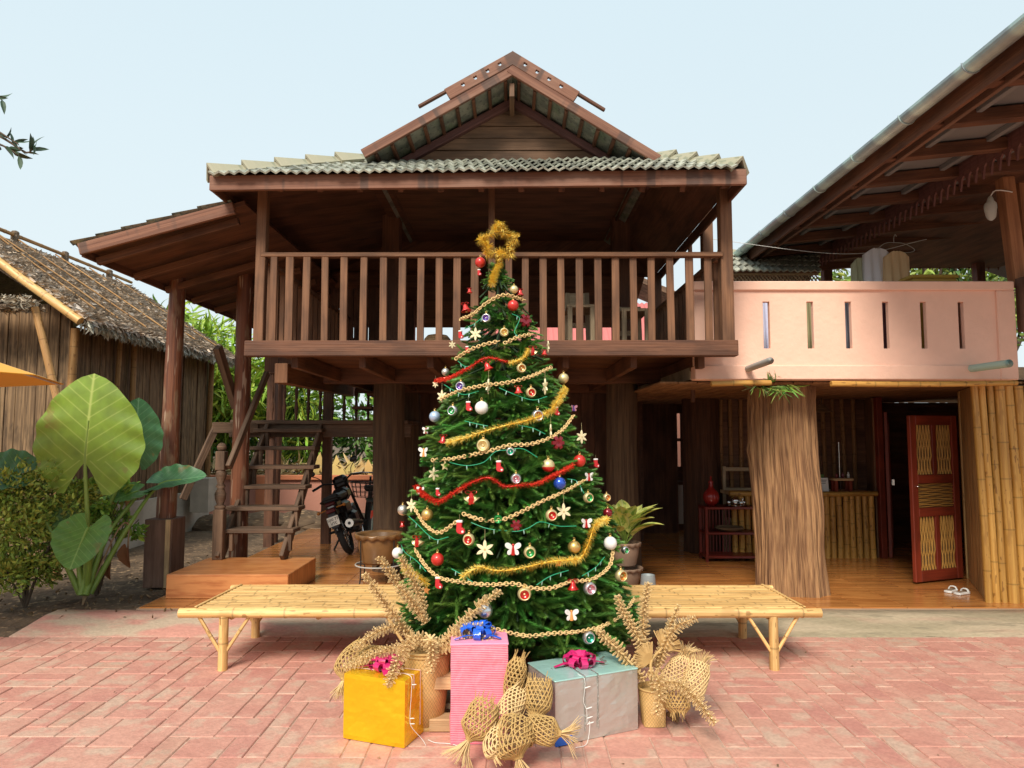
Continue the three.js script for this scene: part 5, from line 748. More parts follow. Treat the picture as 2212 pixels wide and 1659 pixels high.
{ // tree whose branch tips reach in at the top left
  const D = 4.2, c = V(-4.6, 0, -D), t = thing('mango_tree', 'tree with long dark leaves whose twigs reach in at the edge', 'tree', c), mats = [], cols = [];
  const top = V(-4.5, 3.4, -D); local(t, 'trunk', tube(curve([V(0, 0, 0), V(0.05, 1.6, 0), top.clone().sub(c), V(-0.1, 4.6, 0)], 16), (q) => lerp(0.13, 0.05, q), 12), barkMat);
  const twig = (pts, n, L0) => { const P = curve(pts, 14), lp = P.map((p) => p.clone().sub(c)); local(t, 'twig', tube(lp, (q) => lerp(0.012, 0.004, q), 5), barkMat); for (let i = 0; i < n; i++) { const f = lerp(0.45, 1, i / (n - 1)), p = lp[Math.round(f * 14)], dir = lp[14].clone().sub(lp[10]).normalize().multiplyScalar(0.8).add(V(R(-0.5, 0.5), R(-0.9, 0.55), R(-0.6, 0.6))); mats.push(trs(p, qTo(dir, R(0, 6.28)), R(0.7, 1.25) * L0)); const k = R(0.6, 1.3); cols.push(lin(0.045 * k, 0.085 * k, 0.045 * k)); } };
  twig([top, W(-90, 250, D), W(-20, 275, D), W(40, 312, D)], 9, 0.85); twig([top, W(-60, 270, D), W(10, 300, D), W(62, 330, D), W(72, 310, D)], 12, 0.8); twig([top, W(-60, 300, D), W(0, 312, D), W(40, 335, D)], 8, 1.0); twig([top, W(-70, 220, D), W(-20, 205, D), W(4, 215, D)], 6, 0.9); twig([top, W(-120, 150, D), W(-60, 120, D)], 10, 1); twig([top, W(-140, 320, D), W(-60, 390, D)], 8, 1);
  inst(t, 'foliage', leafG(0.12, 0.034, 0.35, 0.35, 4), leafMat, mats, cols);
}
// ================================================================ background
{
  const wall = thing('garden_wall', 'low pink garden wall with orange coping behind the stairs', 'wall', V(-4, 0, -13)); part(wall, 'wall_face', at(box(6, 0.8, 0.12), -3.9, 0.38, -13), M.pinkWall); part(wall, 'coping', at(box(6.04, 0.08, 0.2), -3.9, 0.82, -12.98), M.orangePaint); for (const x of [-4.6, -6.6]) part(wall, 'pier', at(box(0.22, 0.86, 0.2), x, 0.41, -12.96), M.orangePaint);
  const m = []; const g = new THREE.IcosahedronGeometry(1, 2); for (let i = 0; i < 7; i++) { const q = g.clone(), p = q.attributes.position; for (let k = 0; k < p.count; k++) { const n = 0.8 + 0.5 * fbm(p.getX(k) * 0.3 + i + 0.5, p.getZ(k) * 0.3 + p.getY(k) * 0.2 + 0.5, 8, 8, 821, 3); p.setXYZ(k, p.getX(k) * n, p.getY(k) * n, p.getZ(k) * n); } q.computeVertexNormals(); q.scale(R(0.6, 0.9), R(0.16, 0.3), R(0.4, 0.6)); q.translate(-5.4 + i * 0.62, 0.02, -12.1 + R(-0.3, 0.2)); m.push(q); } structure('soil_bank', m, M.dirt);
  for (let i = 0; i < 7; i++) { // pale folded leaf thatch sheets leaning behind the wall
    const x = -3.72 + i * 0.19 + R(-0.04, 0.04), h = R(0.28, 0.5), w = R(0.26, 0.4), y = 0.82, D = 13.45 + R(-0.1, 0.1), b = V(x, y, -D), s = new THREE.Shape([[-w / 2, 0], [w / 2, 0], [R(-0.08, 0.12), h]].map((q) => new THREE.Vector2(...q))), ge = new THREE.ExtrudeGeometry(s, { depth: 0.02, bevelEnabled: true, bevelSize: 0.008, bevelThickness: 0.008, bevelSegments: 1 }); ge.rotateX(R(-0.35, 0.1)); ge.rotateY(R(-0.7, 0.7)); ge.translate(b.x, b.y, b.z); single('thatch_sheet', ge, std({ color: lin(R(0.55, 0.7), R(0.38, 0.46), 0.16), roughness: 0.95 }), 'pale straw coloured pointed thatch sheet stacked behind the garden wall', 'thatch sheet', b, 'thatch sheets behind the garden wall');
  }
  const bank = thing('straw_heap', 'heap of dry straw coloured leaves behind the garden wall', 'heap', V(-4, 0, -13.9)); const sm = [], scol = []; for (let i = 0; i < 700; i++) { sm.push(trs(V(R(-2.2, 2.4), 0.75 + R(0, 0.25), R(-0.4, 0.6)), qTo(V(R(-1, 1), R(-0.2, 0.5), R(-1, 1)), R(0, 6)), R(0.7, 1.3))); const k = R(0.6, 1.3); scol.push(lin(0.45 * k, 0.32 * k, 0.14 * k)); } local(bank, 'heap_core', at(box(4.8, 0.8, 0.9, 0.2), 0.1, 0.4, 0), M.dirt); inst(bank, 'straw', leafG(0.3, 0.05, 0.4, 0.4, 3), leafMat, sm, scol);
  const big = leafG(0.34, 0.10, 0.35, 0.6, 4), mid = leafG(0.2, 0.07, 0.3, 0.4, 4), feather = leafG(0.42, 0.05, 0.4, 0.9, 5);
  const bl = (n, x, y, D, w, h, count, geo, col, label, o) => bush(n, label, V(x, 0, -D), Array.from({ length: 7 }, () => [R(-w, w), R(0.35, 1) * h, R(-0.5, 0.5), w * R(0.35, 0.55), h * R(0.2, 0.32)]), count, geo, col, { stem: 0.03, clump: 0.5, group: 'greenery behind the house', ...o });
  bl('garden_bush', -5.4, 0, 15.2, 1.2, 1.9, 1800, mid, gcol(0.07, 0.19, 0.025), 'dense dark green bush behind the garden wall and stairs'); bl('garden_bush', -3.4, 0, 15.0, 1.3, 2.2, 2000, mid, gcol(0.09, 0.22, 0.03), 'mid green bush behind the straw coloured thatch sheets'); bl('garden_bush', -1.9, 0, 15.6, 1.0, 2.3, 1400, big, gcol(0.24, 0.33, 0.04), 'yellow green broad leaved bush seen under the landing'); bl('garden_bush', -6.9, 0, 14.6, 0.9, 2.6, 1300, big, gcol(0.20, 0.30, 0.04), 'light green broad leaved bush beside the hut');
  const bam = [[-7.6, 15, 4.0], [-6.3, 14.4, 3.5], [-5.2, 14.6, 2.9]]; bam.forEach(([x, D, h], i) => bush('bamboo_clump', ['tall bright green bamboo clump rising behind the thatched hut', 'bright green bamboo clump between hut roof and log pole', 'lower bright green bamboo clump beside the lean to roof'][i], V(x, 0, -D), Array.from({ length: 8 }, () => [R(-0.8, 0.8), R(0.55, 1) * h, R(-0.5, 0.5), 0.6, 0.5]), 2200, feather, gcol(0.25, 0.40, 0.035, 0.3), { cat: 'bamboo', stem: 0.02, droop: -0.4, clump: 0.6, group: 'bamboo behind the hut', bark: taroStem }));
  const trees = [[6.6, 14.2, 5.0], [8.4, 13.8, 5.4], [10.2, 14.6, 5.6], [12.2, 14.4, 5.0]]; trees.forEach(([x, D, h], i) => { const t = bush('garden_tree', ['dark glossy tree seen under the far valance of the terrace', 'yellow green tree seen under the far valance of the terrace', 'broad green tree beyond the right end of terrace', 'tall green tree beyond the pink terrace'][i], V(x, 0, -D), Array.from({ length: 9 }, () => [R(-1, 1), R(0.6, 1) * h, R(-0.8, 0.8), 0.75, 0.6]), 2200, mid, i === 1 || i === 0 ? gcol(0.18, 0.26, 0.035, 0.55) : gcol(0.06, 0.14, 0.03, 0.5), { cat: 'tree', stem: 0.09, clump: 0.55, group: 'trees behind the terrace' }); });
}
{ // neighbour with red corrugated roof
  rnd = rngOf(451);
  const D0 = 13.2, yE = W(1300, 770, D0).y, yR = W(1300, 655, D0 + 1.6).y, x0 = -0.6, x1 = 5.4, t = thing('neighbour_house', 'house with red corrugated metal roof seen through the balusters', 'house', V(2.4, 0, -D0 - 1.5));
  for (let i = 0; i < 6; i++) { const w = (x1 - x0) / 6, pos = [], uv = [], idx = [], n = 40; for (let k = 0; k <= n; k++) { const x = x0 + i * w + k / n * w, c = 0.018 * Math.cos(k / n * Math.PI * 20); for (const [y, z] of [[yE, -D0], [yR, -D0 - 1.6], [yE, -D0 - 3.4]]) { pos.push(x, y + c, z); uv.push(x, z); } } for (let k = 0; k < n; k++) for (const j of [0, 1]) { const a = k * 3 + j; idx.push(a, a + 3, a + 1, a + 1, a + 3, a + 4); } const g = new THREE.BufferGeometry(); g.setAttribute('position', new THREE.Float32BufferAttribute(pos, 3)); g.setAttribute('uv', new THREE.Float32BufferAttribute(uv, 2)); g.setIndex(idx); g.computeVertexNormals(); part(t, 'roof_sheet', g, M.redRoof); }
  part(t, 'wall', at(box(x1 - x0 - 0.6, yE, 2.8), (x0 + x1) / 2, yE / 2 - 0.05, -D0 - 1.7), M.pinkWall);
  const a = W(1378, 598, 10.6), b = W(1480, 640, 10.6), t2 = thing('grey_lean_to', 'small grey roof of a shed behind the balcony', 'shed', V(b.x, 0, -11)); part(t2, 'roof_slab', slab([a, b, b.clone().add(V(0, 0.1, -1.4)), a.clone().add(V(0, 0.1, -1.4))], 0.05), M.roofTile[1]); part(t2, 'roof_edge', beam(a.clone().add(V(0, -0.04, 0.03)), b.clone().add(V(0, -0.04, 0.03)), 0.03, 0.09), M.gableWood); part(t2, 'shed_wall', at(box(0.6, 3, 0.9), a.x + 0.35, 1.55, -11.4), M.teak);
}
// ================================================================ things on the balcony
{
  const chair = (px, D, w, yt, name, label, mat) => { const p = V(W(px, 700, D).x, deckY - 0.02, -D), t = thing(name, label, 'chair', p), h = W(px, yt, D).y - p.y; for (const s of [-1, 1]) { local(t, 'back_leg', at(box(0.045, h, 0.04), s * w / 2, h / 2, -0.2, 0, 0, s * 0.03), mat); local(t, 'front_leg', at(box(0.045, 0.42, 0.045), s * w / 2, 0.21, 0.2), mat); } local(t, 'top_rail', at(box(w, 0.12, 0.03), 0, h - 0.065, -0.2), mat); local(t, 'mid_rail', at(box(w, 0.05, 0.03), 0, h * 0.48, -0.2), mat); local(t, 'seat', at(box(w + 0.06, 0.03, 0.44), 0, 0.42, 0), mat); };
  chair(1251, 6.6, 0.21, 624, 'wooden_chair', 'pale weathered wooden chair behind the balusters', M.greyWood); chair(1365, 6.8, 0.22, 655, 'side_chair', 'grey brown wooden chair further along the balcony', M.greyWood);
  const wb = V(W(945, 720, 7.0).x, deckY - 0.02, -7.0), b = thing('woven_hamper', 'woven straw basket standing behind the balusters', 'basket', wb); local(b, 'basket_wall', lathe([[0, 0], [0.13, 0], [0.15, 0.14], [0.13, 0.19], [0.12, 0.19], [0.13, 0.02]], 20), M.paleWood); local(b, 'basket_lid', lathe([[0.135, 0.19], [0.1, 0.23], [0, 0.25]], 20), M.paleWood);
  const s0 = V(W(895, 720, 7.0).x, deckY - 0.02, -7.05); single('small_basket', lathe([[0, 0], [0.08, 0], [0.1, 0.08], [0.07, 0.14], [0, 0.15]], 16).translate(s0.x, s0.y, s0.z), M.paleWood, 'small round straw basket beside the woven hamper', 'basket', s0);
  const f = V(W(757, 735, 8.2).x, deckY, -8.2); single('turned_finial', lathe([[0, 0], [0.05, 0], [0.035, 0.05], [0.055, 0.15], [0.05, 0.26], [0.025, 0.29], [0.05, 0.32], [0.03, 0.37], [0, 0.38]], 14).translate(f.x, f.y, f.z), M.teak, 'dark turned wooden finial silhouetted between balusters', 'finial', f);
  const tb = V(W(1440, 715, 7.6).x, deckY - 0.02, -7.6), lt = thing('lounge_frame', 'dark low wooden lounge frame at the right end of balcony', 'bench', tb); local(lt, 'seat_beam', at(box(0.7, 0.06, 0.1), 0, 0.2, 0), M.teak); local(lt, 'turned_end', tube([V(0.3, 0.2, 0), V(0.36, 0.2, 0), V(0.4, 0.2, 0), V(0.55, 0.2, 0)], [0.05, 0.06, 0.03, 0.035], 10), M.teak); for (const x of [-0.3, 0.28]) local(lt, 'leg', at(box(0.07, 0.2, 0.08), x, 0.1, 0), M.teak);
}
// ================================================================ pots
function wavyPot(px, py, D, r, h, mat, name, label, legs) {
  const b = V(W(px, 1200, D).x, py, -D), t = thing(name, label, 'pot', b); local(t, 'bowl', lathe([[0, 0], [r * 0.66, 0], [r * 0.72, 0.02], [r * 0.86, h * 0.5], [r * 0.93, h * 0.9], [r * 0.88, h * 0.93], [r * 0.78, h * 0.5], [r * 0.6, 0.04], [0, 0.04]], 40), mat);
  const n = 72, pos = [], uv = [], idx = [], prof = [[0.88, 0.93], [0.93, 0.99], [1.03, 1.0], [1.06, 0.95], [1.02, 0.86], [0.94, 0.84]]; for (let i = 0; i <= n; i++) { const a = i / n * Math.PI * 2, w = Math.sin(a * 14); prof.forEach(([q, y], j) => { const k = j >= 3 ? 1 : 0.1; pos.push(Math.cos(a) * r * q, h * y + k * w * h * 0.035, Math.sin(a) * r * q); uv.push(a * r, y * h); }); } const m = prof.length; for (let i = 0; i < n; i++) for (let j = 0; j + 1 < m; j++) { const a = i * m + j; idx.push(a, a + 1, a + m, a + 1, a + m + 1, a + m); } const g = new THREE.BufferGeometry(); g.setAttribute('position', new THREE.Float32BufferAttribute(pos, 3)); g.setAttribute('uv', new THREE.Float32BufferAttribute(uv, 2)); g.setIndex(idx); g.computeVertexNormals(); local(t, 'wavy_rim', g, mat); return t;
}
const glaze = std({ map: sized(tex(256, 256, (u, v) => { const p = fbm(u, v, 4, 4, 841, 5), q = fbm(u, v, 16, 16, 843, 3); return sc3(mix3([0.26, 0.13, 0.045], [0.12, 0.065, 0.03], p), 0.8 + 0.4 * q); }), 0.5), roughness: 0.32 }), clay = std({ map: sized(tex(256, 256, (u, v) => { const p = fbm(u, v, 5, 5, 851, 5); return mix3([0.27, 0.17, 0.11], [0.17, 0.11, 0.075], p); }), 0.4), roughness: 0.75 });
{
  const D = 7.25, p0 = W(818, 1240, D), st = thing('plant_stand', 'thin iron ring stand under the empty brown pot', 'stand', V(p0.x, FLOOR, -D)); const y1 = 0.2, r = 0.235; local(st, 'ring', new THREE.TorusGeometry(r, 0.008, 6, 40).rotateX(Math.PI / 2).translate(0, y1, 0), M.greyPipe); for (let i = 0; i < 4; i++) { const a = 0.7 + i * Math.PI / 2; local(st, 'leg', tube(curve([V(Math.cos(a) * r, y1 + 0.26, Math.sin(a) * r), V(Math.cos(a) * r * 0.98, y1, Math.sin(a) * r * 0.98), V(Math.cos(a) * r * 1.05, 0.02, Math.sin(a) * r * 1.05), V(Math.cos(a) * r * 1.2, 0.005, Math.sin(a) * r * 1.2)], 12), 0.007, 6), M.iron); } local(st, 'cross_bar', [at(box(r * 2, 0.012, 0.02), 0, y1, 0), at(box(0.02, 0.012, r * 2), 0, y1 - 0.013, 0)], M.iron);
  wavyPot(818, FLOOR + 0.215, D, 0.235, 0.30, glaze, 'glazed_pot', 'big empty brown glazed pot with wavy rim near log stilt');
  const D2 = 7.1, px = 1350, b0 = V(W(px, 1200, D2).x, 0, -D2); const lo = wavyPot(px, FLOOR, D2, 0.17, 0.2, clay, 'clay_base_pot', 'brown clay pot turned into a base under the potted plant'); const up = wavyPot(px, FLOOR + 0.21, D2, 0.155, 0.24, clay, 'clay_plant_pot', 'grey brown clay pot with wavy rim holding variegated plant');
  const pl = thing('variegated_plant', 'potted plant with pale yellow green pointed leaves beside the tree', 'plant', V(b0.x, FLOOR + 0.4, -D2)); local(pl, 'soil', lathe([[0, 0], [0.13, 0], [0.13, 0.012], [0, 0.02]], 20), M.dirt);
  const lm = std({ map: tex(128, 128, (u, v) => { const x = Math.abs(u - 0.5) * 2, n = fbm(u, v, 8, 8, 861, 3), rib = Math.exp(-Math.pow(x / 0.06, 2)); return mix3(mix3([0.58, 0.60, 0.16], [0.22, 0.34, 0.06], smooth(0.45, 0.6, n) * smooth(0.9, 0.4, x)), [0.55, 0.58, 0.25], Math.max(rib, smooth(0.75, 0.95, x))); }), roughness: 0.5, side: THREE.DoubleSide });
  for (let i = 0; i < 30; i++) { const a = i * 2.4, up0 = R(0.5, 2.4), L = R(0.30, 0.44) * (up0 < 0.6 ? 0.9 : 1), dir = V(Math.cos(a), up0, Math.sin(a)).normalize(), base = V(Math.cos(a) * 0.03, R(0.02, 0.18), Math.sin(a) * 0.03), g = leafG(L * 0.85, 0.165, 0.3, 0.45, 7); g.applyMatrix4(trs(base.clone().addScaledVector(dir, 0.08), qFace(dir), 1)); local(pl, 'leaf', g, lm); local(pl, 'leaf_stalk', tube([V(0, 0, 0), base, base.clone().addScaledVector(dir, 0.09)], 0.006, 5), taroStem); }
  const gb = V(W(1400, 1255, 6.75).x, FLOOR, -6.75); single('grey_bucket', [lathe([[0, 0], [0.085, 0], [0.065, 0.19], [0.06, 0.19], [0.05, 0.15], [0, 0.15]], 20).translate(gb.x, gb.y, gb.z)], std({ color: lin(0.30, 0.33, 0.33), roughness: 0.6, metalness: 0.2 }), 'grey tapered bucket turned over behind the bench and pot', 'bucket', gb);
}
function qFace(dir) { const Y = dir.clone().normalize(), up = V(0, 1, 0), Z = up.clone().addScaledVector(Y, -up.dot(Y)); if (Z.lengthSq() < 1e-4) Z.set(0, 0, 1); Z.normalize(); const X = Y.clone().cross(Z); return new THREE.Quaternion().setFromRotationMatrix(new THREE.Matrix4().makeBasis(X, Y, Z)); }
// ================================================================ motorcycle and bicycle
{
  const b = G(752, 1203, FLOOR + 0.004), t = thing('motorcycle', 'dark motorcycle leaning on its side stand under the house', 'motorcycle', b); t.rotation.set(0, 0.06, 0.36, 'YXZ'); t.scale.setScalar(0.93);
  const L = (n, g, m, p = t) => local(p, n, g, m), dark = std({ color: lin(0.018, 0.014, 0.014), roughness: 0.3 }), rub = std({ color: lin(0.02, 0.02, 0.02), roughness: 0.85 }), wine = std({ color: lin(0.10, 0.01, 0.012), roughness: 0.2 });
  for (const z of [0, -1.22]) { const w = L('wheel', new THREE.TorusGeometry(0.245, 0.045, 12, 40).rotateY(Math.PI / 2).translate(0, 0.29, z - 0.25), rub); L('rim', [new THREE.TorusGeometry(0.2, 0.012, 8, 36).rotateY(Math.PI / 2).translate(0, 0.29, z - 0.25), tube([V(-0.06, 0.29, z - 0.25), V(0.06, 0.29, z - 0.25)], 0.045, 12), ...Array.from({ length: 14 }, (_, i) => { const a = i / 14 * 6.283; return tube([V((i % 2 ? 0.03 : -0.03), 0.29 + Math.cos(a) * 0.04, z - 0.25 + Math.sin(a) * 0.04), V(0, 0.29 + Math.cos(a) * 0.2, z - 0.25 + Math.sin(a) * 0.2)], 0.003, 4); })], M.chrome, w); }
  const arc = (z, r, a0, a1) => { const P = []; for (let i = 0; i <= 12; i++) { const a = lerp(a0, a1, i / 12); P.push(V(0, 0.29 + Math.sin(a) * r, z - 0.25 + Math.cos(a) * r)); } return P; };
  L('rear_fender', tube(arc(0, 0.31, 0.25, 2.0), 0.06, 10, { flat: 0.4 }), dark); L('front_fender', tube(arc(-1.22, 0.31, 0.6, 2.6), 0.05, 10, { flat: 0.4 }), dark);
  L('tail', [at(box(0.17, 0.14, 0.34, 0.03), 0, 0.70, -0.22), at(box(0.13, 0.1, 0.2, 0.02), 0, 0.62, -0.06)], dark); L('tail_light', at(box(0.13, 0.06, 0.04, 0.012), 0, 0.66, 0.05), wine); L('light_strip', at(box(0.085, 0.022, 0.012, 0.004), 0, 0.705, -0.035), M.white); L('upper_light', at(box(0.14, 0.05, 0.04, 0.012), 0, 0.745, -0.04), wine);
  const c = document.createElement('canvas'); c.width = 256; c.height = 208; const k = c.getContext('2d'); k.fillStyle = '#d8d2c6'; k.fillRect(0, 0, 256, 208); k.fillStyle = '#1c1a1a'; k.font = 'bold 82px sans-serif'; k.textAlign = 'center'; k.textBaseline = 'middle'; k.fillText('\u0e01\u0e07\u0e19 77'.replace(/[\u0e00-\u0e7f]/g, (q, i) => 'UJU'[i]), 128, 62); k.fillText('UTC', 128, 150);
  const ct = new THREE.CanvasTexture(c); ct.colorSpace = THREE.SRGBColorSpace; const pg = new THREE.PlaneGeometry(0.15, 0.122); L('number_plate', at(box(0.155, 0.127, 0.006, 0.002), 0, 0.52, 0.105, 0, -0.12), M.white); L('plate_print', at(pg, 0, 0.52, 0.1095, 0, -0.12), std({ map: ct, roughness: 0.5 })); L('plate_holder', at(box(0.1, 0.2, 0.03), 0, 0.52, 0.08, 0, -0.12), dark);
  L('seat', at(box(0.24, 0.1, 0.66, 0.045), 0, 0.80, -0.5), std({ color: lin(0.015, 0.014, 0.014), roughness: 0.55 })); L('fuel_tank', at(box(0.24, 0.2, 0.36, 0.06), 0, 0.8, -0.98), dark); L('side_panel', at(box(0.26, 0.2, 0.5, 0.05), 0, 0.62, -0.55), dark); L('engine', [at(box(0.28, 0.3, 0.32, 0.04), 0, 0.38, -0.85), tube([V(0, 0.45, -0.95), V(0, 0.62, -1.02)], 0.08, 12)], std({ color: lin(0.10, 0.10, 0.10), roughness: 0.4, metalness: 0.7 }));
  L('fork', [tube([V(-0.09, 0.29, -1.47), V(-0.09, 0.95, -1.2)], 0.022, 8), tube([V(0.09, 0.29, -1.47), V(0.09, 0.95, -1.2)], 0.022, 8)], dark); L('swing_arm', [tube([V(-0.09, 0.29, -0.25), V(-0.09, 0.36, -0.75)], 0.018, 6), tube([V(0.09, 0.29, -0.25), V(0.09, 0.36, -0.75)], 0.018, 6), tube([V(-0.1, 0.32, -0.28), V(-0.1, 0.68, -0.38)], 0.022, 8), tube([V(0.1, 0.32, -0.28), V(0.1, 0.68, -0.38)], 0.022, 8)], M.iron);
  L('handlebar', tube(curve([V(-0.36, 1.0, -1.0), V(-0.22, 1.03, -1.08), V(-0.08, 0.98, -1.17), V(0.08, 0.98, -1.17), V(0.22, 1.03, -1.08), V(0.36, 1.0, -1.0)], 20), 0.013, 8), M.iron); for (const s of [-1, 1]) { L('grip', tube([V(s * 0.25, 1.025, -1.07), V(s * 0.38, 0.995, -0.99)], 0.019, 8), rub); const m = L('mirror', new THREE.SphereGeometry(0.06, 16, 10).scale(1, 0.72, 0.25).rotateZ(s * 0.3).translate(s * 0.33, 1.24, -1.04), dark); L('mirror_stem', tube(curve([V(s * 0.22, 1.03, -1.08), V(s * 0.25, 1.13, -1.07), V(s * 0.33, 1.2, -1.05)], 8), 0.007, 6), M.iron, m); }
  L('headlamp_cowl', at(box(0.22, 0.2, 0.16, 0.05), 0, 0.98, -1.26), dark); L('turn_signal', [tube([V(-0.16, 0.68, -0.02), V(-0.07, 0.68, -0.04)], 0.012, 6), new THREE.SphereGeometry(0.025, 10, 8).translate(-0.18, 0.68, -0.02), tube([V(0.16, 0.68, -0.02), V(0.07, 0.68, -0.04)], 0.012, 6), new THREE.SphereGeometry(0.025, 10, 8).translate(0.18, 0.68, -0.02)], std({ color: lin(0.5, 0.18, 0.03), roughness: 0.2 }));
  const ex = L('exhaust', tube([V(0.17, 0.33, -0.85), V(0.17, 0.36, -0.5), V(0.18, 0.42, 0.06)], [0.03, 0.05, 0.058], 14), dark); L('exhaust_cap', new THREE.CylinderGeometry(0.057, 0.057, 0.012, 20).rotateX(Math.PI / 2 - 0.1).translate(0.1805, 0.4215, 0.068), M.white, ex); L('exhaust_hole', new THREE.CylinderGeometry(0.02, 0.02, 0.016, 12).rotateX(Math.PI / 2 - 0.1).translate(0.181, 0.4215, 0.072), M.black, ex);
  L('side_stand', tube([V(-0.1, 0.3, -0.7), V(-0.3, 0.09, -0.62)], 0.014, 6), M.iron); L('foot_peg', [tube([V(-0.28, 0.33, -0.7), V(0.28, 0.33, -0.7)], 0.014, 6), tube([V(-0.22, 0.36, -0.4), V(0.24, 0.36, -0.4)], 0.012, 6)], rub); L('grab_rail', tube(curve([V(-0.12, 0.76, -0.35), V(-0.12, 0.8, -0.08), V(0, 0.81, -0.02), V(0.12, 0.8, -0.08), V(0.12, 0.76, -0.35)], 14), 0.012, 6), M.iron);
}
{
  const D = 8.9, p = V(W(797, 1100, D).x, FLOOR, -D), t = thing('bicycle', 'old bicycle with wire basket half hidden behind log stilt', 'bicycle', p); t.rotation.y = 0.25; t.rotation.z = -0.06; const L = (n, g, m = M.iron) => local(t, n, g, m), rub = std({ color: lin(0.02, 0.02, 0.02), roughness: 0.85 });
  for (const z of [0, -1.0]) L('wheel', [new THREE.TorusGeometry(0.3, 0.018, 8, 44).rotateY(Math.PI / 2).translate(0, 0.32, z), ...Array.from({ length: 16 }, (_, i) => { const a = i / 16 * 6.283; return tube([V(0, 0.32, z), V(0, 0.32 + Math.cos(a) * 0.3, z + Math.sin(a) * 0.3)], 0.0025, 4); })], rub);
  L('frame', [tube([V(0, 0.32, 0), V(0, 0.34, -0.42)], 0.014, 6), tube([V(0, 0.34, -0.42), V(0, 0.78, -0.3)], 0.016, 6), tube([V(0, 0.34, -0.42), V(0, 0.8, -0.85)], 0.017, 6), tube([V(0, 0.32, -1.0), V(0, 0.95, -0.82)], 0.016, 6), tube([V(0, 0.32, 0), V(0, 0.68, -0.3)], 0.012, 6)]); L('saddle', at(box(0.2, 0.07, 0.26, 0.03), 0, 0.83, -0.28), rub); L('mudguard', tube(Array.from({ length: 13 }, (_, i) => { const a = lerp(-0.3, 2.4, i / 12); return V(0, 0.32 + Math.sin(a) * 0.34, Math.cos(a) * 0.34); }), 0.035, 8, { flat: 0.3 }), std({ color: lin(0.10, 0.12, 0.10), roughness: 0.4 })); L('reflector', at(box(0.05, 0.1, 0.02, 0.008), 0, 0.55, 0.3), std({ color: lin(0.40, 0.05, 0.03), roughness: 0.25 })); L('carrier', at(box(0.16, 0.02, 0.4), 0, 0.7, 0.02), M.iron);
  const bk = []; const bc = V(-0.1, 0.74, 0.06); for (const [y, k] of [[0, 0.7], [0.06, 0.8], [0.12, 0.9], [0.18, 1]]) bk.push(tube(Array.from({ length: 25 }, (_, i) => { const a = i / 24 * 6.283; return V(bc.x + Math.cos(a) * 0.19 * k, bc.y + y, bc.z + Math.sin(a) * 0.15 * k); }), y === 0.18 ? 0.008 : 0.004, 5)); for (let i = 0; i < 16; i++) { const a = i / 16 * 6.283; bk.push(tube([V(bc.x + Math.cos(a) * 0.133, bc.y, bc.z + Math.sin(a) * 0.105), V(bc.x + Math.cos(a) * 0.19, bc.y + 0.18, bc.z + Math.sin(a) * 0.15)], 0.004, 4)); } L('wire_basket', bk); L('handlebar', tube(curve([V(-0.28, 0.98, -0.7), V(-0.1, 1.0, -0.82), V(0.1, 1.0, -0.82), V(0.28, 0.98, -0.7)], 12), 0.012, 6), M.chrome);
}
// ================================================================ bamboo benches
rnd = rngOf(501);
function bench(pxl, pxr, legs, label, endLeft) {
  const D0 = 4.88, D1 = 5.64, y = W(600, 1324, D0).y, xl = W(pxl, 1324, D0).x, xr = W(pxr, 1324, D0).x, t = thing('bamboo_bench', label, 'bench', V((xl + xr) / 2, 0, -(D0 + D1) / 2)), P = (n, g, m = M.bambooPale) => part(t, n, g, m);
  P('front_pole', bamboo(V(xl, y, -D0), V(xr, y, -D0), 0.034, 12, 0.42, 0.002)); P('back_pole', bamboo(V(xl + 0.05, y, -D1), V(xr - 0.05, y, -D1), 0.030, 12, 0.42, 0.002));
  for (let i = 0; i < 13; i++) { const D = lerp(D0 + 0.055, D1 - 0.05, i / 12), g = bamboo(V(xl + 0.09 + R(0, 0.01), y + 0.012 + R(-0.003, 0.003), -D), V(xr - 0.09, y + 0.012 + R(-0.003, 0.003), -D), 0.029, 7, 0.3, 0.001); g.translate(0, -y - 0.012, D); g.scale(1, 0.35, 1); g.translate(0, y + 0.022, -D); P('seat_slat', g); }
  for (const x of [xl + 0.1, xr - 0.1]) P('end_strip', beam(V(x, y + 0.036, -D0 - 0.02), V(x + (x < (xl + xr) / 2 ? 0.03 : -0.03), y + 0.034, -D1), 0.018, 0.008));
  for (const x of [xl + 0.35, (xl + xr) / 2, xr - 0.35]) P('cross_bar', tube([V(x, y - 0.03, -D0 - 0.02), V(x, y - 0.03, -D1 + 0.02)], 0.022, 8, { color: () => [0.8, 0.8, 0.8] }));
  for (const [x, D] of legs(xl, xr, D0, D1)) { P('leg', bamboo(V(x, -0.003, -D), V(x, y - 0.02, -D), 0.033, 10, 0.22)); for (const s of [-1, 1]) P('brace', bamboo(V(x + s * 0.02, 0.12, -D), V(x + s * 0.175, y - 0.02, -D + (s < 0 ? 0 : -0.01)), 0.013, 6, 0.2)); }
}
bench(388, 985, (l, r, a, b) => [[W(482, 1400, a).x, a], [r - 0.3, a], [W(552, 1360, b).x, b], [r - 0.3, b]], 'low bamboo slat bench standing beside the tiled step platform');
bench(1235, 1773, (l, r, a, b) => [[W(1672, 1400, a).x, a], [l + 0.3, a], [W(1604, 1360, b).x, b], [l + 0.3, b]], 'low bamboo slat bench standing before the massive trunk');

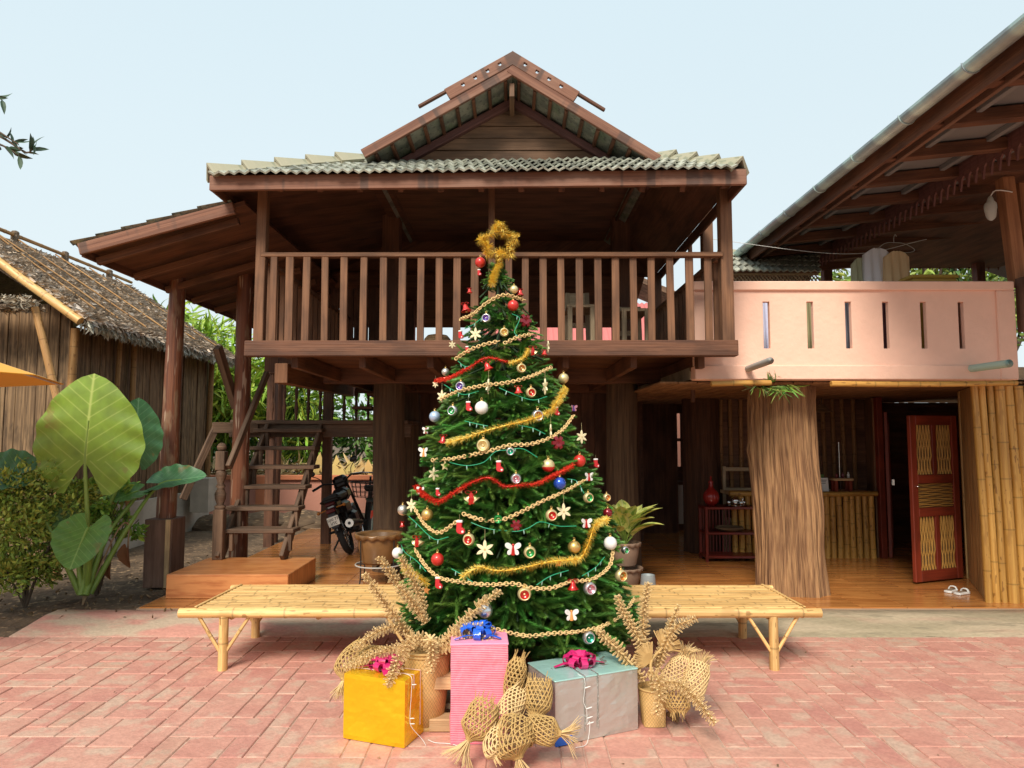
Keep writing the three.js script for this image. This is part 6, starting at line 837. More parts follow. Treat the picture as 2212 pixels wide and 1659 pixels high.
// ================================================================ Christmas tree
rnd = rngOf(511);
const TREE_D = 4.62, TREE_Z = 0.86, tb = W(1117, 1420, TREE_D), tt = W(1075, 592, TREE_D);
const prof = [[585, 26], [620, 46], [660, 62], [700, 84], [760, 106], [820, 130], [900, 158], [960, 184], [1040, 204], [1100, 222], [1170, 238], [1240, 250], [1290, 262], [1330, 262], [1360, 245], [1385, 215]].map(([y, w]) => [W(1100, y, TREE_D).y, (w * 0.925 - 5) / FPX * TREE_D]);
const treeR = (y) => { for (let i = 0; i + 1 < prof.length; i++) if (y <= prof[i][0] && y >= prof[i + 1][0]) return lerp(prof[i][1], prof[i + 1][1], (prof[i][0] - y) / (prof[i][0] - prof[i + 1][0])); return y > prof[0][0] ? 0.03 : prof[prof.length - 1][1]; };
const axisX = (y) => lerp(tb.x, tt.x, (y - tb.y) / (tt.y - tb.y));
const tree = thing('christmas_tree', 'tall green artificial Christmas tree hung with ornaments and garlands', 'tree', V(tb.x, 0.30, -TREE_D));
{
  const foot = V(tb.x, 0.30, -TREE_D); part(tree, 'trunk', tube(line(foot, V(tt.x, tt.y + 0.03, -TREE_D), 10), (t) => lerp(0.032, 0.008, t), 10), std({ color: lin(0.045, 0.035, 0.02), roughness: 0.9 }));
  part(tree, 'stand', [0, 1, 2, 3].map((i) => { const a = i * Math.PI / 2 + 0.4; return beam(V(foot.x, 0.36, foot.z), V(foot.x + Math.cos(a) * 0.25, 0.315, foot.z + Math.sin(a) * 0.25), 0.03, 0.02); }), M.iron);
  // bottle-brush tip: needles round a stem along +y
  const pos = [], uv = [], L = 0.19; for (let i = 0; i < 210; i++) { const s = Math.pow(i / 210, 0.9) * L, a = i * 2.39996 + R(-0.3, 0.3), tip = s / L, nl = (0.040 - 0.012 * tip) * R(0.8, 1.15), out = 0.85 - 0.35 * tip, dir = V(Math.cos(a) * out, 0.55 + 0.6 * tip, Math.sin(a) * out).normalize(), side = V(-Math.sin(a), 0, Math.cos(a)).multiplyScalar(0.0018), b = V(0, s, 0), e = b.clone().addScaledVector(dir, nl), m = b.clone().addScaledVector(dir, nl * 0.5).add(V(0, -0.001, 0)); for (const T of [[b.clone().add(side), m.clone().addScaledVector(side, 1.1), b.clone().sub(side)], [m.clone().addScaledVector(side, 1.1), e, m.clone().addScaledVector(side, -1.1)], [b.clone().sub(side), m.clone().addScaledVector(side, 1.1), m.clone().addScaledVector(side, -1.1)]]) for (const p of T) { pos.push(p.x, p.y, p.z); uv.push(0, 0); } }
  const brush = fin(pos, uv), mats = [], cols = [], wires = [], o = tree.position;
  const put = (h, a, rt, big) => { const lump = fbm(a / 6.2832, h / 3.2, 9, 12, 881, 2); if (lump < 0.3 && rnd() < 0.7) return; const r = treeR(h) * rt * (1 + 0.2 * (lump - 0.55)), c = V(axisX(h), h, -TREE_D), rad = V(Math.cos(a), 0, Math.sin(a) * TREE_Z), dir = rad.clone().multiplyScalar(1).add(V(R(-0.55, 0.55), R(-0.5, 0.45), R(-0.55, 0.55))).normalize(), s = big * R(0.8, 1.2), p = c.clone().addScaledVector(rad, r).addScaledVector(dir, -L * s * 0.9); mats.push(trs(p.sub(o), qTo(dir, R(0, 6.28)), V(s, s, s))); const k = R(0.45, 1.5), y = R(0.7, 1.7); cols.push(lin(0.080 * k * y, 0.235 * k, 0.036 * k)); };
  const y0 = prof[prof.length - 1][0], y1 = prof[0][0];
  for (let i = 0; i < 2500; i++) { const h = y0 + (y1 - y0) * (1 - Math.sqrt(1 - rnd() * 0.995)); put(h, R(0, 6.2832), R(0.9, 1.06), clamp(0.55 + treeR(h) * 0.8, 0.55, 1.05)); }
  for (let i = 0; i < 1100; i++) { const h = y0 + (y1 - y0) * (1 - Math.sqrt(1 - rnd() * 0.995)); put(h, R(0, 6.2832), R(0.55, 0.85), clamp(0.6 + treeR(h) * 0.8, 0.55, 1.1)); }
  for (let i = 0; i < 90; i++) put(R(y1 - 0.12, y1 + 0.03), R(0, 6.2832), R(0.7, 1.1), 0.5);
  for (let i = 0; i < 230; i++) { const h = R(y0, y1 - 0.1), a = R(0, 6.28), r = treeR(h) * 0.9; wires.push(tube([V(axisX(h + 0.1), Math.min(h + 0.12, y1), -TREE_D), V(axisX(h) + Math.cos(a) * r, h, -TREE_D + Math.sin(a) * r * TREE_Z)], 0.006, 4)); }
  part(tree, 'branches', wires, std({ color: lin(0.02, 0.045, 0.015), roughness: 0.9 }));
  inst(tree, 'needles', brush, std({ color: 0xffffff, roughness: 0.5, side: THREE.DoubleSide }), mats, cols);
  const sb = thing('tree_pedestal', 'dark brown wooden box pedestal carrying the Christmas tree', 'pedestal', V(tb.x + 0.05, 0, -TREE_D)); local(sb, 'box_body', at(box(0.7, 0.27, 0.5, 0.008), 0, 0.133, 0), M.teak); local(sb, 'top_board', at(box(0.75, 0.03, 0.54, 0.006), 0, 0.284, 0), M.teak);
}
const onTree = (px, py, out = 0.0) => { // where the sight line through the photo point meets the tree's outer needles
  let best = null, bd = 1e9; for (let D = TREE_D - 0.95; D <= TREE_D + 0.02; D += 0.006) { const p = W(px, py, D), d = Math.hypot(p.x - axisX(p.y), (p.z + TREE_D) / TREE_Z) - treeR(p.y) * 1.04; if (d <= 0) { best = p; break; } if (d < bd) { bd = d; best = p; } }
  const n = V(best.x - axisX(best.y), 0, best.z + TREE_D); if (n.lengthSq() > 1e-6) best.addScaledVector(n.normalize(), out); return best;
};
const ZA = (u, v) => [847.9 + u * 0.2889, 457.1 + v * 0.2889], ZB = (u, v) => [811 + u * 0.3111, 884.8 + v * 0.3111];
// ---- ornaments
const gloss = (c, metal = 0.55, rough = 0.22) => phy({ color: lin(...c), metalness: metal, roughness: rough, clearcoat: 0.6, clearcoatRoughness: 0.1 });
const OM = { red: gloss([0.62, 0.028, 0.018], 0.3, 0.42), redShiny: gloss([0.6, 0.02, 0.015]), wine: gloss([0.25, 0.012, 0.02]), gold: gloss([0.72, 0.47, 0.14], 0.8, 0.34), palegold: gloss([0.74, 0.60, 0.30], 0.6, 0.42), white: gloss([0.80, 0.78, 0.74], 0, 0.3), silver: gloss([0.72, 0.72, 0.72], 0.9, 0.28), champagne: gloss([0.66, 0.60, 0.52], 0.8, 0.3), blue: gloss([0.03, 0.10, 0.55]), iceblue: gloss([0.45, 0.58, 0.78], 0.4, 0.3), bronze: gloss([0.55, 0.25, 0.07], 0.8, 0.25), green: gloss([0.02, 0.30, 0.06]), teal: gloss([0.01, 0.28, 0.16], 0.7, 0.3), purple: gloss([0.16, 0.08, 0.40], 0.7), pink: gloss([0.62, 0.24, 0.28], 0.7), cream: std({ color: lin(0.78, 0.68, 0.42), roughness: 0.55 }), felt: std({ color: lin(0.75, 0.72, 0.68), roughness: 0.9 }), redFelt: std({ color: lin(0.55, 0.02, 0.025), roughness: 0.6 }), orange: std({ color: lin(0.75, 0.30, 0.08), roughness: 0.5 }), skin: std({ color: lin(0.65, 0.38, 0.26), roughness: 0.7 }), amber: gloss([0.70, 0.22, 0.03], 0.4) };
const ballG = new THREE.SphereGeometry(1, 32, 22), capG = lathe([[0, 0], [0.22, 0], [0.2, 0.2], [0, 0.22]], 12), hookG = new THREE.TorusGeometry(0.16, 0.03, 6, 14), stringG = new THREE.CylinderGeometry(0.025, 0.025, 1.6, 4).translate(0, 0.8, 0);
function orn(kind, pt, label, group, category = 'ornament') { const p = onTree(pt[0], pt[1], 0.03), t = thing(kind, label, category, p, group); t.userData.k = 1; delete t.userData.k; const y = Math.atan2(p.x - axisX(p.y), p.z + TREE_D); t.rotation.y = clamp(y, -1.1, 1.1) * 0.5; return t; }
const scl = (g, s) => g.clone().scale(s, s, s);
const M1 = 1 / FPX * 4.95;                                               // metres for one grid pixel at the tree's front
const hang = (t, r) => { local(t, 'cap', scl(capG, r).translate(0, r * 0.95, 0), OM.gold); local(t, 'hook', scl(hookG, r).translate(0, r * 1.3, 0), OM.gold); };
const ball = (pt, rp, mat, colour) => { const r = rp * M1, t = orn(colour + '_ball', pt, { red: 'shiny red ball ornament on the Christmas tree', gold: 'gold ball ornament on the Christmas tree', pale_gold: 'pale gold ball ornament on the Christmas tree', white: 'pearly white ball ornament on the Christmas tree', silver: 'silver ball ornament hanging low on the Christmas tree', champagne: 'champagne silver ball beside a cream snowflake on the tree', blue: 'royal blue ball ornament on the Christmas tree', blue_white: 'pale blue and white ball ornament on the Christmas tree', dark_red: 'dark wine red ball ornament on the Christmas tree', gold_red: 'ball ornament gold above and red below on the tree', pale_green: 'pale silvery green ball ornament on the Christmas tree' }[colour], colour.replace('_', ' ') + ' balls on the tree'); local(t, 'ball', scl(ballG, r), mat); hang(t, r); return t; };
const disc = (pt, rp, a, b, colour) => { // glass bauble with a dished reflector
  const r = rp * M1, t = orn('reflector_bauble', pt, 'round ' + colour + ' glass bauble with dished centre on the Christmas tree', colour + ' reflector baubles'); local(t, 'shell', lathe([[0, -0.85], [0.5, -0.72], [0.85, -0.45], [1, 0], [0.92, 0.36], [0.72, 0.58]].map(([x, y]) => [x * r, y * r]), 28).rotateX(Math.PI / 2), a); local(t, 'scalloped_rim', new THREE.TorusGeometry(r * 0.72, r * 0.1, 8, 28).translate(0, 0, r * 0.58), a);
  const g = lathe([[0.7, 0.56], [0.45, 0.3], [0.2, 0.16], [0, 0.14]].map(([x, y]) => [x * r, y * r]), 12).toNonIndexed().rotateX(Math.PI / 2); g.computeVertexNormals(); local(t, 'reflector', g, b); local(t, 'centre_bead', new THREE.SphereGeometry(r * 0.2, 10, 8).translate(0, 0, r * 0.2), a); hang(t, r); return t; };
const petal = (() => { const s = new THREE.Shape(); for (let i = 0; i < 6; i++) { const a = i / 6 * Math.PI * 2 + Math.PI / 2, c = (r, d) => [Math.cos(a + d) * r, Math.sin(a + d) * r]; if (!i) s.moveTo(...c(0.26, -0.5236)); s.quadraticCurveTo(...c(0.72, -0.34), ...c(1, 0)); s.quadraticCurveTo(...c(0.72, 0.34), ...c(0.26, 0.5236)); } return new THREE.ExtrudeGeometry(s, { depth: 0.12, bevelEnabled: true, bevelSize: 0.03, bevelThickness: 0.04, bevelSegments: 1, curveSegments: 4 }).translate(0, 0, -0.06); })();
const flake = (pt, rp, turn = 0) => { const r = rp * M1 * 0.86, t = orn('snowflake_ornament', pt, turn ? 'cream six petal snowflake hanging edge on among the needles' : 'cream six petal wooden snowflake facing out on the tree', turn ? 'edge on snowflakes' : 'facing snowflakes'); local(t, 'petals', scl(petal, r), OM.cream); local(t, 'centre', new THREE.CylinderGeometry(r * 0.13, r * 0.13, r * 0.26, 10).rotateX(Math.PI / 2), OM.palegold); local(t, 'thread', stringG.clone().scale(r * 0.8, r * 0.7, r * 0.8).translate(0, r, 0), OM.palegold); t.rotation.y += turn; };
const bellG = lathe([[0, 1], [0.2, 0.98], [0.34, 0.8], [0.44, 0.4], [0.62, 0.08], [0.8, -0.06], [0.78, -0.12], [0.6, 0.0], [0.4, 0.36], [0, 0.9]], 20);
const bell = (pt, sp, mat, tilt = 0.2) => { const r = sp * M1 * 0.55, t = orn('bell_ornament', pt, 'small red bell ornament on the Christmas tree', 'red bells on the tree'); const b = local(t, 'bell', scl(bellG, r).rotateZ(tilt), mat); local(t, 'clapper', scl(ballG, r * 0.18).translate(tilt * 0.2 * r, -r * 0.18, 0), OM.gold); local(t, 'bow', bowGeo(r * 0.6).translate(-tilt * r, r * 1.05, 0), OM.redShiny); };
function strip(P, side, w, th, closed) { // ribbon with thickness; side is a vector or a function of position index
  const pos = [], uv = [], n = P.length, C = P.map((p, i) => { const t = P[Math.min(i + 1, n - 1)].clone().sub(P[Math.max(i - 1, 0)]).normalize(), s = (typeof side === 'function' ? side(i / (n - 1)) : side).clone(); s.addScaledVector(t, -s.dot(t)).normalize(); const u = t.clone().cross(s), ww = (typeof w === 'function' ? w(i / (n - 1)) : w) / 2; return [[1, 1], [-1, 1], [-1, -1], [1, -1]].map(([a, b]) => p.clone().addScaledVector(s, a * ww).addScaledVector(u, b * th / 2)); }); let L = 0;
  const q = (a, b, c, d, u0, u1) => { for (const [p, x, y] of [[a, u0, 0], [b, u0, 1], [c, u1, 1], [a, u0, 0], [c, u1, 1], [d, u1, 0]]) { pos.push(p.x, p.y, p.z); uv.push(x, y); } };
  for (let i = 0; i + 1 < n; i++) { const l = P[i].distanceTo(P[i + 1]); for (let k = 0; k < 4; k++) q(C[i][k], C[i][(k + 1) % 4], C[i + 1][(k + 1) % 4], C[i + 1][k], L, L + l); L += l; } q(C[0][3], C[0][2], C[0][1], C[0][0], 0, 0); q(C[n - 1][0], C[n - 1][1], C[n - 1][2], C[n - 1][3], 0, 0); return fin(pos, uv);
}
function bowGeo(s) { const loop = (k) => strip(Array.from({ length: 13 }, (_, i) => { const a = i / 12 * Math.PI * 2; return V(k * s * (0.5 - 0.5 * Math.cos(a)) * 1.1, s * 0.32 * Math.sin(a) + s * 0.12 * (0.5 - 0.5 * Math.cos(a)), s * 0.08 * Math.sin(a * 2)); }), V(0, 0, 1), s * 0.5, s * 0.05); const tail = (k) => strip(curve([V(0, 0, s * 0.1), V(k * s * 0.2, -s * 0.5, s * 0.18), V(k * s * 0.34, -s * 1.1, s * 0.14)], 6), V(1, 0.2 * k, 0.2), s * 0.3, s * 0.04); return merge([loop(1), loop(-1), tail(1), tail(-1), new THREE.SphereGeometry(s * 0.18, 10, 8)]); }
const bowBells = (pt, wp) => { const r = wp * M1 * 0.3, t = orn('bow_and_bells', pt, 'red ribbon bow with two splayed white bells on the tree', 'bows with white bells'); local(t, 'bow', bowGeo(r * 0.75).translate(0, r * 0.55, r * 0.35), OM.redShiny); local(t, 'ribbon_tail', [strip(curve([V(0, r * 0.4, r * 0.4), V(-r * 0.12, -r * 0.2, r * 0.5), V(-r * 0.22, -r * 1.1, r * 0.4)], 6), V(1, 0, 0.2), r * 0.42, r * 0.05), strip(curve([V(0, r * 0.4, r * 0.4), V(r * 0.2, -r * 0.2, r * 0.5), V(r * 0.25, -r, r * 0.4)], 6), V(1, 0, -0.2), r * 0.42, r * 0.05)], OM.redShiny); for (const s of [-1, 1]) local(t, 'bell', scl(bellG, r * 0.85).rotateZ(s * 0.75).translate(s * r * 0.62, -r * 0.5, 0), OM.palegold); };
const stockShape = (() => { const s = new THREE.Shape(); s.moveTo(-0.3, 0.7); s.lineTo(0.3, 0.7); s.lineTo(0.28, -0.1); s.quadraticCurveTo(0.8, -0.35, 0.7, -0.7); s.quadraticCurveTo(0.6, -0.95, 0.1, -0.85); s.quadraticCurveTo(-0.4, -0.8, -0.33, -0.3); s.lineTo(-0.3, 0.7); return new THREE.ExtrudeGeometry(s, { depth: 0.3, bevelEnabled: true, bevelSize: 0.08, bevelThickness: 0.1, bevelSegments: 2, curveSegments: 5 }).translate(0, 0, -0.15); })();
const stocking = (pt, hp) => { const r = hp * M1 * 0.5, t = orn('stocking_ornament', pt, 'little red stocking with white cuff hanging on the tree', 'stockings on the tree'); local(t, 'sock', scl(stockShape, r), OM.redFelt); local(t, 'cuff', at(box(0.85 * r, 0.36 * r, 0.6 * r, 0.1 * r), 0, 0.72 * r, 0), OM.felt); local(t, 'toe', scl(ballG, 0.3 * r).translate(0.5 * r, -0.62 * r, 0), OM.felt); local(t, 'thread', stringG.clone().scale(r * 0.6, r * 0.5, r * 0.6).translate(0, r * 0.9, 0), OM.palegold); };
const wing = (() => { const s = new THREE.Shape(); s.moveTo(0, 0); s.bezierCurveTo(0.2, 0.8, 1.0, 1.0, 1.05, 0.5); s.bezierCurveTo(1.05, 0.15, 0.6, 0.0, 0.35, -0.05); s.bezierCurveTo(0.8, -0.15, 0.9, -0.7, 0.55, -0.75); s.bezierCurveTo(0.25, -0.75, 0.1, -0.35, 0, 0); return new THREE.ExtrudeGeometry(s, { depth: 0.06, bevelEnabled: true, bevelSize: 0.02, bevelThickness: 0.02, bevelSegments: 1, curveSegments: 6 }); })();
const angel = (pt, wp, m1, m2) => { const r = wp * M1 * 0.38, t = orn('butterfly_ornament', pt, 'red bodied butterfly ornament with white wings on the tree', 'butterfly ornaments'); local(t, 'wing', scl(wing, r).rotateY(-0.3), m1); local(t, 'wing', scl(wing, r).rotateY(Math.PI + 0.3), m1); local(t, 'body', [tube([V(0, -0.75 * r, 0.1 * r), V(0, -0.2 * r, 0.14 * r), V(0, 0.35 * r, 0.1 * r)], [0.28 * r, 0.2 * r, 0.1 * r], 10), scl(ballG, 0.17 * r).translate(0, 0.5 * r, 0.1 * r)], m2); };
const starS = (() => { const s = new THREE.Shape(); for (let i = 0; i < 10; i++) { const a = i / 10 * Math.PI * 2 + Math.PI / 2, r = i % 2 ? 0.45 : 1; i ? s.lineTo(Math.cos(a) * r, Math.sin(a) * r) : s.moveTo(Math.cos(a) * r, Math.sin(a) * r); } return new THREE.ExtrudeGeometry(s, { depth: 0.2, bevelEnabled: true, bevelSize: 0.06, bevelThickness: 0.06, bevelSegments: 1 }).translate(0, 0, -0.1); })();
const star = (pt, rp, mat, c) => { const t = orn('star_ornament', pt, 'small ' + c + ' five pointed star hung in the tinsel', c + ' stars on the tree'); local(t, 'star', scl(starS, rp * M1), mat); };
const bear = (pt, wp, mat) => { const r = wp * M1 * 0.5, t = orn('gift_bow_ornament', pt, 'shiny dark red ribbon rosette on the Christmas tree', 'ribbon rosettes on the tree'); for (let i = 0; i < 6; i++) { const a = i / 6 * 6.283; local(t, 'loop', strip(Array.from({ length: 9 }, (_, k) => { const b = k / 8 * 6.283; return V(Math.cos(a) * r * (0.5 - 0.5 * Math.cos(b)), Math.sin(a) * r * (0.5 - 0.5 * Math.cos(b)), r * 0.3 * Math.sin(b)); }), V(-Math.sin(a), Math.cos(a), 0), r * 0.5, r * 0.05), mat); } local(t, 'knot', scl(ballG, r * 0.2), mat); };
const tree1 = [[690, 380, 11], [885, 708, 11]], z = (f, l) => l.forEach((q) => f(...q));
z((u, v) => ball(ZA(u, v), 11, OM.red, 'red'), tree1); z((u, v, r) => ball(ZB(u, v), r, OM.red, 'red'), [[1388, 355, 11.5], [457, 1035, 11.5]]);
ball(ZA(885, 588), 8.5, OM.palegold, 'pale_gold'); ball(ZA(1245, 1247), 10.5, OM.palegold, 'pale_gold'); ball(ZB(390, 727), 11, OM.gold, 'gold'); ball(ZB(1357, 950), 11.5, OM.gold, 'gold'); ball(ZB(222, 697), 10.5, OM.champagne, 'champagne'); ball(ZB(772, 1387), 13, OM.silver, 'silver');
ball(ZA(680, 1468), 12.5, OM.white, 'white'); ball(ZB(1598, 925), 12.5, OM.white, 'white'); ball(ZB(187, 995), 11, OM.white, 'white'); ball(ZA(350, 1533), 11, OM.iceblue, 'blue_white'); ball(ZB(1258, 510), 11.5, OM.blue, 'blue'); ball(ZB(1580, 715), 9, OM.wine, 'dark_red'); ball(ZA(430, 1200), 8, OM.champagne, 'pale_green');
{ const t = ball(ZB(1182, 388), 12, OM.palegold, 'gold_red'); local(t, 'red_half', new THREE.SphereGeometry(12 * M1 * 1.008, 28, 14, 0, 6.2832, Math.PI * 0.55, Math.PI * 0.45), OM.redShiny); }
z((u, v, r, a, b, c) => disc(ZA(u, v), r, OM[a], OM[b], c), [[715, 803, 9.5, 'silver', 'purple', 'purple and silver'], [537, 1308, 10, 'silver', 'purple', 'purple and silver'], [832, 908, 9, 'palegold', 'gold', 'pale gold'], [950, 1175, 9.5, 'palegold', 'bronze', 'bronze'], [1018, 1355, 10, 'palegold', 'redShiny', 'gold and red'], [480, 1490, 10.5, 'silver', 'green', 'green and silver'], [1065, 1527, 11.5, 'silver', 'pink', 'pink and silver']]);
z((u, v, r, a, b, c) => disc(ZB(u, v), r, OM[a], OM[b], c), [[760, 248, 12.5, 'palegold', 'palegold', 'pale gold'], [972, 478, 10, 'silver', 'pink', 'pink and silver'], [1447, 610, 10, 'palegold', 'green', 'gold and green'], [1205, 730, 11, 'palegold', 'redShiny', 'gold and red'], [665, 897, 11, 'palegold', 'redShiny', 'gold and red'], [1065, 985, 11, 'palegold', 'green', 'gold and green'], [1700, 975, 8, 'silver', 'green', 'green and silver'], [1030, 1272, 12, 'palegold', 'redShiny', 'gold and red'], [1460, 1235, 12, 'silver', 'pink', 'pink and silver'], [1670, 1150, 12, 'palegold', 'amber', 'amber'], [1455, 1572, 11.5, 'silver', 'teal', 'teal'], [1572, 610, 8, 'palegold', 'amber', 'amber'], [857, 757, 8, 'green', 'green', 'deep green'], [935, 290, 8, 'silver', 'teal', 'teal']]);
z((u, v, r, k) => flake(ZA(u, v), r, k), [[643, 920, 15], [480, 995, 9, 0.9], [1130, 1010, 13, 1.15], [728, 1310, 16, 1.35], [403, 1380, 14], [1115, 1310, 17, 1.45], [355, 1290, 9]]);
z((u, v, r, k) => flake(ZB(u, v), r, k), [[1400, 190, 15], [1195, 150, 14, 1.3], [435, 445, 14, 1.1], [283, 665, 15], [1285, 705, 17], [770, 965, 19]]);
z((u, v, s) => bell(ZA(u, v), s, OM.red, R(-0.3, 0.4)), [[585, 740, 24], [925, 625, 18], [728, 1180, 22], [933, 1355, 19], [1105, 1070, 14], [610, 605, 14]]); z((u, v, s) => bell(ZB(u, v), s, OM.redShiny, R(-0.3, 0.3)), [[1350, 1235, 23], [495, 225, 20], [220, 810, 14]]);
bowBells(ZA(1020, 1040), 32); bowBells(ZB(685, 600), 42); bowBells(ZB(328, 905), 36);
z((u, v, h) => stocking(ZA(u, v), h), [[588, 1455, 20], [1195, 1490, 18], [540, 920, 18], [585, 1035, 15], [680, 455, 14]]); z((u, v, h) => stocking(ZB(u, v), h), [[860, 390, 22], [1497, 370, 19], [460, 1195, 22], [603, 810, 26], [460, 570, 16]]);
z((u, v, w, a, b) => angel(ZB(u, v), w, OM[a ?? 'felt'], OM[b ?? 'redShiny']), [[385, 145, 22], [370, 295, 30, 'felt', 'orange'], [955, 960, 36], [1340, 1415, 32, 'felt', 'orange'], [1435, 785, 28], [350, 560, 24], [1450, 465, 26]]); angel(ZA(1320, 1470), 20, OM.pink, OM.purple);
z((u, v, r, m, c) => star(ZB(u, v), r, m, c), [[1250, 1060, 7, OM.orange, 'orange'], [383, 1250, 7.5, OM.orange, 'orange'], [510, 390, 9, OM.palegold, 'yellow'], [610, 560, 6, OM.palegold, 'yellow']]); z((u, v, w) => bear(ZB(u, v), w, OM.wine), [[1245, 230, 26], [975, 800, 20]]); bear(ZA(970, 820), 26, OM.wine);
// ---- tinsel garlands
const foil = (c, r = 0.24) => std({ color: lin(...c), metalness: 0.2, roughness: r, side: THREE.DoubleSide });
const goldFoil = foil([1.0, 0.84, 0.24], 0.28), goldDark = foil([0.94, 0.62, 0.09], 0.28), redFoil = foil([0.88, 0.09, 0.04], 0.28), redDark = foil([0.66, 0.03, 0.02], 0.28);
function tinselGeo(P, len, den) { const pos = [[], []], uv = [[], []]; for (let i = 0; i + 1 < P.length; i++) { const a = P[i], b = P[i + 1], T = b.clone().sub(a), n = Math.max(1, Math.round(T.length() * den)); T.normalize(); for (let k = 0; k < n; k++) { const p = a.clone().lerp(b, rnd()), d = V(R(-1, 1), R(-1, 1), R(-1, 1)); d.addScaledVector(T, -d.dot(T)).normalize().addScaledVector(T, R(-0.1, 0.6)).normalize(); const s = d.clone().cross(T).normalize().multiplyScalar(R(0.002, 0.0034)), l = len * R(0.7, 1.15), m = p.clone().addScaledVector(d, l * 0.55).addScaledVector(T, R(-0.006, 0.006)), e = p.clone().addScaledVector(d, l).add(V(0, -l * 0.12, 0)), w = rnd() < 0.35 ? 1 : 0; for (const q of [p.clone().add(s), p.clone().sub(s), m.clone().sub(s), p.clone().add(s), m.clone().sub(s), m.clone().add(s), m.clone().add(s), m.clone().sub(s), e]) { pos[w].push(q.x, q.y, q.z); uv[w].push(0, 0); } } } return [fin(pos[0], uv[0]), fin(pos[1], uv[1])]; }
function tinsel(list, ma, mb, name, label, len = 0.03, group) { len *= ma === redFoil ? 0.85 : 1.05; const P = curve(list.map(([x, y]) => onTree(x, y, 0.045)), 60), t = thing(name, label, 'garland', P[0].clone(), group), [g1, g2] = tinselGeo(P, len, 1300); part(t, 'core', tube(P, 0.004, 5), mb); part(t, 'bright_strands', g1, ma); part(t, 'deep_strands', g2, mb); return t; }
tinsel([ZA(370, 1265), ZA(480, 1240), ZA(600, 1175), ZA(720, 1100), ZA(860, 1130)], redFoil, redDark, 'red_tinsel', 'red tinsel garland on the upper part of the tree', 0.024); tinsel([ZA(860, 1140), ZA(960, 1095), ZA(985, 1030)], goldFoil, goldDark, 'gold_tinsel', 'short gold tinsel end beside the upper red tinsel', 0.024);
tinsel([ZA(1245, 1310), ZA(1195, 1410), ZA(1130, 1500), ZB(1050, 72), ZB(900, 112), ZB(760, 155), ZB(640, 200), ZB(540, 228)], goldFoil, goldDark, 'gold_tinsel', 'long gold tinsel garland sweeping across the middle of the tree', 0.032);
tinsel([ZB(325, 525), ZB(400, 600), ZB(480, 635), ZB(545, 595), ZB(680, 510), ZB(800, 470), ZB(900, 530), ZB(1000, 520), ZB(1100, 510), ZB(1200, 460), ZB(1330, 385)], redFoil, redDark, 'red_tinsel', 'wavy red tinsel garland across the wide middle of the tree', 0.03);
tinsel([ZB(1565, 755), ZB(1480, 800), ZB(1440, 920), ZB(1390, 1020), ZB(1300, 1035), ZB(1200, 1045), ZB(1050, 1080), ZB(930, 1105), ZB(830, 1105), ZB(740, 1085), ZB(630, 1150)], goldFoil, goldDark, 'gold_tinsel', 'long gold tinsel garland on the lower part of the tree', 0.034); tinsel([ZB(240, 1075), ZB(300, 1130), ZB(400, 1195)], goldFoil, goldDark, 'gold_tinsel', 'short gold tinsel piece low on the left of the tree', 0.034);
{ // star on top made of gold tinsel, tail hanging down
  const D = TREE_D - 0.06, pl = [[800, 85], [838, 165], [930, 195], [872, 262], [885, 335], [795, 295], [700, 330], [722, 250], [650, 205], [752, 165], [800, 85]].map(([u, v]) => W(...ZA(u, v), D)), t = thing('star_topper', 'five pointed star of gold tinsel on top of the tree', 'tree topper', pl[0].clone()); const P = pl.flatMap((p, i) => (i ? line(pl[i - 1], p, 5).slice(1) : [p])); const [a, b] = tinselGeo(P, 0.052, 2600); part(t, 'star_wire', tube(P, 0.004, 5), goldDark); part(t, 'bright_strands', a, goldFoil); part(t, 'deep_strands', b, goldDark);
  const Q = curve([W(...ZA(790, 310), D), W(...ZA(800, 390), D), W(...ZA(770, 450), D - 0.03), W(...ZA(740, 540), D - 0.08)], 16), [c, d] = tinselGeo(Q, 0.036, 2600); part(t, 'tail_bright_strands', c, goldFoil); part(t, 'tail_deep_strands', d, goldDark); part(t, 'mount', tube([V(tt.x, tt.y, -TREE_D), W(...ZA(790, 300), D)], 0.006, 6), goldDark);
}
// ---- straw link chains
const straw = std({ color: lin(0.72, 0.50, 0.22), roughness: 0.65 }), linkG = new THREE.TorusGeometry(0.0108, 0.0031, 6, 12).scale(1.2, 1, 1);
function chain(list, label) { const P = new THREE.CatmullRomCurve3(list.map(([x, y]) => onTree(x, y, 0.032)), false, 'centripetal'), L = P.getLength(), n = Math.round(L / 0.0178), t = thing('straw_chain', label, 'garland', P.getPoint(0), 'straw link chains wound round the tree'); for (let i = 0; i <= n; i++) { const p = P.getPointAt(i / n), T = P.getTangentAt(i / n), out = V(p.x - axisX(p.y), 0, p.z + TREE_D).normalize(), Y = out.clone().cross(T).normalize(), m = sh(new THREE.Mesh(linkG, straw)); m.name = 'link'; m.position.copy(p).sub(t.position); m.quaternion.setFromRotationMatrix(new THREE.Matrix4().makeBasis(T, Y, T.clone().cross(Y))); m.rotateX(i % 2 ? Math.PI / 2 + R(-0.3, 0.3) : R(-0.4, 0.4)); t.add(m); } }
chain([ZA(545, 805), ZA(630, 770), ZA(720, 690), ZA(820, 632), ZA(950, 662)], 'topmost straw link chain near the tip of the tree'); chain([ZA(510, 1100), ZA(590, 1045), ZA(680, 1005), ZA(790, 975)], 'straw link chain below the upper facing snowflake'); chain([ZA(840, 985), ZA(920, 945), ZA(1010, 920)], 'short straw link chain next to the red roof gap'); chain([ZA(400, 1400), ZA(520, 1345), ZA(680, 1305), ZA(860, 1280), ZA(1000, 1240), ZA(1150, 1168)], 'straw link chain just below the upper red tinsel');
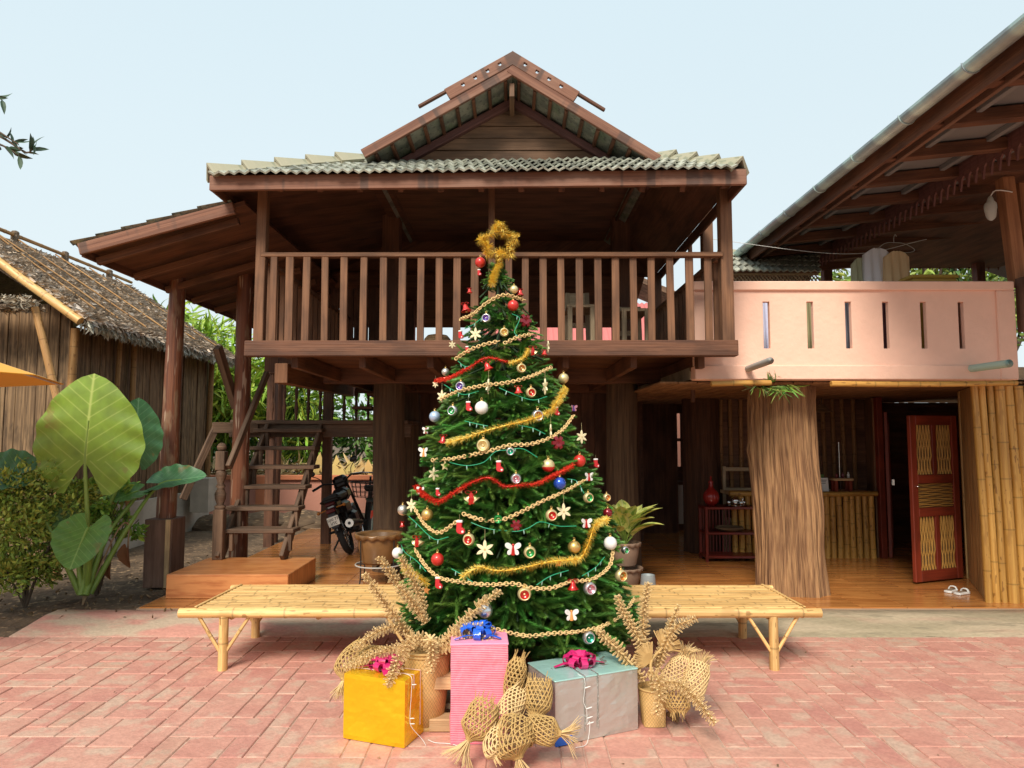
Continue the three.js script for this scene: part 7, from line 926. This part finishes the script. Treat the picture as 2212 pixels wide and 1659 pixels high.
chain([ZB(430, 350), ZB(560, 340), ZB(700, 310), ZB(820, 280), ZB(930, 247), ZB(1060, 240), ZB(1180, 200), ZB(1260, 150), ZB(1340, 45)], 'long straw link chain just below the middle gold tinsel'); chain([ZB(635, 722), ZB(740, 758), ZB(880, 760), ZB(1000, 710), ZB(1130, 640), ZB(1280, 570), ZB(1420, 490)], 'straw link chain sagging below the wavy red tinsel'); chain([ZB(310, 690), ZB(380, 800), ZB(470, 850), ZB(590, 770)], 'short sagging straw link chain under a champagne ball'); chain([ZB(310, 970), ZB(380, 1080), ZB(470, 1160), ZB(620, 1190), ZB(800, 1208), ZB(970, 1202), ZB(1060, 1228), ZB(1200, 1232), ZB(1330, 1190), ZB(1480, 1170), ZB(1595, 1075), ZB(1615, 980)], 'long straw link chain below the lower gold tinsel'); chain([ZB(620, 1460), ZB(800, 1500), ZB(900, 1530), ZB(1060, 1560), ZB(1200, 1545), ZB(1400, 1530), ZB(1560, 1490), ZB(1680, 1420), ZB(1760, 1310)], 'lowest straw link chain sagging above the gift boxes');
{ // green fairy-light wire
  const t = thing('string_lights', 'thin green fairy light wire wound through the branches', 'string lights', V(tb.x, 1.2, -TREE_D + 0.6)), gm = std({ color: lin(0.02, 0.33, 0.16), roughness: 0.4 }), bm = phy({ color: lin(0.5, 0.75, 0.65), roughness: 0.15, transmission: 0.4 });
  const runs = [[ZA(420, 1295), ZA(490, 1340), ZA(560, 1370), ZA(660, 1345)], [ZA(800, 1320), ZA(885, 1360), ZA(1030, 1410), ZA(1130, 1385)], [ZA(570, 880), ZA(640, 840), ZA(720, 770)], [ZA(520, 1120), ZA(570, 1160), ZA(640, 1150)], [ZB(640, 80), ZB(720, 100), ZB(790, 115)], [ZB(960, 105), ZB(1080, 130), ZB(1160, 170)], [ZB(540, 365), ZB(620, 385), ZB(690, 385), ZB(770, 360), ZB(840, 290), ZB(920, 280), ZB(1010, 270), ZB(1110, 330)], [ZB(680, 780), ZB(780, 820), ZB(890, 835), ZB(985, 840), ZB(1060, 815), ZB(1130, 775), ZB(1250, 805), ZB(1370, 805)], [ZB(265, 740), ZB(330, 800), ZB(400, 870), ZB(450, 900), ZB(530, 880)], [ZB(205, 920), ZB(240, 990), ZB(320, 1050), ZB(380, 1120)], [ZB(550, 1100), ZB(620, 1140), ZB(690, 1190)], [ZB(1110, 1210), ZB(1200, 1150), ZB(1320, 1110)], [ZB(1410, 1150), ZB(1500, 1090), ZB(1560, 1020)], [ZB(1310, 480), ZB(1370, 495), ZB(1420, 580)], [ZA(880, 770), ZA(930, 800), ZA(900, 910), ZA(940, 950)]];
  for (const r of runs) { const P = curve(r.map(([x, y]) => onTree(x, y, 0.03)), 24); part(t, 'wire', tube(P, 0.0026, 5), gm); for (const i of [5, 12, 19]) { const p = P[i], d = V(R(-0.3, 0.3), -1, R(-0.2, 0.4)).normalize(); const b = part(t, 'bulb', tube([p, p.clone().addScaledVector(d, 0.012), p.clone().addScaledVector(d, 0.024)], [0.003, 0.0035, 0.0015], 6), bm); } }
}
// ================================================================ gift boxes
rnd = rngOf(601);
const wrinkle = (s) => tex(512, 512, (u, v) => { const a = fbm(u, v, 3, 3, s, 4), b = 1 - Math.abs(fbm(u, v, 5, 4, s + 3, 3) * 2 - 1), c = 1 - Math.abs(fbm(u, v, 9, 11, s + 7, 2) * 2 - 1), g = a * 0.5 + b * 0.35 + c * 0.15; return [g, g, g]; }, false);
const goldPaper = phy({ color: lin(0.90, 0.58, 0.018), metalness: 0.6, roughness: 0.24, bumpMap: sized(wrinkle(901), 0.5), bumpScale: 0.010 });
const silverPaper = phy({ color: lin(0.56, 0.57, 0.53), metalness: 0.65, roughness: 0.24, bumpMap: sized(wrinkle(921), 0.5), bumpScale: 0.007 });
const pinkCloth = std({ map: sized(tex(256, 512, (u, v) => { const row = v * 16 % 1, lineM = smooth(0.30, 0.38, row) * smooth(0.95, 0.87, row), dash = 0.5 + 0.5 * Math.sin(u * Math.PI * 2 * 16 + Math.floor(v * 16) * Math.PI), n = fbm(u, v, 8, 8, 931, 3); return mix3([0.80, 0.38, 0.44], mix3([0.78, 0.055, 0.13], [0.70, 0.16, 0.22], dash), lineM * (0.75 + 0.4 * n)); }), 0.09, 0.145), roughness: 0.85 }), pinkTop = std({ map: sized(tex(128, 128, (u, v) => mix3([0.80, 0.33, 0.47], [0.72, 0.26, 0.40], fbm(u, v, 4, 4, 941, 4))), 0.3), roughness: 0.6, bumpMap: sized(wrinkle(945), 0.3), bumpScale: 0.004 });
const satin = (c) => phy({ color: lin(...c), roughness: 0.35, sheen: 0.4, clearcoat: 0.3, side: THREE.DoubleSide });
function paperBox(w, h, d, seed) { // slightly slack wrapped box: subdivided, faces a little uneven
  const g = new THREE.BoxGeometry(w, h, d, 14, 14, 14).toNonIndexed(), p = g.attributes.position, n = g.attributes.normal, uv = g.attributes.uv; for (let i = 0; i < p.count; i++) { const x = p.getX(i), y = p.getY(i), zz = p.getZ(i), ex = Math.max(Math.abs(x) / w, 0) * 2, ey = Math.abs(y) / h * 2, ez = Math.abs(zz) / d * 2; const es = [ex, ey, ez].sort(), edge = smooth(1.0, 0.75, es[1]); const b = (fbm(x * 0.9 + zz * 0.6 + 0.5, y * 0.9 + zz * 0.4 + 0.5, 8, 8, seed, 3) - 0.5) * 0.02 * edge + (fbm(x * 2.2 + zz + 0.5, y * 2.0 - zz + 0.5, 16, 16, seed + 4, 3) - 0.5) * 0.007 * edge; uv.setXY(i, Math.abs(n.getX(i)) > 0.5 ? zz : x, Math.abs(n.getY(i)) > 0.5 ? zz : y); p.setXYZ(i, x + n.getX(i) * b, y + n.getY(i) * b + h / 2, zz + n.getZ(i) * b); { const r = 0.007, c = [clamp(x, -w / 2 + r, w / 2 - r), clamp(y, -h / 2 + r, h / 2 - r), clamp(zz, -d / 2 + r, d / 2 - r)], dd = V(x - c[0], y - c[1], zz - c[2]); if (es[1] > 0.999) { dd.normalize().multiplyScalar(r); p.setXYZ(i, c[0] + dd.x, c[1] + dd.y + h / 2, c[2] + dd.z); } } }
  g.computeVertexNormals(); return g;
}
function rosette(s, n, layers) { const L = []; for (let k = 0; k < layers; k++) for (let i = 0; i < n; i++) { const a = i / n * 6.283 + k * 0.6 + R(-0.15, 0.15), len = s * (1 - 0.28 * k) * R(0.85, 1.1), up = 0.35 + 0.5 * k; L.push(strip(Array.from({ length: 13 }, (_, q) => { const b = q / 12 * Math.PI * 2, r = len * (0.5 - 0.5 * Math.cos(b)), hgt = len * 0.34 * Math.sin(b); return V(Math.cos(a) * r, Math.max(0, r * up * 0.7 + hgt + 0.012 + k * 0.01), Math.sin(a) * r); }), V(-Math.sin(a), 0.15, Math.cos(a)), s * 0.42, 0.0012)); } return merge(L); }
const tailR = (a, len, s) => strip(curve([V(0, 0.01, 0), V(Math.cos(a) * len * 0.5, 0.02, Math.sin(a) * len * 0.5), V(Math.cos(a) * len, 0.006, Math.sin(a) * len)], 8), V(-Math.sin(a), 0, Math.cos(a)), (t) => s * (1 - 0.4 * t), 0.0012);
function giftFrame(FL, FR, BR, name, label) { // ground corners: front left, front right, back right
  const X = FR.clone().sub(FL); X.y = 0; const w = X.length(); X.normalize(); const Zb = BR.clone().sub(FR); Zb.y = 0; Zb.addScaledVector(X, -Zb.dot(X)); const d = Zb.length(), c = FL.clone().addScaledVector(X, w / 2).addScaledVector(Zb, 0.5); c.y = 0.001;
  const t = thing(name, label, 'gift box', c); t.rotation.y = Math.atan2(-X.z, X.x); return { t, w, d };
}
const fairy = (t, P, bulbs, m = M.white) => { const C = curve(P, 40), w = local(t, 'light_wire', tube(C, 0.0015, 5), m); for (const f of bulbs) { const p = C[Math.round(f * 40)]; local(t, 'light_bulb', tube([p, p.clone().add(V(0.022, 0.006, 0.006)), p.clone().add(V(0.03, 0.008, 0.008))], [0.003, 0.003, 0.001], 5), m); } };
{ // gold
  const FR = G(873.7, 1618.5), FL = G(739.8, 1595.8), BR = G(927, 1570), { t, w, d } = giftFrame(FL, FR, BR, 'gold_gift_box', 'gold foil gift box with magenta bow and white wires'), h = W(875, 1471.6, -FR.z).y;
  local(t, 'wrapped_box', paperBox(w, h, d, 951), goldPaper); const mg = satin([0.55, 0.015, 0.13]); local(t, 'bow', rosette(0.09, 7, 2).translate(0.0, h, 0.02), mg); local(t, 'bow_tail', [tailR(Math.PI * 0.95, 0.14, 0.045).translate(0, h + 0.004, 0.03), tailR(0.9, 0.1, 0.04).translate(0, h + 0.004, 0.05)], mg);
  for (const [z0, y] of [[-0.02, 0], [0.055, 0]]) local(t, 'ribbon', strip([V(-w / 2, h + 0.004, z0), V(w / 2 + 0.003, h + 0.004, z0), V(w / 2 + 0.004, h - 0.01, z0), V(w / 2 + 0.004, z0 < 0 ? 0.06 : h * 0.8, z0)], V(0, 0, 1), 0.008, 0.0015), satin([0.85, 0.6, 0.5]));
  fairy(t, [V(w / 2 - 0.05, h + 0.006, 0.06), V(w / 2 + 0.004, h, 0.085), V(w / 2 + 0.007, h * 0.75, 0.09), V(w / 2 + 0.006, h * 0.4, 0.1), V(w / 2 + 0.012, 0.1, 0.1), V(w / 2 + 0.06, 0.02, 0.06), V(w / 2 + 0.09, 0.004, 0.08)], [0.25, 0.5, 0.62]);
}
{ // pink
  const FL = G(972, 1611), FR = G(1098, 1608), h = W(972, 1392, -FL.z).y, bk = G(972, 1364, h), BR = V(FR.x, 0, FR.z - Math.abs(bk.z - FL.z)), { t, w, d } = giftFrame(FL, FR, BR, 'pink_gift_box', 'tall gift box in pink red woven cloth with blue bow');
  local(t, 'wrapped_box', paperBox(w, h - 0.004, d, 961), pinkCloth); local(t, 'paper_top', at(box(w + 0.004, 0.012, d + 0.004, 0.003), 0, h - 0.004, 0), pinkTop); const bl = satin([0.015, 0.13, 0.72]); local(t, 'bow', rosette(0.095, 7, 2).translate(-0.005, h + 0.002, 0.0), bl); local(t, 'bow_tail', [tailR(0.3, 0.12, 0.03).translate(0, h + 0.004, 0.03), tailR(Math.PI * 0.9, 0.14, 0.02).translate(0, h + 0.004, 0.03)], bl);
}
{ // silver
  const FL = G(1199.6, 1613.5), FR = G(1379.5, 1576.5), h = W(1199.6, 1472.4, -FL.z).y, BRt = G(1308.7, 1407, h), { t, w, d } = giftFrame(FL, FR, V(BRt.x, 0, BRt.z), 'silver_gift_box', 'silver foil gift box with pink bow and white wires');
  local(t, 'wrapped_box', paperBox(w, h - 0.003, d, 971), silverPaper); local(t, 'mint_top', at(box(w + 0.004, 0.008, d + 0.004, 0.003), 0, h - 0.003, 0), phy({ color: lin(0.42, 0.68, 0.62), metalness: 0.35, roughness: 0.3, bumpMap: sized(wrinkle(925), 0.35), bumpScale: 0.006 })); const pk = satin([0.60, 0.02, 0.15]); local(t, 'bow', rosette(0.09, 7, 3).translate(-0.02, h, 0.01), pk); local(t, 'bow_tail', [tailR(Math.PI * 1.02, 0.17, 0.035).translate(0, h + 0.004, 0.0), tailR(0.1, 0.12, 0.03).translate(0, h + 0.004, 0.02)], pk);
  for (const x of [-0.08, 0.0]) local(t, 'ribbon', strip([V(x, h + 0.005, 0), V(x, h + 0.005, d / 2 + 0.003), V(x, h - 0.012, d / 2 + 0.005), V(x, 0.05, d / 2 + 0.005)], V(1, 0, 0), 0.006, 0.0012), silverPaper); local(t, 'blue_liner', at(box(0.1, 0.045, 0.01), -w / 2 + 0.045, 0.024, d / 2 + 0.008), std({ color: lin(0.02, 0.09, 0.40) }));
  fairy(t, [V(-0.1, h + 0.006, d / 2 - 0.04), V(-0.085, h - 0.01, d / 2 + 0.008), V(-0.09, h * 0.6, d / 2 + 0.008), V(-0.075, h * 0.5, d / 2 + 0.01), V(-0.07, h * 0.25, d / 2 + 0.01), V(-0.06, 0.1, d / 2 + 0.015), V(-0.1, 0.006, d / 2 + 0.05), V(-0.17, 0.004, d / 2 + 0.06)], [0.2, 0.42, 0.5, 0.62]);
}
{ // timber trestle between the gold and pink boxes
  const a = G(944, 1570), t = thing('wood_trestle', 'rough pale timber crate pieces stacked between gold and pink gifts', 'crate', V(a.x + 0.02, 0, a.z - 0.02)); for (const [y, z0, m] of [[0.035, 0, M.paleWood], [0.255, 0, M.paleWood]]) local(t, 'front_block', at(box(0.13, 0.065, 0.1, 0.004), 0.01, y + 0.002, 0.05), m); local(t, 'upright', at(box(0.05, 0.36, 0.05, 0.004), -0.03, 0.18, -0.08), M.greyWood); local(t, 'upright', at(box(0.05, 0.32, 0.05, 0.004), 0.11, 0.16, -0.1), M.teak); local(t, 'shelf_board', at(box(0.3, 0.03, 0.24, 0.004), 0.05, 0.30, -0.14), M.teak); local(t, 'base_board', at(box(0.3, 0.03, 0.24, 0.004), 0.05, 0.085, -0.16), M.greyWood);
}
// ================================================================ woven bamboo candies, plumes, baskets
const weaveMat = [[0.52, 0.33, 0.115], [0.72, 0.51, 0.24], [0.48, 0.30, 0.11]].map((c) => std({ color: lin(...c), roughness: 0.7 }));
function candyGeo(C, rad, n, gap, tassels) { // open hexagonal weave round a bent spine: two helices and rings
  const S = new THREE.CatmullRomCurve3(C, false, 'centripetal'), L = S.getLength(), N = 28, fr = []; let nn = null; for (let i = 0; i <= N; i++) { const p = S.getPointAt(i / N), T = S.getTangentAt(i / N); if (!nn) nn = Math.abs(T.y) < 0.8 ? V(0, 1, 0).cross(T).normalize() : V(1, 0, 0).cross(T).normalize(); nn = nn.clone().addScaledVector(T, -nn.dot(T)).normalize(); fr.push([p, nn, T.clone().cross(nn), T]); }
  const pt = (t, a, k = 1) => { const f = clamp(t, 0, 1) * N, i = Math.min(N - 1, Math.floor(f)), q = f - i, [p, x, y] = fr[i], [p2, x2, y2] = fr[i + 1], r = rad(t) * k; return p.clone().lerp(p2, q).addScaledVector(x.clone().lerp(x2, q), Math.cos(a) * r).addScaledVector(y.clone().lerp(y2, q), Math.sin(a) * r); };
  const G0 = [], rs = 0.0037, turn = 0.577 * L / Math.max(0.03, rad(0.5)) / 1.9;
  for (const s of [-1, 1]) for (let i = 0; i < n; i++) { const a0 = (i + (s > 0 ? 0.5 : 0) + R(-0.18, 0.18)) / n * 6.283, jr = R(-0.03, 0.035); G0.push(tube(Array.from({ length: 25 }, (_, k) => pt(k / 24, a0 + s * turn * (k / 24) * 1.9, 1 + s * 0.012 + jr * Math.sin(k * 0.5 + i))), rs * R(0.8, 1.2), 4, { flat: 0.6 })); }
  const rings = Math.max(4, Math.round(L / gap)); for (let j = 1; j < rings; j++) { const t = j / rings; if (rad(t) < 0.022) continue; G0.push(tube(Array.from({ length: 29 }, (_, k) => pt(t, k / 28 * 6.283, 1.0)), rs * 0.9, 4, { flat: 0.6 })); }
  const fray = []; for (const [e, sgn] of [[0, -1], [1, 1]]) if (rad(e) > 0.028) for (let i = 0; i < 16; i++) { const a = R(0, 6.283), f = fr[e ? N : 0], b = pt(e, a), o = b.clone().sub(f[0]).normalize(), l = R(0.012, 0.045); G0.push(tube([pt(e ? 0.93 : 0.07, a), b, b.clone().addScaledVector(f[3], sgn * l).addScaledVector(o, l * R(-0.3, 0.5))], [rs, rs * 0.9, rs * 0.4], 3)); }
  for (const [t, dirS, len, spread] of tassels) { const f = fr[t ? N : 0], d = f[3].clone().multiplyScalar(dirS); for (let i = 0; i < 44; i++) { const a = R(0, 6.283), q = Math.sqrt(rnd()) * spread, o = f[1].clone().multiplyScalar(Math.cos(a) * q).addScaledVector(f[2], Math.sin(a) * q), b = f[0].clone().addScaledVector(o, rad(t) * 0.8); G0.push(tube([b, b.clone().addScaledVector(d, len * 0.45).addScaledVector(o, len * 0.3), b.clone().addScaledVector(d, len * R(0.7, 1)).addScaledVector(o, len * 0.9).add(V(0, -len * 0.06, 0))], [0.0022, 0.0024, 0.0012], 3)); } G0.push(tube([f[0].clone().addScaledVector(f[1], rad(t)), f[0].clone().addScaledVector(f[2], rad(t)), f[0].clone().addScaledVector(f[1], -rad(t)), f[0].clone().addScaledVector(f[2], -rad(t)), f[0].clone().addScaledVector(f[1], rad(t))], 0.003, 4)); }
  return G0;
}
const bulge = (R0, a, b, p = 0.5) => (t) => { const e0 = smooth(0, 0.22, t), e1 = smooth(1, 0.72, t); return lerp(a, R0, e0) * lerp(b / R0, 1, e1); };
function candy(pts, R0, ends, label, mi = 0, n = 20) { // pts [px, py, D]; ends: radii at both ends and tassels
  const C = pts.map(([x, y, D]) => W(x, y, D)), rad = bulge(R0, ends[0], ends[1]), g = candyGeo(C, rad, Math.round(n * 0.95), 0.0195, ends[2] ?? []), lo = C.reduce((a, b) => (a.y < b.y ? a : b)), b = V(C[0].x, Math.max(0, lo.y - R0), C[0].z), t = thing('woven_candy', label, 'woven ornament', b, 'open weave bamboo candies'); const nr = 2 * n; part(t, 'weave', g.slice(0, g.length - (ends[2] ?? []).length * 45), weaveMat[mi]); const tass = g.slice(g.length - (ends[2] ?? []).length * 45); if (tass.length) part(t, 'tassel', tass, weaveMat[1]); }
// heap at the front
candy([[1108, 1500, 3.72], [1112, 1465, 3.72], [1122, 1420, 3.74]], 0.052, [0.05, 0.03], 'narrow woven bamboo tube standing against the pink gift box', 0, 16);
candy([[1165, 1470, 3.68], [1163, 1505, 3.64], [1158, 1545, 3.6]], 0.068, [0.06, 0.035], 'plump woven bamboo candy leaning on the silver gift box', 0, 20);
candy([[1125, 1497, 3.66], [1100, 1530, 3.60], [1085, 1555, 3.55]], 0.058, [0.05, 0.045], 'woven bamboo piece in the middle of the front heap', 1, 18);
candy([[1052, 1520, 3.56], [1035, 1560, 3.50], [1012, 1600, 3.46]], 0.076, [0.062, 0.014, [[1, 1, 0.12, 0.9]]], 'woven bamboo candy with straw tassel before the pink gift', 0, 22);
candy([[1128, 1560, 3.50], [1108, 1600, 3.44], [1120, 1640, 3.40]], 0.094, [0.07, 0.02, [[1, 1, 0.14, 0.8]]], 'largest woven bamboo candy lying in front of all gifts', 0, 26);
candy([[1140, 1568, 3.52], [1175, 1578, 3.48], [1212, 1585, 3.46]], 0.064, [0.05, 0.012, [[1, 1, 0.09, 1.1]]], 'woven bamboo candy pointing at the silver gift box', 0, 20);
candy([[1082, 1585, 3.46], [1068, 1612, 3.42], [1078, 1632, 3.40]], 0.055, [0.055, 0.03], 'small open woven ring end under the largest bamboo candy', 1, 18);
// right heap
candy([[1440, 1480, 4.05], [1470, 1440, 4.05], [1478, 1415, 4.05]], 0.066, [0.05, 0.03, [[1, 1, 0.08, 0.9]]], 'woven bamboo candy with upright straw tuft beside the silver gift', 1, 20);
candy([[1512, 1432, 4.0], [1500, 1480, 3.95], [1490, 1510, 3.92]], 0.062, [0.05, 0.055, [[0, -1, 0.07, 0.9]]], 'pale woven bamboo candy at the outer end of the right heap', 1, 20);
candy([[1462, 1495, 3.9], [1464, 1520, 3.88], [1466, 1540, 3.86]], 0.064, [0.055, 0.04], 'squat woven bamboo pot standing on the bricks by the plaited basket', 0, 20);
// left heap
candy([[862, 1430, 4.05], [820, 1425, 4.0], [768, 1425, 3.95]], 0.072, [0.06, 0.04], 'woven bamboo candy lying behind the gold gift box', 0, 20); candy([[790, 1400, 4.05], [757, 1430, 3.98], [742, 1470, 3.9]], 0.07, [0.065, 0.014, [[1, 1, 0.1, 0.5]]], 'woven bamboo candy hanging over the left of gold gift', 0, 20);
// plumes of folded palm leaf
function plume(pts, label, r0 = 0.020, mi = 1) {
  const C = new THREE.CatmullRomCurve3(pts.map(([x, y, D]) => W(x, y, D)), false, 'centripetal'), L = C.getLength(), n = Math.round(L / 0.0125), g = [], b = C.getPoint(0), t = thing('palm_plume', label, 'woven ornament', b, 'folded palm leaf plumes'); let nn = null;
  for (let i = 0; i <= n; i++) { const q = i / n, p = C.getPointAt(q), T = C.getTangentAt(q); if (!nn) nn = Math.abs(T.y) < 0.8 ? V(0, 1, 0).cross(T).normalize() : V(1, 0, 0).cross(T).normalize(); nn.addScaledVector(T, -nn.dot(T)).normalize(); const bb = T.clone().cross(nn), taper = 0.55 + 0.45 * Math.sin(Math.PI * clamp(q * 0.9 + 0.08, 0, 1)); for (let k = 0; k < 4; k++) { const a = k * Math.PI / 2 + (i % 2) * 0.785 + R(-0.15, 0.15), d = nn.clone().multiplyScalar(Math.cos(a)).addScaledVector(bb, Math.sin(a)), r = r0 * 1.9 * taper * R(0.7, 1.2); if (rnd() < 0.08) continue; g.push(strip([p.clone(), p.clone().addScaledVector(d, r * 0.55).addScaledVector(T, 0.002), p.clone().addScaledVector(d, r).addScaledVector(T, 0.007), p.clone().addScaledVector(d, r * 1.02).addScaledVector(T, 0.0105), p.clone().addScaledVector(d, r * 0.5).addScaledVector(T, 0.0085), p.clone().addScaledVector(T, 0.008)], d.clone().cross(T), 0.0085, 0.0014)); } }
  part(t, 'folds', g, weaveMat[mi]); part(t, 'spine', tube(C.getPoints(20), 0.004, 5), weaveMat[2]);
}
plume([[905, 1400, 4.0], [860, 1340, 4.0], [815, 1280, 3.98], [788, 1243, 3.96]], 'palm plume reaching furthest out over the empty brown pot side'); plume([[915, 1330, 4.05], [880, 1290, 4.02], [845, 1240, 4.0], [820, 1205, 4.0]], 'palm plume crossing in front of the left bench end'); plume([[918, 1322, 3.98], [900, 1270, 3.96], [880, 1230, 3.96], [866, 1206, 3.96]], 'palm plume curving up against the tree needles'); plume([[922, 1345, 3.9], [890, 1300, 3.9], [862, 1268, 3.9]], 'short stout palm plume between the two raised left plumes', 0.022);
plume([[930, 1385, 3.86], [890, 1380, 3.82], [868, 1410, 3.76], [850, 1450, 3.72], [838, 1478, 3.68]], 'thick palm plume drooping over the gold gift bow', 0.024); plume([[910, 1395, 3.95], [860, 1400, 3.9], [800, 1420, 3.86], [748, 1440, 3.84]], 'palm plume lying across the woven candies left of gold gift', 0.021); plume([[905, 1390, 4.0], [860, 1355, 4.0], [815, 1365, 3.96], [770, 1400, 3.9]], 'arched palm plume bending down over the woven candy'); plume([[925, 1395, 3.86], [930, 1380, 3.82], [933, 1420, 3.78], [928, 1450, 3.76]], 'short palm plume hanging down the side of the round basket', 0.022);
plume([[945, 1395, 3.95], [975, 1370, 3.92], [1005, 1340, 3.9], [1040, 1305, 3.88], [1078, 1277, 3.88]], 'long palm plume rising between tree and pink gift box'); plume([[948, 1398, 3.9], [980, 1370, 3.86], [1010, 1358, 3.84], [1040, 1352, 3.84]], 'palm plume touching the silver ball above the pink gift', 0.022); plume([[950, 1405, 3.86], [990, 1390, 3.82], [1030, 1382, 3.8], [1060, 1380, 3.8]], 'lowest palm plume ending at the blue bow on pink gift');
plume([[1390, 1470, 3.98], [1350, 1420, 3.96], [1315, 1385, 3.95], [1292, 1362, 3.94]], 'pale palm plume leaning over the mint top of silver gift', 0.023); plume([[1405, 1440, 4.05], [1380, 1380, 4.03], [1345, 1320, 4.02], [1335, 1290, 4.02]], 'palm plume rising against the tree above silver gift'); plume([[1408, 1440, 4.1], [1390, 1370, 4.1], [1392, 1310, 4.1], [1400, 1262, 4.1]], 'upright palm plume in front of the right bench seat'); plume([[1420, 1450, 4.05], [1435, 1400, 4.03], [1460, 1355, 4.0], [1500, 1336, 3.98]], 'palm plume bending outward in front of right bench front pole', 0.022); plume([[1415, 1440, 4.12], [1440, 1370, 4.12], [1465, 1310, 4.12]], 'thin sparse palm plume standing behind the outward bending one', 0.016); plume([[1400, 1455, 3.86], [1420, 1460, 3.82], [1425, 1500, 3.76], [1418, 1540, 3.72]], 'palm plume hanging down over the plaited basket', 0.023); plume([[1430, 1475, 3.86], [1470, 1480, 3.82], [1510, 1520, 3.74], [1542, 1560, 3.68]], 'long palm plume trailing down onto the paving bricks', 0.023);
// baskets that hold them
const plait = std({ map: sized(tex(256, 256, (u, v) => { const a = ((u + v) * 12 % 1 + 1) % 1, b = ((u - v) * 12 % 1 + 1) % 1, n = fbm(u, v, 8, 8, 991, 3), over = (Math.floor((u + v) * 12) + Math.floor((u - v) * 12 + 100)) % 2; const e = over ? Math.min(a, 1 - a) : Math.min(b, 1 - b); return sc3(mix3([0.52, 0.32, 0.11], [0.66, 0.44, 0.18], n), 0.4 + 0.65 * smooth(0.0, 0.18, e)); }), 0.26), roughness: 0.6 });
{
  const p = G(920, 1500), D = 3.98, b = V(W(920, 1450, D).x, 0, -D), h = W(920, 1398, D).y, t = thing('round_basket', 'round plaited bamboo basket of palm plumes behind the gifts', 'basket', b); local(t, 'basket_wall', lathe([[0, 0.02], [0.1, 0.02], [0.125, h * 0.5], [0.145, h], [0.138, h], [0.118, h * 0.5], [0.09, 0.03]], 28), plait); local(t, 'rim', [new THREE.TorusGeometry(0.146, 0.007, 8, 36).rotateX(Math.PI / 2).translate(0, h, 0), new THREE.TorusGeometry(0.143, 0.006, 8, 36).rotateX(Math.PI / 2).translate(0, h - 0.02, 0)], weaveMat[2]);
  const c = []; for (let i = 0; i < 60; i++) { const a = R(0, 6.28), q = R(0, 0.11); c.push(new THREE.TorusGeometry(R(0.01, 0.016), 0.003, 4, 9, R(3, 5.5)).rotateX(R(0, 3)).rotateY(R(0, 3)).translate(Math.cos(a) * q, h + R(-0.01, 0.04), Math.sin(a) * q)); } local(t, 'straw_curls', c, weaveMat[1]); local(t, 'straw_fill', lathe([[0, h], [0.135, h - 0.01]], 20), weaveMat[2]); local(t, 'foot', lathe([[0.09, 0], [0.1, 0], [0.1, 0.025], [0, 0.025]], 20), plait);
  const D2 = 3.99, b2 = V(W(1410, 1500, D2).x, 0, -D2), h2 = W(1410, 1484, D2).y, t2 = thing('plaited_basket', 'square bottomed plaited basket of palm plumes by silver gift', 'basket', b2); const pos = [], uv = [], n = 32, rows = 8; const P = (i, j, k = 1) => { const a = i / n * 6.2832 + 0.5, t = j / rows, sq = 1 / Math.max(Math.abs(Math.cos(a)), Math.abs(Math.sin(a))), r = lerp(0.062 * lerp(1, sq, 0.75), 0.082, t) * k; return [Math.cos(a) * r, t * h2 + 0.004, Math.sin(a) * r]; }; for (let j = 0; j < rows; j++) for (let i = 0; i < n; i++) for (const k of [1, 0.93]) { const q = [P(i, j, k), P(i + 1, j, k), P(i + 1, j + 1, k), P(i, j + 1, k)], o = k === 1 ? [0, 2, 1, 0, 3, 2] : [0, 1, 2, 0, 2, 3]; for (const e of o) { pos.push(...q[e]); uv.push((i + (e === 1 || e === 2 ? 1 : 0)) / n * 0.6, q[e][1]); } } const fl = []; local(t2, 'basket_wall', fin(pos, uv), plait); local(t2, 'rim', new THREE.TorusGeometry(0.081, 0.006, 8, 32).rotateX(Math.PI / 2).translate(0, h2, 0), weaveMat[2]); local(t2, 'straw_fill', lathe([[0, h2 - 0.005], [0.076, h2 - 0.02]], 20), weaveMat[2]);
  const fan = []; for (const [cx, cy, D3, a0] of [[1407, 1428, 3.98, 2.6], [1430, 1400, 4.02, 0.9]]) { const c0 = W(cx, cy, D3); for (let i = 0; i < 26; i++) { const a = a0 + (i / 25 - 0.5) * 2.2; fan.push(strip([c0, c0.clone().add(V(Math.cos(a) * 0.05, Math.sin(a) * 0.05, 0.01)), c0.clone().add(V(Math.cos(a) * 0.105, Math.sin(a) * 0.105, R(-0.01, 0.02)))], V(-Math.sin(a), Math.cos(a), 0), 0.006, 0.0012)); } } part(t2, 'straw_fans', fan, weaveMat[2]); part(t2, 'fan_stem', tube(curve([V(b2.x, h2 * 0.5, b2.z), W(1408, 1470, 3.9), W(1407, 1428, 3.98), W(1430, 1400, 4.02)], 10), 0.008, 6), weaveMat[2]);
}
{ // dried leaf on the paving, bits of string
  const p = G(1456, 1566), g = heartLeaf(0.09, 0.06, 0.9, 3); g.rotateX(-1.1); g.rotateY(1.0); g.translate(p.x, 0.022, p.z); single('dry_leaf', g, std({ color: lin(0.20, 0.12, 0.055), roughness: 0.9, side: THREE.DoubleSide }), 'curled dry brown leaf on the paving beside the plumes', 'leaf', V(p.x, 0, p.z));
  const q = G(968, 1608), q2 = G(925, 1600), wv = thing('loose_wire', 'loose white fairy light wire on paving between gold and pink gifts', 'wire', q2); part(wv, 'wire', tube(curve([q2.clone().add(V(0, 0.004, 0)), G(940, 1606).add(V(0, 0.004, 0)), q.clone().add(V(0, 0.004, 0)), G(1000, 1612).add(V(0, 0.005, 0.02))], 20), 0.002, 5), M.white);
}
renderer.render(scene, camera);
